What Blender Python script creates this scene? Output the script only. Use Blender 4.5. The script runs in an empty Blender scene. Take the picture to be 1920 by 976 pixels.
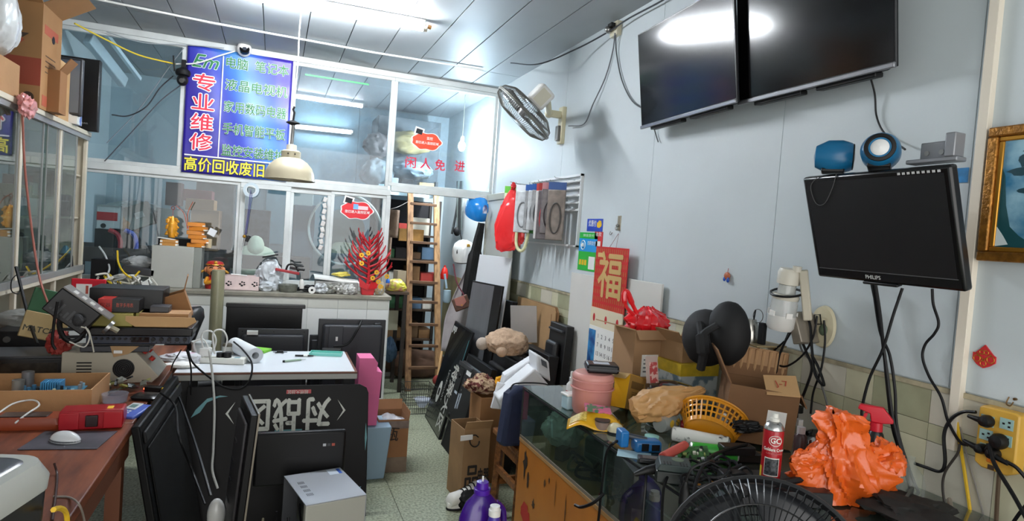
import bpy, bmesh, math, random
from mathutils import Vector, Matrix, Euler, noise
D = bpy.data; SC = bpy.context.scene; COL = SC.collection
PI = math.pi; R_ = math.radians
V = Vector
# ------------------------------------------------------------ camera
YAW, PITCH, ROLL, FPX = 0.36636567, 0.03833364, -0.07328654, 1170.88
_f = V((math.sin(YAW)*math.cos(PITCH), math.cos(YAW)*math.cos(PITCH), -math.sin(PITCH)))
_r0 = V((math.cos(YAW), -math.sin(YAW), 0)); _u0 = _r0.cross(_f)
_r = math.cos(ROLL)*_r0 - math.sin(ROLL)*_u0; _u = math.sin(ROLL)*_r0 + math.cos(ROLL)*_u0
CAM = V((0, 0, 1.6))
cd = D.cameras.new('camera'); cam = D.objects.new('camera', cd); COL.objects.link(cam)
cd.sensor_width = 36; cd.lens = FPX/1920*36; cd.clip_start = .05
cam.matrix_world = Matrix(((_r.x, _u.x, -_f.x, 0), (_r.y, _u.y, -_f.y, 0), (_r.z, _u.z, -_f.z, 1.6), (0, 0, 0, 1)))
SC.camera = cam
# ------------------------------------------------------------ world, exposure
w = D.worlds.new('world'); SC.world = w; w.use_nodes = True
w.node_tree.nodes['Background'].inputs[0].default_value = (1, .99, .97, 1)
w.node_tree.nodes['Background'].inputs[1].default_value = WORLD = .50
SC.view_settings.view_transform = 'Standard'; SC.view_settings.look = 'None'
SC.view_settings.exposure = 2.62; SC.view_settings.gamma = 1; SC.view_settings.use_curve_mapping = False
TUBE_E = 62.0; BULB_E = 330.0

def W(x, y, X=None, Y=None, Z=None):
    "a point seen at pixel x,y of the photograph lying on a real plane of the room"
    d = (x-960)*_r - (y-488)*_u + FPX*_f
    ax, v = (0, X) if X is not None else (1, Y) if Y is not None else (2, Z)
    return CAM + d*((v-CAM[ax])/d[ax])
# ------------------------------------------------------------ materials
def lin(h):
    if not isinstance(h, str): return tuple(h)+(1,)
    c = [int(h[i:i+2], 16)/255 for i in (0, 2, 4)]
    return tuple(x/12.92 if x <= .04045 else ((x+.055)/1.055)**2.4 for x in c)+(1,)
_mc = {}
def M(col, rough=.5, metal=0, n=0, ns=8, bump=0, bs=40, stretch=None, col2=None, emit=0, alpha=1, coat=0, trans=0, sss=0, lo=.35, hi=.65, spec=None):
    key = (col, rough, metal, n, ns, bump, bs, str(stretch), col2, emit, alpha, coat, trans, lo, hi, spec)
    if key in _mc: return _mc[key]
    m = D.materials.new('surface_%d' % len(_mc)); m.use_nodes = True; nt = m.node_tree; b = nt.nodes['Principled BSDF']
    c = lin(col); b.inputs['Base Color'].default_value = c; b.inputs['Roughness'].default_value = rough
    b.inputs['Metallic'].default_value = metal
    if coat: b.inputs['Coat Weight'].default_value = coat
    if trans: b.inputs['Transmission Weight'].default_value = trans
    if spec is not None: b.inputs['Specular IOR Level'].default_value = spec
    if alpha < 1: b.inputs['Alpha'].default_value = alpha
    if emit: b.inputs['Emission Color'].default_value = c; b.inputs['Emission Strength'].default_value = emit
    if n or col2 or bump:
        tc = nt.nodes.new('ShaderNodeTexCoord'); mp = nt.nodes.new('ShaderNodeMapping')
        nt.links.new(tc.outputs['Object'], mp.inputs[0])
        if stretch: mp.inputs['Scale'].default_value = stretch
    if n or col2:
        t = nt.nodes.new('ShaderNodeTexNoise'); t.inputs['Scale'].default_value = ns; t.inputs['Detail'].default_value = 5
        nt.links.new(mp.outputs[0], t.inputs['Vector'])
        r = nt.nodes.new('ShaderNodeValToRGB'); nt.links.new(t.outputs['Fac'], r.inputs[0])
        c2 = lin(col2) if col2 else tuple(x*(1-n) for x in c[:3])+(1,)
        c1 = c if col2 else tuple(min(1, x*(1+n*.6)) for x in c[:3])+(1,)
        r.color_ramp.elements[0].position = lo; r.color_ramp.elements[0].color = c2
        r.color_ramp.elements[1].position = hi; r.color_ramp.elements[1].color = c1
        nt.links.new(r.outputs[0], b.inputs['Base Color'])
    if bump:
        t = nt.nodes.new('ShaderNodeTexNoise'); t.inputs['Scale'].default_value = bs; t.inputs['Detail'].default_value = 4
        nt.links.new(mp.outputs[0], t.inputs['Vector'])
        bp = nt.nodes.new('ShaderNodeBump'); bp.inputs['Strength'].default_value = bump; bp.inputs['Distance'].default_value = .01
        nt.links.new(t.outputs['Fac'], bp.inputs['Height']); nt.links.new(bp.outputs[0], b.inputs['Normal'])
    _mc[key] = m; return m
def glass_mat(name, tint, dirt=.06, dirtcol='c8d0d4', gl=.0, scale=9):
    m = D.materials.new(name); m.use_nodes = True; nt = m.node_tree; nt.nodes.clear(); N = nt.nodes.new; Lk = nt.links.new
    o = N('ShaderNodeOutputMaterial'); tr = N('ShaderNodeBsdfTransparent'); tr.inputs[0].default_value = lin(tint)
    g = N('ShaderNodeBsdfGlossy'); g.inputs['Roughness'].default_value = .02; g.inputs[0].default_value = (1, 1, 1, 1)
    fr = N('ShaderNodeFresnel'); fr.inputs[0].default_value = 1.5
    mt = N('ShaderNodeMath'); mt.operation = 'MULTIPLY_ADD'; mt.inputs[1].default_value = 1.7; mt.inputs[2].default_value = gl
    ge = N('ShaderNodeNewGeometry'); fm = N('ShaderNodeMath'); fm.operation = 'MULTIPLY'; iv = N('ShaderNodeMath'); iv.operation = 'SUBTRACT'; iv.inputs[0].default_value = 1; Lk(ge.outputs['Backfacing'], iv.inputs[1]); Lk(iv.outputs[0], fm.inputs[0]); Lk(fr.outputs[0], fm.inputs[1]); Lk(fm.outputs[0], mt.inputs[0]); a = N('ShaderNodeMixShader'); Lk(mt.outputs[0], a.inputs[0]); Lk(tr.outputs[0], a.inputs[1]); Lk(g.outputs[0], a.inputs[2])
    df = N('ShaderNodeBsdfDiffuse'); df.inputs[0].default_value = lin(dirtcol)
    tc = N('ShaderNodeTexCoord'); no = N('ShaderNodeTexNoise'); no.inputs['Scale'].default_value = scale; no.inputs['Detail'].default_value = 8; no.inputs['Roughness'].default_value = .7
    Lk(tc.outputs['Object'], no.inputs['Vector']); rp = N('ShaderNodeMapRange'); rp.inputs[1].default_value = .35; rp.inputs[2].default_value = .8; rp.inputs[3].default_value = dirt*.4; rp.inputs[4].default_value = dirt*3
    Lk(no.outputs['Fac'], rp.inputs[0]); b = N('ShaderNodeMixShader'); Lk(rp.outputs[0], b.inputs[0]); Lk(a.outputs[0], b.inputs[1]); Lk(df.outputs[0], b.inputs[2])
    Lk(b.outputs[0], o.inputs[0]); return m
def film_mat(name, col, op=.35, rough=.15):
    m = D.materials.new(name); m.use_nodes = True; b = m.node_tree.nodes['Principled BSDF']
    b.inputs['Base Color'].default_value = lin(col); b.inputs['Roughness'].default_value = rough; b.inputs['Alpha'].default_value = op
    b.inputs['Coat Weight'].default_value = .5
    return m
# ------------------------------------------------------------ mesh builder
class MB:
    def __init__(s): s.v = []; s.f = []
    def add(s, vs, fs):
        o = len(s.v); s.v += [V(p) for p in vs]; s.f += [tuple(i+o for i in f) for f in fs]; return s
    def bx(s, x0, x1, y0, y1, z0, z1, Mx=None):
        vs = [V((x, y, z)) for z in (z0, z1) for y in (y0, y1) for x in (x0, x1)]
        if Mx: vs = [Mx @ p for p in vs]
        return s.add(vs, [(0, 2, 3, 1), (4, 5, 7, 6), (0, 1, 5, 4), (2, 6, 7, 3), (0, 4, 6, 2), (1, 3, 7, 5)])
    def box(s, c, z, rot=None):
        Mx = Matrix.Translation(c) @ (Euler(rot).to_matrix().to_4x4() if rot else Matrix())
        return s.bx(-z[0]/2, z[0]/2, -z[1]/2, z[1]/2, -z[2]/2, z[2]/2, Mx)
    def beam(s, p0, p1, a, b, up=(0, 0, 1)):
        p0 = V(p0); p1 = V(p1); d = (p1-p0); L = d.length; x = d.normalized(); y = V(up).cross(x)
        if y.length < 1e-3: y = V((0, 1, 0)).cross(x)
        y.normalize(); z = x.cross(y); Mx = Matrix((x, y, z)).transposed().to_4x4(); Mx.translation = p0
        return s.bx(0, L, -a/2, a/2, -b/2, b/2, Mx)
    def tube(s, pts, r, n=8, closed=False, caps=True):
        pts = [V(p) for p in pts]; k = len(pts); rs = r if hasattr(r, '__len__') else [r]*k
        rings = []; up = None
        for i, p in enumerate(pts):
            if closed: t = pts[(i+1) % k]-pts[i-1]
            else: t = pts[min(i+1, k-1)]-pts[max(i-1, 0)]
            if t.length < 1e-9: t = V((0, 0, 1))
            t.normalize()
            if up is None: up = V((0, 0, 1)) if abs(t.z) < .9 else V((1, 0, 0))
            a = up.cross(t)
            if a.length < 1e-4: a = V((1, .3, 0)).cross(t)
            a.normalize(); b = t.cross(a); up = b
            rings.append([p+rs[i]*(math.cos(2*PI*j/n)*a+math.sin(2*PI*j/n)*b) for j in range(n)])
        vs = [q for rr in rings for q in rr]; fs = []
        for i in range(k if closed else k-1):
            i2 = (i+1) % k
            for j in range(n): fs.append((i*n+j, i*n+(j+1) % n, i2*n+(j+1) % n, i2*n+j))
        if caps and not closed: fs += [tuple(range(n-1, -1, -1)), tuple((k-1)*n+j for j in range(n))]
        return s.add(vs, fs)
    def cyl(s, p0, p1, r0, r1=None, n=20): return s.tube([p0, p1], [r0, r0 if r1 is None else r1], n)
    def lathe(s, prof, n=28, c=(0, 0, 0), Mx=None, sx=1, sy=1, cap=True):
        vs = []; fs = []; k = len(prof)
        for r, z in prof: vs += [V((c[0]+r*sx*math.cos(2*PI*j/n), c[1]+r*sy*math.sin(2*PI*j/n), c[2]+z)) for j in range(n)]
        for i in range(k-1):
            for j in range(n): fs.append((i*n+j, i*n+(j+1) % n, (i+1)*n+(j+1) % n, (i+1)*n+j))
        if cap: fs += [tuple(range(n-1, -1, -1)), tuple((k-1)*n+j for j in range(n))]
        if Mx: vs = [Mx @ p for p in vs]
        return s.add(vs, fs)
    def poly(s, pts, y0, y1, Mx=None):   # outline in x,z extruded along y
        n = len(pts); vs = [V((x, y0, z)) for x, z in pts]+[V((x, y1, z)) for x, z in pts]
        if Mx: vs = [Mx @ p for p in vs]
        return s.add(vs, [tuple(range(n)), tuple(range(2*n-1, n-1, -1))]+[(i, i+n, (i+1) % n+n, (i+1) % n) for i in range(n)])
    def slab(s, q, t):   # four 3D corners, thickness vector
        q = [V(p) for p in q]; t = V(t); vs = q+[p+t for p in q]
        return s.add(vs, [(0, 1, 2, 3), (7, 6, 5, 4), (0, 4, 5, 1), (1, 5, 6, 2), (2, 6, 7, 3), (3, 7, 4, 0)])
    def grid(s, fn, nu, nv):
        vs = [fn(i/nu, j/nv) for j in range(nv+1) for i in range(nu+1)]; w = nu+1
        return s.add(vs, [(j*w+i, j*w+i+1, (j+1)*w+i+1, (j+1)*w+i) for j in range(nv) for i in range(nu)])
    def ball(s, c, r, n=16, Mx=None):
        rr = r if hasattr(r, '__len__') else (r, r, r); k = n//2
        prof = [(max(1e-4, math.sin(PI*i/k)), -math.cos(PI*i/k)) for i in range(k+1)]
        Q = Matrix.Translation(c) @ (Mx or Matrix()) @ Matrix.Diagonal((*rr, 1)); return s.lathe(prof, n, Mx=Q)
    def build(s, name, mat, parent=None, bev=0, label=None, solid=0, ang=40, sub=0, weld=False):
        me = D.meshes.new(name); me.from_pydata([tuple(p) for p in s.v], [], s.f); me.validate()
        bm = bmesh.new(); bm.from_mesh(me)
        if weld: bmesh.ops.remove_doubles(bm, verts=bm.verts, dist=1e-4)
        bmesh.ops.recalc_face_normals(bm, faces=bm.faces); bm.to_mesh(me); bm.free()
        me.polygons.foreach_set('use_smooth', [True]*len(me.polygons)); me.set_sharp_from_angle(angle=R_(ang))
        me.materials.append(mat); o = D.objects.new(name, me); COL.objects.link(o)
        if parent: o.parent = parent
        if label: o['label'] = label
        if solid: md = o.modifiers.new('s', 'SOLIDIFY'); md.thickness = solid; md.offset = 0
        if bev: md = o.modifiers.new('b', 'BEVEL'); md.width = bev; md.segments = 2; md.limit_method = 'ANGLE'; md.angle_limit = R_(50)
        if sub: md = o.modifiers.new('d', 'SUBSURF'); md.levels = sub; md.render_levels = sub
        return o
def tag(o, label, cat, group=None, kind=None):
    o['label'] = label; o['category'] = cat
    if group: o['group'] = group
    if kind: o['kind'] = kind
    return o
def T(name, label, cat, loc=(0, 0, 0), rz=0, group=None, Mx=None, tilt=None):
    o = D.objects.new(name, None); COL.objects.link(o); o.empty_display_size = .05
    if Mx is not None: o.matrix_world = Mx
    else:
        o.location = loc; o.rotation_euler = (tilt[0], tilt[1], rz) if tilt else (0, 0, rz)
    return tag(o, label, cat, group)
def S(name, label, cat, mb, mat, loc=(0, 0, 0), rz=0, group=None, Mx=None, tilt=None, **k):
    o = mb.build(name, mat, None, **k)
    if Mx is not None: o.matrix_world = Mx
    else:
        o.location = loc; o.rotation_euler = (tilt[0], tilt[1], rz) if tilt else (0, 0, rz)
    return tag(o, label, cat, group)
def ST(o): o['kind'] = 'structure'; return o
def frame(BL, BR, TL):
    "panel frame: x to the right, z up the panel, -y out of its face"
    x = (BR-BL); wd = x.length; x.normalize(); z = TL-BL; z -= z.dot(x)*x; h = z.length; z.normalize(); y = z.cross(x)
    Mx = Matrix((x, y, z)).transposed().to_4x4(); Mx.translation = BL; return Mx, wd, h
def text(s, size, mat, parent, x, y, z, wd=None, ext=.0006, name='lettering', off=0, sh=0, rot=0, align='CENTER', face=None, bold=.0):
    cu = D.curves.new('t', 'FONT'); cu.body = s; cu.size = size; cu.align_x = align; cu.align_y = 'CENTER'; cu.extrude = 0; cu.shear = sh
    cu.resolution_u = 2
    o = D.objects.new('t', cu); COL.objects.link(o); bpy.context.view_layer.update()
    me = D.meshes.new_from_object(o.evaluated_get(bpy.context.evaluated_depsgraph_get()))
    D.objects.remove(o); D.curves.remove(cu)
    if wd and len(me.vertices):
        xs = [v.co.x for v in me.vertices]; k = wd/(max(xs)-min(xs)); mid = (max(xs)+min(xs))/2
        for v in me.vertices: v.co.x = (v.co.x-mid)*k
    th = off+bold*size*.6
    if th > 0:
        vs = [v.co.copy() for v in me.vertices]; fs = [tuple(f.vertices) for f in me.polygons]; n = len(vs); k8 = 8 if off else 4; V2 = []; F2 = []
        for i in range(k8+1):
            d = V((0, 0, k8*.00004)) if i == k8 else V((th*math.cos(2*PI*i/k8), th*math.sin(2*PI*i/k8), i*.00004)); F2 += [tuple(a+len(V2) for a in f) for f in fs]; V2 += [v+d for v in vs]
        me = D.meshes.new('t'); me.from_pydata([tuple(v) for v in V2], [], F2)
    Q = Matrix.Rotation(rot, 4, 'Z'); Q = Matrix.Rotation(PI/2, 4, 'X') @ Q
    if face is not None: Q = face @ Q
    me.transform(Matrix.Translation((x, y, z)) @ Q); me.materials.clear(); me.materials.append(mat); me.name = name
    t = D.objects.new(name, me); COL.objects.link(t); t.parent = parent; return t
def spline(pts, k=8):
    pts = [V(p) for p in pts]; P = [2*pts[0]-pts[1]]+pts+[2*pts[-1]-pts[-2]]; out = []
    for i in range(1, len(P)-2):
        a, b, c, d = P[i-1:i+3]
        for j in range(k):
            t = j/k; out.append(.5*((2*b)+(c-a)*t+(2*a-5*b+4*c-d)*t*t+(3*b-a-3*c+d)*t**3))
    return out+[pts[-1]]
def cable(label, pts, r=.003, col='0c0c0e', name='cable', cat='cable', group=None, parent=None, k=8, rough=.45):
    mb = MB().tube(spline(pts, k), r, 6); m = M(col, rough, spec=.25)
    o = mb.build(name, m); return tag(o, label, cat, group)
def crumple(rad, seed, amp=.18, fr=3, sub=4, flat=None, sq=1, shape=None):
    bm = bmesh.new(); bmesh.ops.create_icosphere(bm, subdivisions=sub, radius=1); off = V((seed*7.3, seed*3.1, seed*1.7)); mb = MB()
    vs = []
    for v in bm.verts:
        p = v.co.normalized()
        q = p*fr+off; q += .5*V((noise.noise(q+V((3, 1, 8))), noise.noise(q+V((5, 9, 2))), noise.noise(q+V((1, 4, 6)))));  n1 = 1-min(1, abs(noise.noise(q*.6))*3); n2 = 1-min(1, abs(noise.noise(q*1.3+V((9, 2, 1))))*3); n3 = noise.noise(q*.35)
        s = 1+amp*(n1*.55+n2*.3+n3*1.2-.4)
        c = V((math.copysign(abs(p.x)**sq, p.x)*rad[0]*s, math.copysign(abs(p.y)**sq, p.y)*rad[1]*s, math.copysign(abs(p.z)**sq, p.z)*rad[2]*s))
        if shape: c = shape(c, p)
        if flat is not None and c.z < flat: c.z = flat+(c.z-flat)*.03
        vs.append(c)
    mb.add(vs, [[v.index for v in f.verts] for f in bm.faces]); bm.free(); return mb
def sack(prof, seed, amp=.3, k=1.6, lo=1.2, nu=72, nv=40, sx=1, sy=1, bend=(0, 0)):
    "thin plastic bag: long folds running along its height; prof = [(radius, z)]"
    off = V((seed*5.1, seed*2.3, seed*.7)); L = len(prof)-1; z0, z1 = prof[0][1], prof[-1][1]; sc = max(p[0] for p in prof)
    def fn(u, v):
        f = v*L; i = min(int(f), L-1); t = f-i; t = t*t*(3-2*t); r = prof[i][0]*(1-t)+prof[i+1][0]*t; z = prof[i][1]*(1-t)+prof[i+1][1]*t; a = 2*PI*u+.8*v
        q = V((math.cos(a)*k, math.sin(a)*k, z/sc*lo))+off; q += .35*V((noise.noise(q*1.7), noise.noise(q*1.7+V((4, 4, 4))), 0))
        n1 = 1-min(1, abs(noise.noise(q))*3.2); n2 = 1-min(1, abs(noise.noise(q*2.2))*3.2)
        r2 = r*(1+amp*(n1+.45*n2-.6)); return V((r2*math.cos(2*PI*u)*sx+bend[0]*v*v, r2*math.sin(2*PI*u)*sy+bend[1]*v*v, z+.12*sc*noise.noise(q*1.3)*min(1, 4*v)))
    return MB().grid(fn, nu, nv)
# common materials
BLACK = M('0c0c0d', .45, spec=.35); BLACKM = M('101012', .6, bump=.05, bs=200, spec=.25); GLOSSB = M('060607', .12, coat=.3); DGREY = M('222428', .5, spec=.3)
WHITE = M('e4e4e0', .4); CREAM = M('cfc8b0', .45); ALU = M('aab0b4', .4, .5); ALUW = M('c6cac8', .42, n=.12, ns=5); STEEL = M('9a9a98', .3, .9)
CARD = M('a97f55', .8, n=.14, ns=3, bump=.1, bs=60); CARD2 = M('8e6642', .8, n=.15, ns=4); CARD3 = M('c19a6b', .8, n=.1, ns=3)
PAPER = M('ecebe6', .7); RED = M('b3181f', .4); YEL = M('e2b520', .5); GREEN = M('1d8a3e', .5); BLUE = M('1b4fae', .4); PINK = M('d68f8c', .45)
GREY = M('9a9c98', .5); ORANGE = M('e0701c', .5); GOLD = M('b5852e', .35, .7, n=.3, ns=30)
WOOD = M('8a5a34', .5, stretch=(2, 14, 14), ns=4, col2='6b4122', bump=.06, bs=12)
PAPERR = M('c02126', .6)
def carton(name, label, loc, s, rz=0, mat=None, flaps=(), group=None, open_=True, t=.005, tilt=None, Mx=None, mark=None, cat='box', inner=None):
    "cardboard box with four walls; flaps: (side, angle outwards in degrees, length)"
    o = T(name, label, cat, loc, rz, group, Mx, tilt); w_, d, h = s; mat = mat or CARD; b = MB()
    b.bx(-w_/2, w_/2, -d/2, d/2, 0, t); b.bx(-w_/2, w_/2, -d/2, -d/2+t, t, h); b.bx(-w_/2, w_/2, d/2-t, d/2, t, h)
    b.bx(-w_/2, -w_/2+t, -d/2+t, d/2-t, t, h); b.bx(w_/2-t, w_/2, -d/2+t, d/2-t, t, h)
    if not open_: b.bx(-w_/2+t, w_/2-t, -d/2+t, d/2-t, h-t, h-.0005)
    b.build('shell', mat, o)
    if not open_:
        MB().bx(-.022, .022, -d/2-.0006, d/2+.0006, h-.0004, h+.0006).build('packing_tape', M('b08d5c', .25), o)
    for side, ang, ln in flaps:
        a = R_(ang); f = MB()
        if side in 'lr':
            sg = -1 if side == 'l' else 1; x0 = sg*w_/2; f.slab([(x0, -d/2, h), (x0, d/2, h), (x0+sg*ln*math.sin(a), d/2, h+ln*math.cos(a)), (x0+sg*ln*math.sin(a), -d/2, h+ln*math.cos(a))], (-sg*t*math.cos(a), 0, sg*0+t*math.sin(a)))
        else:
            sg = -1 if side == 'f' else 1; y0 = sg*d/2; f.slab([(-w_/2, y0, h), (w_/2, y0, h), (w_/2, y0+sg*ln*math.sin(a), h+ln*math.cos(a)), (-w_/2, y0+sg*ln*math.sin(a), h+ln*math.cos(a))], (0, -sg*t*math.cos(a), t*math.sin(a)))
        f.build('flap', mat, o)
    return o
def bottle(o, prof, mat, n=28, name='body'): return MB().lathe(prof, n).build(name, mat, o)
# ============================================================ SETTING
XR, XL, YP, YB, ZC, Y0 = 1.95, -1.65, 5.75, 7.6, 3.0, -1.2
WALLM = M('c2cbce', .55, n=.05, ns=1.5, bump=.04, bs=25); WALLB = M('b6c5cb', .55, n=.08, ns=2)
fb = ST(MB().bx(XL-.1, XR+.1, Y0, YB, -.1, -.006).build('floor', M('6d706a', .7)))
TERR = M('a0a48c', .45, ns=75, col2='6d735f', lo=.36, hi=.60, spec=.3)
xs = [XL]; 
while xs[-1] < XR: xs.append(min(XR, xs[-1]+1.2))
ys = [Y0]+[3.8+1.08*k for k in range(-4, 4)]+[YB]
for i in range(len(xs)-1):
    for j in range(len(ys)-1):
        MB().bx(xs[i]+.0015, xs[i+1]-.0015, ys[j]+.0015, ys[j+1]-.0015, -.006, 0).build('slab', TERR, fb)
cl = ST(MB().bx(XL-.1, XR+.1, Y0, YB, ZC+.02, ZC+.1).build('ceiling', M('8d9294', .6)))
CEILM = M('9ba0a2', .5, n=.04, ns=2); nx = 12; pw = (XR-XL)/nx
for i in range(nx):
    for (a, b) in ((Y0, 2.4), (2.4, 5.2), (5.2, YB)):
        MB().bx(XL+i*pw+.003, XL+(i+1)*pw-.003, a+.003, b-.003, ZC, ZC+.02).build('panel', CEILM, cl, bev=.002)
wr = ST(MB().bx(XR, XR+.1, Y0, YB, 0, ZC+.02).build('wall_right', WALLM))
wl = ST(MB().bx(XL-.1, XL, Y0, YB, 0, ZC+.02).build('wall_left', WALLM))
wf = ST(MB().bx(XL-.1, XR+.1, YB, YB+.1, 0, ZC+.02).build('wall_far', WALLB))
# fibreboard sheets on the right wall with thin joints, and the glazed tiles below
for (a, b) in ((-1.2, 1.28), (1.28, 2.05), (2.05, 3.0), (3.0, 4.2), (4.2, 5.7)):
    MB().bx(XR-.006, XR, a+.0015, b-.0015, 1.24, ZC).build('panel', WALLM, wr)
TA = M('cbc8ab', .25, n=.1, ns=6); TB = M('a3a487', .25, n=.12, ns=6); TC = M('b9b79a', .25, n=.1, ns=6); TD = M('c6c2b2', .25, n=.08, ns=5)
rows = [(1.115, 1.22), (1.06, 1.115), (.79, 1.06), (.52, .79), (.25, .52)]; random.seed(4)
k = 0; y = .0
tm = {}
while y < 5.6:
    wdt = .2 if k % 3 else .11
    for ri, (a, b) in enumerate(rows):
        m_ = [TA, TD, TB][(k) % 3] if ri not in (1,) else TC
        if m_ is TB and k % 3 == 2: m_ = TA if y < 2.4 and random.random() < .5 else TB
        key = (round(wdt, 2), ri, m_.name)
        if key in tm: o = tm[key].copy(); COL.objects.link(o)
        else: o = MB().bx(-.008, 0, .001, wdt-.001, a+.001, b-.001).build('tile', m_, wr); tm[key] = o
        o.parent = wr; o.location = (XR-.0, y, 0)
    y += wdt; k += 1
tr = ST(MB().bx(XR-.012, XR, 0, 5.7, 1.22, 1.235).build('trim_1', M('a99f84', .7, n=.3, ns=20)))
# plastic cable trunking running up the right wall
for nm, y0, z0, z1 in (('cable_trunking', 1.245, 1.06, 3.0),):
    S(nm, 'cream plastic cable trunking running up the right wall beside the framed picture', 'cable trunking', MB().bx(-.013, .013, -.012, .014, z0, z1).bx(-.0145, .0145, -.0145, -.0115, z0, z1), M('d9d0c0', .4), loc=(XR-.016, y0, 0), rz=-PI/2, bev=.002)
# ---------------- partition: counter base, aluminium frames, glass
# counter slab the glass stands on
ct = S('service_counter', 'long grey-brown stone counter slab under the partition windows', 'counter', MB().bx(XL+.01, .97, YP-.42, YP+.12, .9795, 1.01), M('8b8779', .5, n=.2, ns=10), bev=.003)
base2 = ST(MB().bx(XL+.01, .95, YP-.40, YP+.1, 0, .978).build('wall_partition', M('c9cbc8', .5)))
x = XL+.02
while x < .95:
    x1 = min(x+.24, .95)
    for a, b in ((.1, .5), (.5, .895), (.895, .978)):
        MB().bx(x+.0015, x1-.0015, YP-.41, YP-.40, a+.0015, b-.0015).build('tile', M('dfe1de', .22) if b < .9 else M('c3c4bb', .3), base2)
    x += .24
for a, b in ((.1, .5), (.5, .978)): MB().bx(.95, .958, YP-.40, YP+.1, a+.0015, b-.0015).build('tile', M('dfe1de', .22), base2)
GL = glass_mat('window_glass', 'e6f0f3', .015, 'c4d2da'); GLD = glass_mat('dusty_window_glass', 'd2dce2', .06, 'c8d4dc', scale=14)
yf = YP
def window(n, x0, x1, z0, z1, gm, fw=.03, dy=0, panes=1):
    o = D.objects.new('window_%d' % n, None); COL.objects.link(o); o.location = (0, yf+dy, 0); ST(o)
    f = MB().bx(x0, x1, -.022, .022, z0, z0+fw).bx(x0, x1, -.022, .022, z1-fw, z1).bx(x0, x0+fw, -.022, .022, z0+fw, z1-fw).bx(x1-fw, x1, -.022, .022, z0+fw, z1-fw)
    f.build('window_frame', ALUW, o, bev=.003)
    MB().bx(x0+fw-.004, x1-fw+.004, -.003, .003, z0+fw-.004, z1-fw+.004).build('pane', gm, o)
    return o
window(1, XL, -.735, 1.94, 2.95, GL); window(2, -.735, .07, 1.94, 2.95, GL); window(3, .07, .945, 1.94, 2.95, GLD); window(4, .945, XR-.01, 1.98, 2.95, GLD)
ST(MB().bx(XL, XR-.01, YP-.03, YP+.03, 2.95, 3.0).build('trim_2', ALUW, bev=.003))
ST(MB().bx(XL, .97, YP-.034, YP+.034, 1.885, 1.94).build('trim_3', ALUW, bev=.004))
ST(MB().bx(.97, XR-.01, YP-.034, YP+.034, 1.93, 1.98).build('trim_4', ALUW, bev=.004))
ST(MB().bx(.935, .975, YP-.036, YP+.036, 1.01, 1.885).build('trim_5', ALUW, bev=.004))
ST(MB().bx(XR-.035, XR-.005, YP-.03, YP+.03, 0, 1.93).build('trim_6', ALUW, bev=.004))
ST(MB().bx(XL, .935, YP-.03, YP+.03, 1.01, 1.035).build('trim_7', ALUW, bev=.003))
window(5, XL, -.28, 1.035, 1.885, GL, .025); window(6, -.28, .12, 1.035, 1.885, GL, .04, -.012)
window(7, .10, .47, 1.035, 1.885, GL, .045, .012); window(8, .455, .935, 1.035, 1.885, GL, .028)
# opened aluminium door leaf against the right wall
d = D.objects.new('door_1', None); COL.objects.link(d); d.location = (XR-.045, YP-.03, 0); d.rotation_euler = (0, 0, -PI/2-math.atan2(.06, .87)); ST(d)
fr = MB().bx(0, .045, -.015, .015, .02, 1.98).bx(.835, .88, -.015, .015, .02, 1.98).bx(.045, .835, -.015, .015, 1.92, 1.98).bx(.045, .835, -.015, .015, .02, .1).bx(.045, .835, -.015, .015, .95, 1.0)
fr.build('door_frame', M('b3b3a6', .4, .2), d, bev=.003)
MB().bx(.04, .84, -.004, .004, 1.0, 1.93).bx(.04, .84, -.004, .004, .09, .96).build('door_panel', M('c5c8c2', .4), d)
# ============================================================ LAMPS
t = T('tube_light', 'long bright white fluorescent tube lamp under the ceiling', 'lamp', (.27, 4.22, 2.94), rz=-.03)
MB().bx(-.6, .6, -.02, .02, .025, .06).build('batten', M('dcdcd8', .4), t, bev=.004)
MB().cyl((-.585, 0, 0), (.585, 0, 0), .016, n=16).build('tube', M('f4f9ff', .5, emit=TUBE_E), t)
for s in (-1, 1): MB().cyl((s*.585, 0, 0), (s*.612, 0, 0), .018).bx(s*.60-.008, s*.60+.008, -.012, .012, 0, .03).build('end_cap', M('d9d2c4', .4), t)
MB().cyl((.618, 0, .02), (.640, 0, .015), .014).build('starter', M('b98247', .4), t)
t = T('work_light', 'bright lamp burning on the right wall behind the dusty door transom', 'lamp', (1.74, 6.2, 2.48))
MB().ball((0, 0, 0), (.035, .035, .05)).build('bulb', M('f4faff', .5, emit=BULB_E), t); MB().cyl((0, 0, .045), (0, 0, .10), .018).cyl((0, 0, .10), (0, 0, .519), .004, n=8).build('lamp_holder', CREAM, t)
# pendant lamp
pl = W(543, 338, Y=4.45)
t = T('pendant_lamp', 'enamel bell pendant lamp hanging on a long cord in front of the banner', 'lamp', pl)
prof = [(.158, 0), (.163, .003), (.160, .012), (.155, .05), (.137, .09), (.105, .125), (.075, .143), (.062, .148), (.062, .19), (.048, .20), (.046, .198), (.060, .188), (.060, .146), (.100, .122), (.133, .087), (.151, .05), (.156, .01)]
MB().lathe(prof, 40, cap=False).build('lamp_shade', M('a59c84', .35, n=.08, ns=4), t)
MB().lathe([(.05, .19), (.052, .195), (.034, .20), (.032, .235), (.012, .24)], 24).build('lamp_neck', M('bdb8a8', .4), t)
for a in (-1.9, -1.2): MB().cyl((.0615*math.cos(a), .0615*math.sin(a), .172), (.0635*math.cos(a), .0635*math.sin(a), .172), .005, n=10).build('vent_hole', BLACK, t)
MB().cyl((0, 0, .235), (.004, 0, .385), .011, n=12).build('stem', STEEL, t)
MB().lathe([(.005, .40), (.042, .385), (.044, .38), (.02, .37), (.008, .365)], 20).build('canopy_disc', BLACKM, t)
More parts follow.
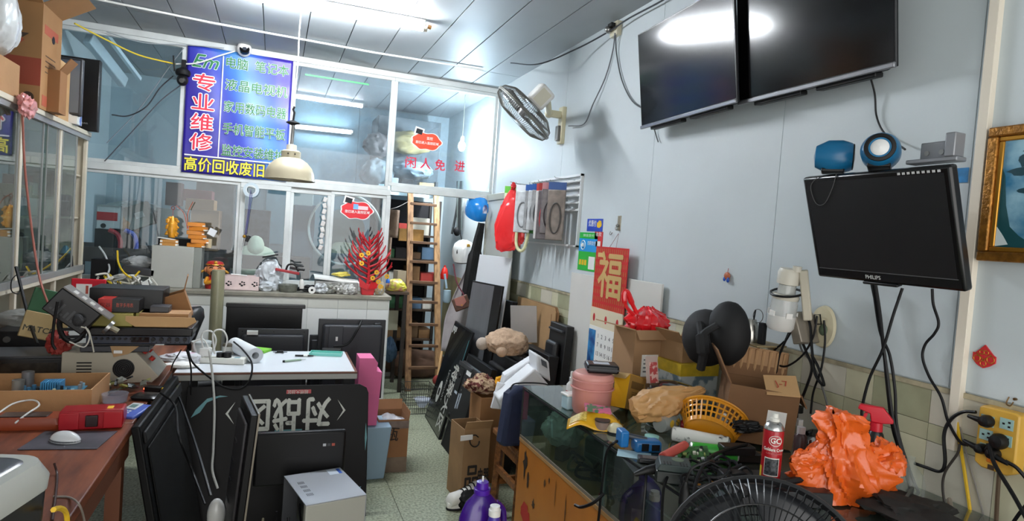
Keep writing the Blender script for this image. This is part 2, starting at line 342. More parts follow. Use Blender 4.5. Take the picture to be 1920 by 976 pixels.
MB().tube([(0, 0, .39), (.005, 0, .45), (-.004, 0, .47), (.004, 0, .49)], .007, 8).build('hook', BLACKM, t)
zc = ZC-pl.z-.005
MB().tube(spline([(.004, 0, .48), (.003, 0, .6), (.009, 0, .8), (.006, .02, .95), (.01, .03, zc)]), .004, 6).build('cord', M('cfcac0', .6), t)
# ============================================================ RIGHT WALL
RW = -PI/2
def wallpt(x, y, off=0): return W(x, y, X=XR-.008-off)
# ---------------- the two televisions
def tv(label, a, b, c, wd, h):
    "a=bottom left pixel, b=bottom right pixel; hung tilted forward"
    p = W(*a, X=1.84); q = W(*b, X=c); Mx = Matrix.Translation(p) @ Matrix.Rotation(math.atan2(q.y-p.y, q.x-p.x), 4, 'Z') @ Matrix.Rotation(R_(8), 4, 'X')
    wd = (q-p).xy.length
    o = T('television', label, 'television', Mx=Mx, group='televisions hung side by side on the right wall')
    MB().bx(0, wd, 0, .012, 0, h).build('screen_frame', M('1a1b1e', .3), o, bev=.002)
    MB().bx(.006, wd-.006, -.001, 0, .018, h-.006).build('screen', M('060607', .13), o)
    MB().bx(0, wd, -.010, .004, -.004, .014).build('bottom_trim', M('8d8f94', .3, .8), o, bev=.003)
    MB().bx(.05, wd-.05, .012, .05, .0, h*.55).build('back_cover', BLACKM, o, bev=.01)
    MB().bx(.08, wd*.45, .006, .045, -.018, 0).bx(wd*.55, wd-.08, .006, .045, -.018, 0).build('speaker_slot', BLACK, o, bev=.004)
    MB().bx(wd*.3, wd*.7, .05, .12, .1, h*.8).build('wall_bracket', BLACKM, o)
    return o, wd
tv1, w1 = tv('left of the two dark televisions hung on the wall, beside the wall fan', (1203, 241), (1381, 203), 1.80, .79, .50)
tv2, w2 = tv('right of the two dark televisions hung on the wall, its cord hanging down', (1386, 196), (1680, 127), 1.84, .79, .50)
p = wallpt(1630, 140)
cable('black power cord hanging from the right television down to the blue speakers', [wallpt(1628, 130, .05), wallpt(1640, 175, .02), wallpt(1643, 215, .01), wallpt(1655, 245, .01), wallpt(1678, 266, .02), wallpt(1697, 280, .07)], .0035)
# ---------------- junction box and cables
p = wallpt(1158, 56)
t = T('junction_box', 'cream wall junction box near the ceiling with cords meeting at it', 'box', p, RW)
MB().bx(-.045, .045, -.03, .008, -.045, .045).build('box_body', CREAM, t, bev=.004)
MB().ball((-.03, -.05, .0), .024, 12).build('plug_head', STEEL, t); MB().box((.0, -.045, .02), (.05, .03, .025)).build('plug', BLACK, t, bev=.004)
cable('dark cord sagging from the ceiling past the junction box to the upper right', [W(958, 118, Z=2.99), wallpt(1010, 120, .25), wallpt(1080, 92, .12), wallpt(1140, 60, .05), wallpt(1180, 34, .04), wallpt(1250, -4, .03), wallpt(1330, -60, .02)], .005, '3a3c40')
cable('grey cord looping from the junction box down to the wall fan', [wallpt(1153, 62, .03), wallpt(1149, 95, .01), wallpt(1135, 145, .01), wallpt(1112, 195, .02), wallpt(1095, 232, .01), wallpt(1066, 236, .03)], .004, '6f7276')
cable('dark cord running from the junction box behind the left television', [wallpt(1154, 62, .03), wallpt(1156, 100, .01), wallpt(1166, 150, .01), wallpt(1186, 190, .01), wallpt(1215, 208, .03)], .004, '55585c')
cable('short loose wire end hanging below the left television', [wallpt(1222, 225, .03), wallpt(1229, 250, .01), wallpt(1234, 266, .01)], .003, '55585c')
# ---------------- wall fan
fc = W(982, 212, X=1.48); nrm = V((-.60, .30, -.74)).normalized()
z = nrm; x = V((0, 1, 0)).cross(z).normalized(); y = z.cross(x); FM = Matrix((x, y, z)).transposed().to_4x4(); FM.translation = fc
t = T('wall_fan', 'grey wall fan with wire guard tilted down beside the televisions', 'fan', Mx=FM)
def guard(R0, hb, hf, nw, wr_, rings=3):
    back = MB(); front = MB()
    for i in range(nw):
        a = 2*PI*i/nw; c_, s_ = math.cos(a), math.sin(a)
        back.tube([(R0*.26*c_, R0*.26*s_, hb*1.0), (R0*.7*c_, R0*.7*s_, hb*.95), (R0*.95*c_, R0*.95*s_, hb*.45), (R0*c_, R0*s_, 0)], wr_, 3, caps=False)
        front.tube([(R0*.2*c_, R0*.2*s_, hf), (R0*.65*c_, R0*.65*s_, hf*.92), (R0*.95*c_, R0*.95*s_, hf*.45), (R0*c_, R0*s_, 0)], wr_, 3, caps=False)
    cir = lambda r, z: [(r*math.cos(2*PI*j/48), r*math.sin(2*PI*j/48), z) for j in range(48)]
    back.tube(cir(R0, -.004), .006, 6, True); front.tube(cir(R0, .004), .006, 6, True)
    back.tube(cir(R0*.7, hb*.95), wr_*1.3, 4, True); front.tube(cir(R0*.65, hf*.92), wr_*1.3, 4, True); front.lathe([(.001, hf), (R0*.2, hf), (R0*.2, hf-.01), (.001, hf-.01)], 24)
    back.lathe([(R0*.26, hb-.004), (R0*.26, hb+.004), (.02, hb+.004)], 24)
    return back, front
GREYW = M('8c8b86', .35, .5)
bk, frn = guard(.225, -.075, .075, 90, .0014)
bk.build('back_guard', GREYW, t); frn.build('front_guard', GREYW, t)
def blades(o, R0, n, mat, nm='fan_blade', z0=-.01):
    for i in range(n):
        a0 = 2*PI*i/n
        def fn(u, v):
            r = R0*(.18+.74*u); a = a0+(v-.5)*(.5+.75*u); return V((r*math.cos(a), r*math.sin(a), z0+(v-.5)*.05))
        MB().grid(fn, 8, 6).build(nm, mat, o, solid=.003)
    MB().cyl((0, 0, -.03), (0, 0, .03), R0*.2, R0*.15, 24).build('fan_hub', mat, o)
blades(t, .225, 3, M('77787a', .35))
# motor housing on the back side (local -z)
MB().box((.0, .0, -.15), (.12, .135, .14)).build('motor_housing', M('d9d8d4', .35), t, bev=.018)
MB().box((.0, -.0682, -.15), (.075, .0015, .10)).box((-.0605, 0, -.15), (.0015, .09, .10)).build('rating_label', M('c9c6b4', .5), t)
MB().box((-.0615, .0, -.105), (.001, .07, .018)).box((-.0615, 0, -.195), (.001, .07, .012)).build('label_stripe', BLUE, t)
fi = FM.inverted()
wp = W(1056, 232, X=XR-.01)
a1 = fi @ W(1025, 208, X=1.66); a2 = fi @ (wp+V((-.12, 0, .06)))
MB().cyl(fi @ (fc-nrm*.2), a2, .028, .022).ball(a2, .034, 14).build('swivel_arm', M('c9c2a4', .4), t)
bm_ = MB(); Mb = fi @ (Matrix.Translation(wp) @ Matrix.Rotation(RW, 4, 'Z'))
bm_.bx(-.035, .035, -.028, .006, -.15, .12, Mb).bx(-.02, .02, -.13, -.02, .035, .085, Mb); bm_.build('wall_plate', M('cdc6a6', .4), t, bev=.006)
MB().bx(-.026, .026, -.05, -.028, -.13, -.02, Mb).build('control_box', M('6c6a66', .3, .3), t, bev=.004)
# ---------------- monitor on its arm
def fitframe(bl, br, tl, xl, xr, tilt=0):
    p, q = W(*bl, X=xl), W(*br, X=xr); q.z = (p.z+q.z)/2; p.z = q.z; u = W(*tl, X=xl+tilt); return frame(p, q, u)
Mx, wd, h = fitframe((1533, 524), (1812, 541), (1518, 332), 1.72, 1.70, -.105)
t = T('monitor', 'black widescreen monitor mounted on the right wall below the televisions', 'monitor', Mx=Mx)
MB().bx(0, wd, 0, .03, 0, h).build('casing', M('0c0c0d', .25), t, bev=.008)
MB().bx(.018, wd-.018, -.0012, .0, .035, h-.018).build('screen', M('101012', .45), t)
MB().bx(.015, wd-.015, -.0016, -.0004, .0325, .0345).build('bezel_line', M('5a5a5c', .4), t)
MB().bx(.03, wd-.03, .03, .06, .03, h-.03).build('back_cover', BLACKM, t, bev=.012)
MB().bx(wd/2-.06, wd/2+.06, .06, .20, h/2-.06, h/2+.06).build('wall_mount', BLACKM, t)
MB().bx(wd*.36, wd*.60, -.003, .02, -.007, .002).build('bottom_lip', BLACK, t, bev=.003)
text('PHILIPS', .017, M('c9c9c6', .4), t, wd/2-.03, -.0012, .017, bold=.02)
for i in range(9): MB().bx(wd-.15+i*.0145, wd-.142+i*.0145, -.001, 0, h-.0155, h-.009).build('feature_mark', M('b9b9b8', .5), t)
MON = Mx; MW = wd; MH = h
def onmon(x, z, y=.03): return MON @ V((x, y, z))
def speaker(label, loc, rz, tip):
    o = T('desktop_speaker', label, 'speaker', loc, group='pair of blue desktop speakers on the wall monitor', tilt=(tip, 0), rz=rz)
    # a ball-shaped body, flat front face with cone
    pr = [(.001, -.06), (.034, -.055), (.052, -.02), (.052, .02), (.044, .045), (.040, .050)]
    MB().lathe(pr, 28, Mx=Matrix.Translation((0, 0, .052)) @ Matrix.Rotation(PI/2, 4, 'X')).build('speaker_shell', M('16648f', .3), o)
    MB().lathe([(.041, .0495), (.040, .053), (.032, .054), (.024, .044), (.018, .042)], 28, Mx=Matrix.Translation((0, 0, .052)) @ Matrix.Rotation(PI/2, 4, 'X')).build('speaker_ring', BLACK, o)
    MB().lathe([(.0, .057), (.018, .055), (.025, .049), (.025, .04), (.0, .04)], 24, Mx=Matrix.Translation((0, 0, .052)) @ Matrix.Rotation(PI/2, 4, 'X')).build('cone', M('d9d9d8', .4), o)
    MB().bx(-.03, .03, -.03, .035, 0, .014).build('foot', BLACK, o, bev=.004)
    return o
speaker('left blue speaker on the wall monitor, turned away with its dark side showing', onmon(.10, MH+.001), RW+2.3, 0)
speaker('right blue round speaker on the wall monitor with its pale cone facing out', onmon(.265, MH+.001), RW+.62, -.12)
t = T('metal_bracket', 'grey metal bracket lying on the wall monitor behind the blue speaker', 'bracket', onmon(.42, MH+.001, .05), RW)
MB().bx(-.07, .07, -.02, .02, 0, .012).bx(-.05, .06, .008, .02, .012, .06).bx(.035, .062, -.02, .02, .012, .075).build('bracket_body', M('84868a', .4, .5), t, bev=.003)
for sx in (-.03, .01): MB().cyl((sx, .006, .03), (sx, .009, .03), .007, n=12).build('bolt', STEEL, t)
cable('thin wire looping over the top left of the wall monitor screen', [onmon(.07, MH+.001, 0), onmon(.035, MH-.03, -.004), onmon(.045, MH-.085, -.004), onmon(.08, MH-.088, -.004), onmon(.12, MH-.04, -.004), onmon(.14, MH+.002, 0)], .0012, '4c4c4c')
p = wallpt(1803, 330)
S('picture_card', 'small blue card taped to the wall right of the monitor', 'card', MB().bx(-.02, .02, -.001, 0, -.02, .025), M('2f7fb8', .4, n=.4, ns=30), p, RW)
# ---------------- framed picture
Mx, wd, h = frame(W(1833, 488, X=1.925), W(2010, 500, X=1.925)*1.0, W(1853, 241, X=1.925))
Mx = Matrix.Translation(W(1833, 488, X=1.925)) @ Matrix.Rotation(RW, 4, 'Z'); wd = .42; h = W(1853, 241, X=1.925).z-W(1833, 488, X=1.925).z
t = T('framed_picture', 'landscape picture with a pine tree in an ornate gold frame', 'picture', Mx=Mx)
GF = M('9c6a2a', .35, .6, n=.35, ns=60, bump=.3, bs=120)
for (a, b, c, d_) in ((0, wd, 0, .028), (0, wd, h-.028, h), (0, .028, .028, h-.028), (wd-.028, wd, .028, h-.028)):
    MB().bx(a, b, -.012, .012, c, d_).build('frame_rail', GF, t, bev=.005)
for (a, b, c, d_) in ((.028, wd-.028, .028, .042), (.028, wd-.028, h-.042, h-.028), (.028, .042, .042, h-.042), (wd-.042, wd-.028, .042, h-.042)):
    MB().bx(a, b, -.004, .012, c, d_).build('inner_rail', M('c08a34', .3, .7), t, bev=.003)
MB().bx(.042, wd-.042, .002, .004, .042, h-.042).build('print', M('8fb6c6', .3, ns=7, col2='2a6c90', lo=.42, hi=.62, coat=.3), t)
DT = M('123a44', .4); DT2 = M('1d4a50', .4)
random.seed(8)
def blob(cx, cz, rx, rz_, n=14, j=.25): return [(cx+rx*math.cos(2*PI*i/n)*(1+random.uniform(-j, j)), cz+rz_*math.sin(2*PI*i/n)*(1+random.uniform(-j, j))) for i in range(n)]
pb = MB()
for cx, cz, rx, rz_ in ((.12, h-.10, .05, .02), (.16, h-.075, .06, .018), (.10, h-.13, .04, .012), (.20, h-.12, .06, .02), (.15, h-.155, .045, .010), (.26, h-.09, .06, .025), (.12, h-.185, .03, .01), (.22, h-.17, .05, .012)):
    pb.poly(blob(cx, cz, rx, rz_), .0008, .002)
pb.poly([(.17, .06), (.185, .06), (.19, h-.1), (.18, h-.1), (.172, .2)], .0009, .002)
pb.build('tree_print', DT, t)
MB().poly([(.042, .042), (.15, .042), (.10, .075), (.075, .10), (.06, .16), (.05, h-.14), (.042, h-.12)], .001, .002).build('rock_print', DT2, t)
MB().poly([(.042, .044), (.075, .05), (.06, .075), (.042, .10)], .0002, .001).build('water_print', M('c9d6d8', .4), t)
# ---------------- knots and small ornaments
p = wallpt(1846, 668)
t = T('paper_knot', 'red and gold diamond paper charm on the wall beside the trunking', 'ornament', p, RW)
s_ = .027
MB().poly([(0, .034), (.024, .008), (.031, .004), (.031, -.014), (.016, -.026), (0, -.034), (-.018, -.026), (-.031, -.012), (-.031, .008), (-.024, .008)], -.003, .006).build('charm_card', PAPERR, t)
MB().beam((-.02, -.0035, .008), (.002, -.0035, -.012), .001, .0022).beam((.02, -.0035, .008), (-.002, -.0035, -.012), .001, .0022).build('gold_line', GOLD, t)
for cx, cz, r in ((-.018, -.008, .009), (.019, -.006, .010), (0, -.02, .008), (-.006, .012, .006), (.006, .012, .006)):
    MB().tube([(cx+r*math.cos(2*PI*j/16), -.0035, cz+r*math.sin(2*PI*j/16)) for j in range(16)], .0011, 5, True).build('gold_ring', GOLD, t)
p = wallpt(1366, 517)
t = T('hanging_charm', 'tiny orange and blue charm hanging on the wall above the black hat', 'ornament', p, RW)
MB().ball((0, -.008, 0), (.02, .008, .018), 12).build('charm_body', M('b5623e', .5), t); MB().ball((.012, -.012, -.018), (.008, .006, .012), 10).ball((-.012, -.012, -.016), (.007, .006, .01), 10).build('bead', BLUE, t)
MB().tube([(0, -.006, .018), (0, -.004, .035)], .0012, 5).build('loop', RED, t)
# ---------------- stickers
p = wallpt(1103, 422)
def sticker(name, label, px0, px1, mat, off=.0, cat='sticker', extra=None):
    a = wallpt(*px0, off); b = wallpt(*px1, off); wd = a.y-b.y; h = abs(a.z-b.z); o = T(name, label, cat, V((a.x, a.y, min(a.z, b.z))), RW)
    MB().bx(0, wd, -.0012, .006, 0, h).build('backing', mat, o); return o, wd, h
t, wd, h = sticker('wall_sticker', 'small blue sticker above the green payment poster', (1102, 410), (1129, 434), M('1f45b5', .4))
text('优惠付', .045, WHITE, t, wd*.35, -.0015, h*.6, wd=wd*.5, bold=.02); MB().poly(blob(wd*.8, h*.55, wd*.14, h*.3), -.0018, -.0012).build('yellow_mark', YEL, t)
t, wd, h = sticker('payment_poster', 'green and blue payment poster on the wall above the white boards', (1088, 435), (1116, 510), M('1fae3c', .4))
MB().bx(0, wd, -.002, -.0012, h*.50, h*.84).build('blue_band', M('1c92d6', .4), t)
MB().tube([(wd*.24+.03*math.cos(2*PI*j/24), -.0022, h*.67+.03*math.sin(2*PI*j/24)) for j in range(24)], .0035, 5, True).build('ring_emblem', WHITE, t)
MB().lathe([(.0, 0), (.012, .002), (.012, .018), (0, .03)], 12, c=(wd*.24, -.002, h*.62)).build('emblem_mark', WHITE, t)
text('扫码支付', .03, WHITE, t, wd*.7, -.0022, h*.72, wd=wd*.45, bold=.02); text('微信支付', .02, WHITE, t, wd*.5, -.0014, h*.92, wd=wd*.6)
MB().bx(wd*.6, wd*.93, -.002, -.0012, h*.05, h*.38).build('white_panel', WHITE, t)
for i in range(3): MB().bx(wd*(.08+.15*i), wd*(.19+.15*i), -.002, -.0012, h*.14, h*.28).build('yellow_mark', YEL, t)
t, wd, h = sticker('payment_sticker', 'narrow red payment sticker beside the green poster', (1116, 434), (1128, 470), PAPERR)
MB().bx(wd*.2, wd*.8, -.002, -.0012, h*.2, h*.5).build('white_panel', WHITE, t); text('收款', .03, WHITE, t, wd*.5, -.0014, h*.85, wd=wd*.7)
# adhesive hook
p = wallpt(1161, 418)
t = T('adhesive_hook', 'steel adhesive hook plate on the wall above the red calendar', 'hook', p, RW)
MB().bx(-.018, .018, -.003, .007, -.045, .045).build('hook_plate', M('a8a08c', .3, .7), t, bev=.003)
MB().tube(spline([(0, -.004, -.015), (0, -.02, -.022), (0, -.02, -.04), (0, -.006, -.04)]), .004, 8).ball((0, -.012, -.015), .011, 10).build('hook', STEEL, t)
p2 = wallpt(1148, 440)
t = T('wire_hook', 'small dark wire hook on the wall holding the calendar strings', 'hook', p2, RW)
MB().tube(spline([(-.018, -.004, .02), (-.012, -.012, .004), (.004, -.014, .0), (.016, -.01, .014)]), .0018, 6).build('wire', M('55402f', .4), t)
# ---------------- white boards leaning behind the counter
BOARD = M('d3d2cc', .5, n=.04, ns=2)
def leanboard(label, tl, tr, br, bl, x0, th=.01):
    q = [W(*tl, X=x0), W(*tr, X=x0), W(*br, X=x0), W(*bl, X=x0)]
    a = min(p.y for p in q); b = max(p.y for p in q); zt = q[0].z
    return S('white_board', label, 'board', MB().bx(0, b-a, -th, 0, 0, zt-.45), BOARD, (x0, b, .45), RW, bev=.002)
leanboard('long white board standing against the wall behind the calendar', (1074, 510), (1118, 515), (1115, 690), (1066, 690), XR-.012)
leanboard('second white board standing against the wall to the right of the calendar', (1182, 522), (1246, 530), (1235, 625), (1180, 650), XR-.024, .014)
# ---------------- calendar
x0 = XR-.055
A = W(1119, 461, X=x0); B = W(1180, 464, X=x0); Cc = W(1170, 580, X=x0)
t = T('wall_calendar', 'red and gold hanging calendar with tear-off white month sheets', 'calendar', V((x0, A.y, A.z)), RW)
wd = A.y-B.y; hh = A.z-W(1112, 575, X=x0).z
MB().bx(0, wd, -.002, .002, -hh, 0).build('red_card', PAPERR, t)
mb = MB()
for i in range(16):
    for j in range(9):
        mb.bx(wd*(i+.3)/16, wd*(i+.6)/16, -.0026, -.002, -hh*(j+.85)/9, -hh*(j+.25)/9)
o = mb.build('gold_pattern', M('b06a2e', .4), t); o['kind'] = 'stuff'
text('福', .30, M('d7b878', .35, .3), t, wd*.5, -.004, -hh*.5, wd=wd*.72, bold=.028, ext=.001)
MB().bx(wd*.08, wd*.28, -.003, -.002, -hh*.17, -hh*.1).build('gold_label', M('d7b878', .4), t)
z1 = -hh; z2 = W(1107, 625, X=x0).z-A.z
h2 = .115
MB().bx(.0, wd-.005, -.006, .001, z1-h2, z1+.004).build('header_strip', M('ddd2b6', .5), t)
for i, cx in enumerate((.12, .5, .85)): MB().ball((wd*cx, -.006, z1-h2*.5), (.015, .001, .025), 12).build('seal_print', PAPERR, t)
sw = wd-.02; h3 = .30
MB().bx(.0, sw, -.008, .0, z1-h2-h3, z1-h2+.004).build('month_sheet', PAPER, t)
MB().bx(.0, sw*.24, -.0088, -.008, z1-h2-h3+.02, z1-h2-.02).build('blue_side_print', M('3a93c9', .4, ns=14, col2='123b78'), t)
DK = M('26262a', .6)
n_ = 1
for r_ in range(5):
    for c_ in range(6):
        if n_ > 28: break
        text(str(n_), .036, DK, t, sw*(.33+.125*c_), -.0085, z1-h2-.05-.054*r_, bold=.015, ext=.0003, name='date'); n_ += 1
MB().bx(-.03, wd*.6, -.001, .002, z1-h2-h3-.10, z1-h2-h3+.01).build('red_backing', PAPERR, t)
text('恭喜发财', .03, GOLD, t, wd*.25, -.0018, z1-h2-h3-.05)
MB().tube([(wd*.42, 0, 0), (wd*.52, .03, .085)], .0012, 5).tube([(wd*.62, 0, 0), (wd*.53, .03, .085)], .0012, 5).build('string', M('7a3a34', .5), t)
# ---------------- louvred grille with accessories hanging on hooks
gy1, gy0, gz1, gz0 = 4.72, 3.82, 2.06, 1.56
t = T('wall_grille', 'white slatted vent grille set in the right wall behind the hanging packets', 'grille', (XR-.006, gy1, gz0), RW)
gw = gy1-gy0; gh = gz1-gz0
MB().bx(0, gw, -.02, 0, gh-.015, gh).bx(0, gw, -.02, 0, 0, .012).bx(0, .015, -.02, 0, 0, gh).bx(gw-.012, gw, -.02, 0, 0, gh).build('grille_frame', M('d8dbdc', .4), t)
MB().bx(.01, gw-.01, -.004, -.001, .01, gh-.01).build('grille_back', M('b9c0c2', .5), t)
for i in range(5): MB().box((gw/2, -.018, gh-.045-.05*i), (gw-.02, .028, .008), (.5, 0, 0)).build('slat', M('eef0f0', .35), t)
rod = [(XR-.10, y) for y in (4.66, 3.86)]
t = T('hook_rail', 'thin metal rail with prongs holding rows of packaged accessories', 'rail', (XR-.006, 4.66, 2.0), RW)
MB().cyl((-.05, -.02, 0), (.82, -.02, 0), .004, n=8).build('rail_bar', STEEL, t)
random.seed(3)
ga = [(.02, .02), (.11, .0), (.20, -.01), (.30, 0), (.40, 0), (.47, .01), (.54, 0), (.61, 0), (.68, 0), (.75, .02)]
for (gx, dz) in ga: MB().tube([(gx, -.02, dz), (gx, -.17, dz), (gx, -.18, dz+.012)], .002, 5).build('prong', STEEL, t)
def packet(label, gx, wd, h, card, blister, cont, depth=.10, cat='packet', rz=RW, coil=True, z0=0):
    y_ = 4.66-gx; o = T('accessory_packet', label, cat, (XR-.006-depth, y_, 1.995+z0), rz, group=None)
    MB().bx(-wd/2, wd/2, -.0015, 0, -.13*h, 0).build('header_card', card, o)
    MB().bx(-wd/2, wd/2, -.008, .008, -h, -.13*h).build('clear_sleeve', blister, o, bev=.006)
    if coil:
        MB().tube([(wd*.3*math.cos(2*PI*j/20), -.010+.001*(j % 2), -.62*h+h*.26*math.sin(2*PI*j/20)) for j in range(20)], .006, 6, True).build('coiled_cable', cont, o)
    return o
SL = M('9a9c9e', .25, n=.25, ns=20); SLD = M('6c6466', .3, n=.3, ns=20); SLW = M('c9cdd0', .25, n=.2, ns=20)
packet('tan card packet hanging left of the blue-topped packets on the rail', .11, .09, .30, M('c9a86a', .6), SL, M('6d6d6d', .5), .14, rz=RW+.5)
packet('clear packet with a white card and grey coiled cable, front of the rail', .24, .13, .36, M('e2e6ea', .5), SLW, M('7b7e82', .5), .19, rz=RW+.9)
for i, (gx, card) in enumerate(((.32, '2a5fae'), (.385, '2a5fae'), (.45, '2a5fae'))):
    packet(['first', 'second', 'third'][i]+' of three grey packets with blue tops in the middle of the rail', gx, .115, .34, M(card, .5), SLW if i == 1 else SL, M('55575a', .5), .15, rz=RW+1.1)
packet('white packet with red lettering hanging right of the grey packets', .51, .10, .40, M('c8403e', .5), M('d8d6d4', .4), M('b8363a', .5), .15, rz=RW+1.0, coil=False)
packet('red and black packet hanging between the white and dark packets', .575, .12, .40, M('a8322f', .5), SLD, M('b8363a', .5), .15, rz=RW+.95)
packet('dark packet with pink top hanging second from right on the rail', .64, .12, .36, M('cf8d94', .5), SLD, M('3a3032', .5), .15, rz=RW+1.15)
packet('dark blister packet with blue and brown top at the right end of the rail', .73, .13, .40, M('39558a', .5), M('857a72', .3, n=.3, ns=15), M('44403c', .5), .14, rz=RW+.8)
packet('green-topped clear bag packet hanging beside the red plastic bag', .03, .16, .42, M('5db53a', .5), M('cfd8b4', .3, n=.3, ns=10), M('d6c66a', .5), .19, rz=RW+.9)
# yellow-white loop and green strips
yl = XR-.2
mb = MB().tube(spline([(0, 0, 0), (-.0, 0, -.14), (.03, 0, -.20), (.075, 0, -.19), (.10, 0, -.10), (.11, 0, .02)]), .013, 10)
S('foam_ring', 'pale yellow tube loop hanging below the green packet strips', 'tube', mb, M('dcdcae', .4), (XR-.2, 4.50, 1.70), RW+.6)
S('green_packet_strip', 'long green-edged packet lying across the hanging accessories', 'packet', MB().box((.18, 0, 0), (.42, .03, .055)).box((.0, -.01, .0), (.12, .05, .10)), M('2f7d2c', .35, n=.4, ns=14), (XR-.16, 4.60, 1.66), RW+.15, bev=.008)
# red plastic bag
pb_ = W(953, 468, X=1.72)
def bagsh(c, p):
    k = (c.z+.24)/.48; k = max(0, min(1, k)); s = 1.0-.78*max(0, (k-.45)/.55)**1.1; c.x *= s; c.y *= s; return c
S('red_plastic_bag', 'empty bright red plastic bag hanging from a hook at the door', 'bag', crumple((.125, .035, .24), 5, .16, 3.2, 5, shape=bagsh, sq=.6), M('e0262a', .3, coat=.3), pb_+V((0, 0, .24)), RW+.9)
S('bag_knot', 'knotted top of the red bag looped over its hook', 'bag', crumple((.025, .025, .03), 2, .3, 2), M('c81f24', .3), pb_+V((.005, .0, .50)), 0)
t = T('door_hook', 'thin wire hook behind the red plastic bag', 'hook', pb_+V((.005, 0, .49)), RW); MB().tube(spline([(0, .15, .03), (0, .04, .03), (0, -.03, .04)]), .002, 5).build('wire', STEEL, t)
# ============================================================ PARTITION: banner, stickers, camera
def banner_mat():
    m = D.materials.new('banner_print'); m.use_nodes = True; nt = m.node_tree; b = nt.nodes['Principled BSDF']; b.inputs['Roughness'].default_value = .35
    tc = nt.nodes.new('ShaderNodeTexCoord'); mp = nt.nodes.new('ShaderNodeMapping'); mp.inputs['Rotation'].default_value = (0, R_(22), 0)
    mp.inputs['Location'].default_value = (0, 0, 0); sx = nt.nodes.new('ShaderNodeSeparateXYZ'); r = nt.nodes.new('ShaderNodeValToRGB')
    nt.links.new(tc.outputs['Object'], mp.inputs[0]); nt.links.new(mp.outputs[0], sx.inputs[0]); nt.links.new(sx.outputs[0], r.inputs[0]); nt.links.new(r.outputs[0], b.inputs[0])
    e = r.color_ramp.elements; e[0].position = .30; e[0].color = lin('2b1f8a'); e[1].position = .98; e[1].color = lin('3a2a96')
    for ps, c in ((.52, '2c3fae'), (.70, '4488c6'), (.84, '3f62c0')): k = e.new(ps); k.color = lin(c)
    return m
bx0, bw, bz0, bh = -.725, .80, 1.925, 1.02; YB_ = YP-.045
t = T('shop_banner', 'large blue vinyl shop banner with red, green and yellow Chinese lettering', 'banner', (bx0, YB_, bz0))
def bfn(u, v): return V((u*bw, .004*math.sin(u*17+v*3)+.003*math.sin(v*23), v*bh))
MB().grid(bfn, 40, 40).build('vinyl_sheet', banner_mat(), t, solid=.002)
OW = M('eef0f4', .5); RD = M('d3203c', .5); GN = M('0c7038', .5); YL = M('f2e23a', .5)
def btext(s, size, m, u, v, wd=None, ow=.006, **k):
    text(s, size, OW, t, u*bw, -.0085, (1-v)*bh, wd=wd*bw if wd else None, off=ow, ext=.0003, name='letter_outline', **k)
    text(s, size, m, t, u*bw, -.0105, (1-v)*bh, wd=wd*bw if wd else None, ext=.0004, bold=.022, **k)
btext('Em', .15, GN, .17, .12, .24, .005, sh=.35)
for i, c in enumerate('专业维修'): btext(c, .145, RD, .165, .29+.157*i, .20, .009)
for i, (s, w0) in enumerate((('电脑 笔记本', .60), ('液晶电视机', .60), ('家用数码电器', .60), ('手机智能平板', .60), ('监控安装维护', .60))): btext(s.replace(' ', '  ') if i == 0 else s, .10, GN, .66, .10+.175*i, w0, .0032)
MB().bx(.325*bw, .335*bw, -.010, -.008, bh*.145, bh*.95).build('white_line', OW, t); MB().bx(.02*bw, .99*bw, -.010, -.008, bh*.135, bh*.145).build('white_line', OW, t)
text('高价回收废旧', .125, M('12124a', .5), t, .40*bw, -.0085, bh*.062, wd=.76*bw, off=.005, ext=.0003, name='letter_outline'); text('高价回收废旧', .12, YL, t, .40*bw, -.0105, bh*.062, wd=.75*bw, bold=.02)
def cloud(label, px, wpx, mat, tilt=0, seal=False):
    p = W(*px, Y=YP-.03); wd = wpx; o = T('cloud_sticker', label, 'sticker', p)
    def cl(s, dy, m, nm):
        mb = MB(); mb.poly([(s*.5*wd*math.cos(a)*(1+.05*math.cos(7*a)), s*.28*wd*math.sin(a)*(1+.10*math.cos(6*a))) for a in [2*PI*i/60 for i in range(60)]], dy-.001, dy); mb.build(nm, m, o)
    cl(1.08, 0, WHITE, 'white_edge'); cl(1.0, -.0012, mat, 'cloud_print')
    Q = Matrix.Rotation(R_(12), 4, 'Y')
    MB().bx(-.16*wd, .16*wd, -.002, .0, -.1*wd, .16*wd, Matrix.Translation((-.28*wd, 0, .28*wd)) @ Q).build('white_edge', WHITE, o)
    MB().bx(-.11*wd, .11*wd, -.003, -.002, -.06*wd, .11*wd, Matrix.Translation((-.28*wd, 0, .28*wd)) @ Q).build('camera_picture', DGREY, o)
    text('您已进入监控区域', .1*wd, WHITE, o, .02*wd, -.0035, -.06*wd, wd=.8*wd, bold=.03)
    return o, wd
o, wd = cloud('orange-red cloud sticker on the glass above the red lettering', (800, 265), .27, M('dc4a2e', .4)); text('监控', .11*wd, WHITE, o, .1*wd, -.0035, .1*wd, bold=.02)
o, wd = cloud('red cloud sticker on the lower window near the red coral tree', (669, 394), .27, M('cf1f2c', .4)); MB().bx(-.12*wd, .04*wd, -.004, -.003, .03*wd, .20*wd).build('blue_patch', M('6fa8dc', .4), o); MB().bx(.04*wd, .36*wd, -.004, -.003, .03*wd, .15*wd).build('pink_patch', M('e9c6ca', .4), o)
t = T('window_lettering', 'red Chinese characters stuck on the glass over the doorway', 'lettering', W(760, 310, Y=YP-.03))
for (x, y), c in zip(((770, 306), (798, 308), (825, 311), (862, 313)), '闲人免进'):
    q = W(x, y, Y=YP-.03)-t.location; text(c, .11, M('d21c3a', .4), t, q.x, -.001, q.z, wd=.095, bold=.02)
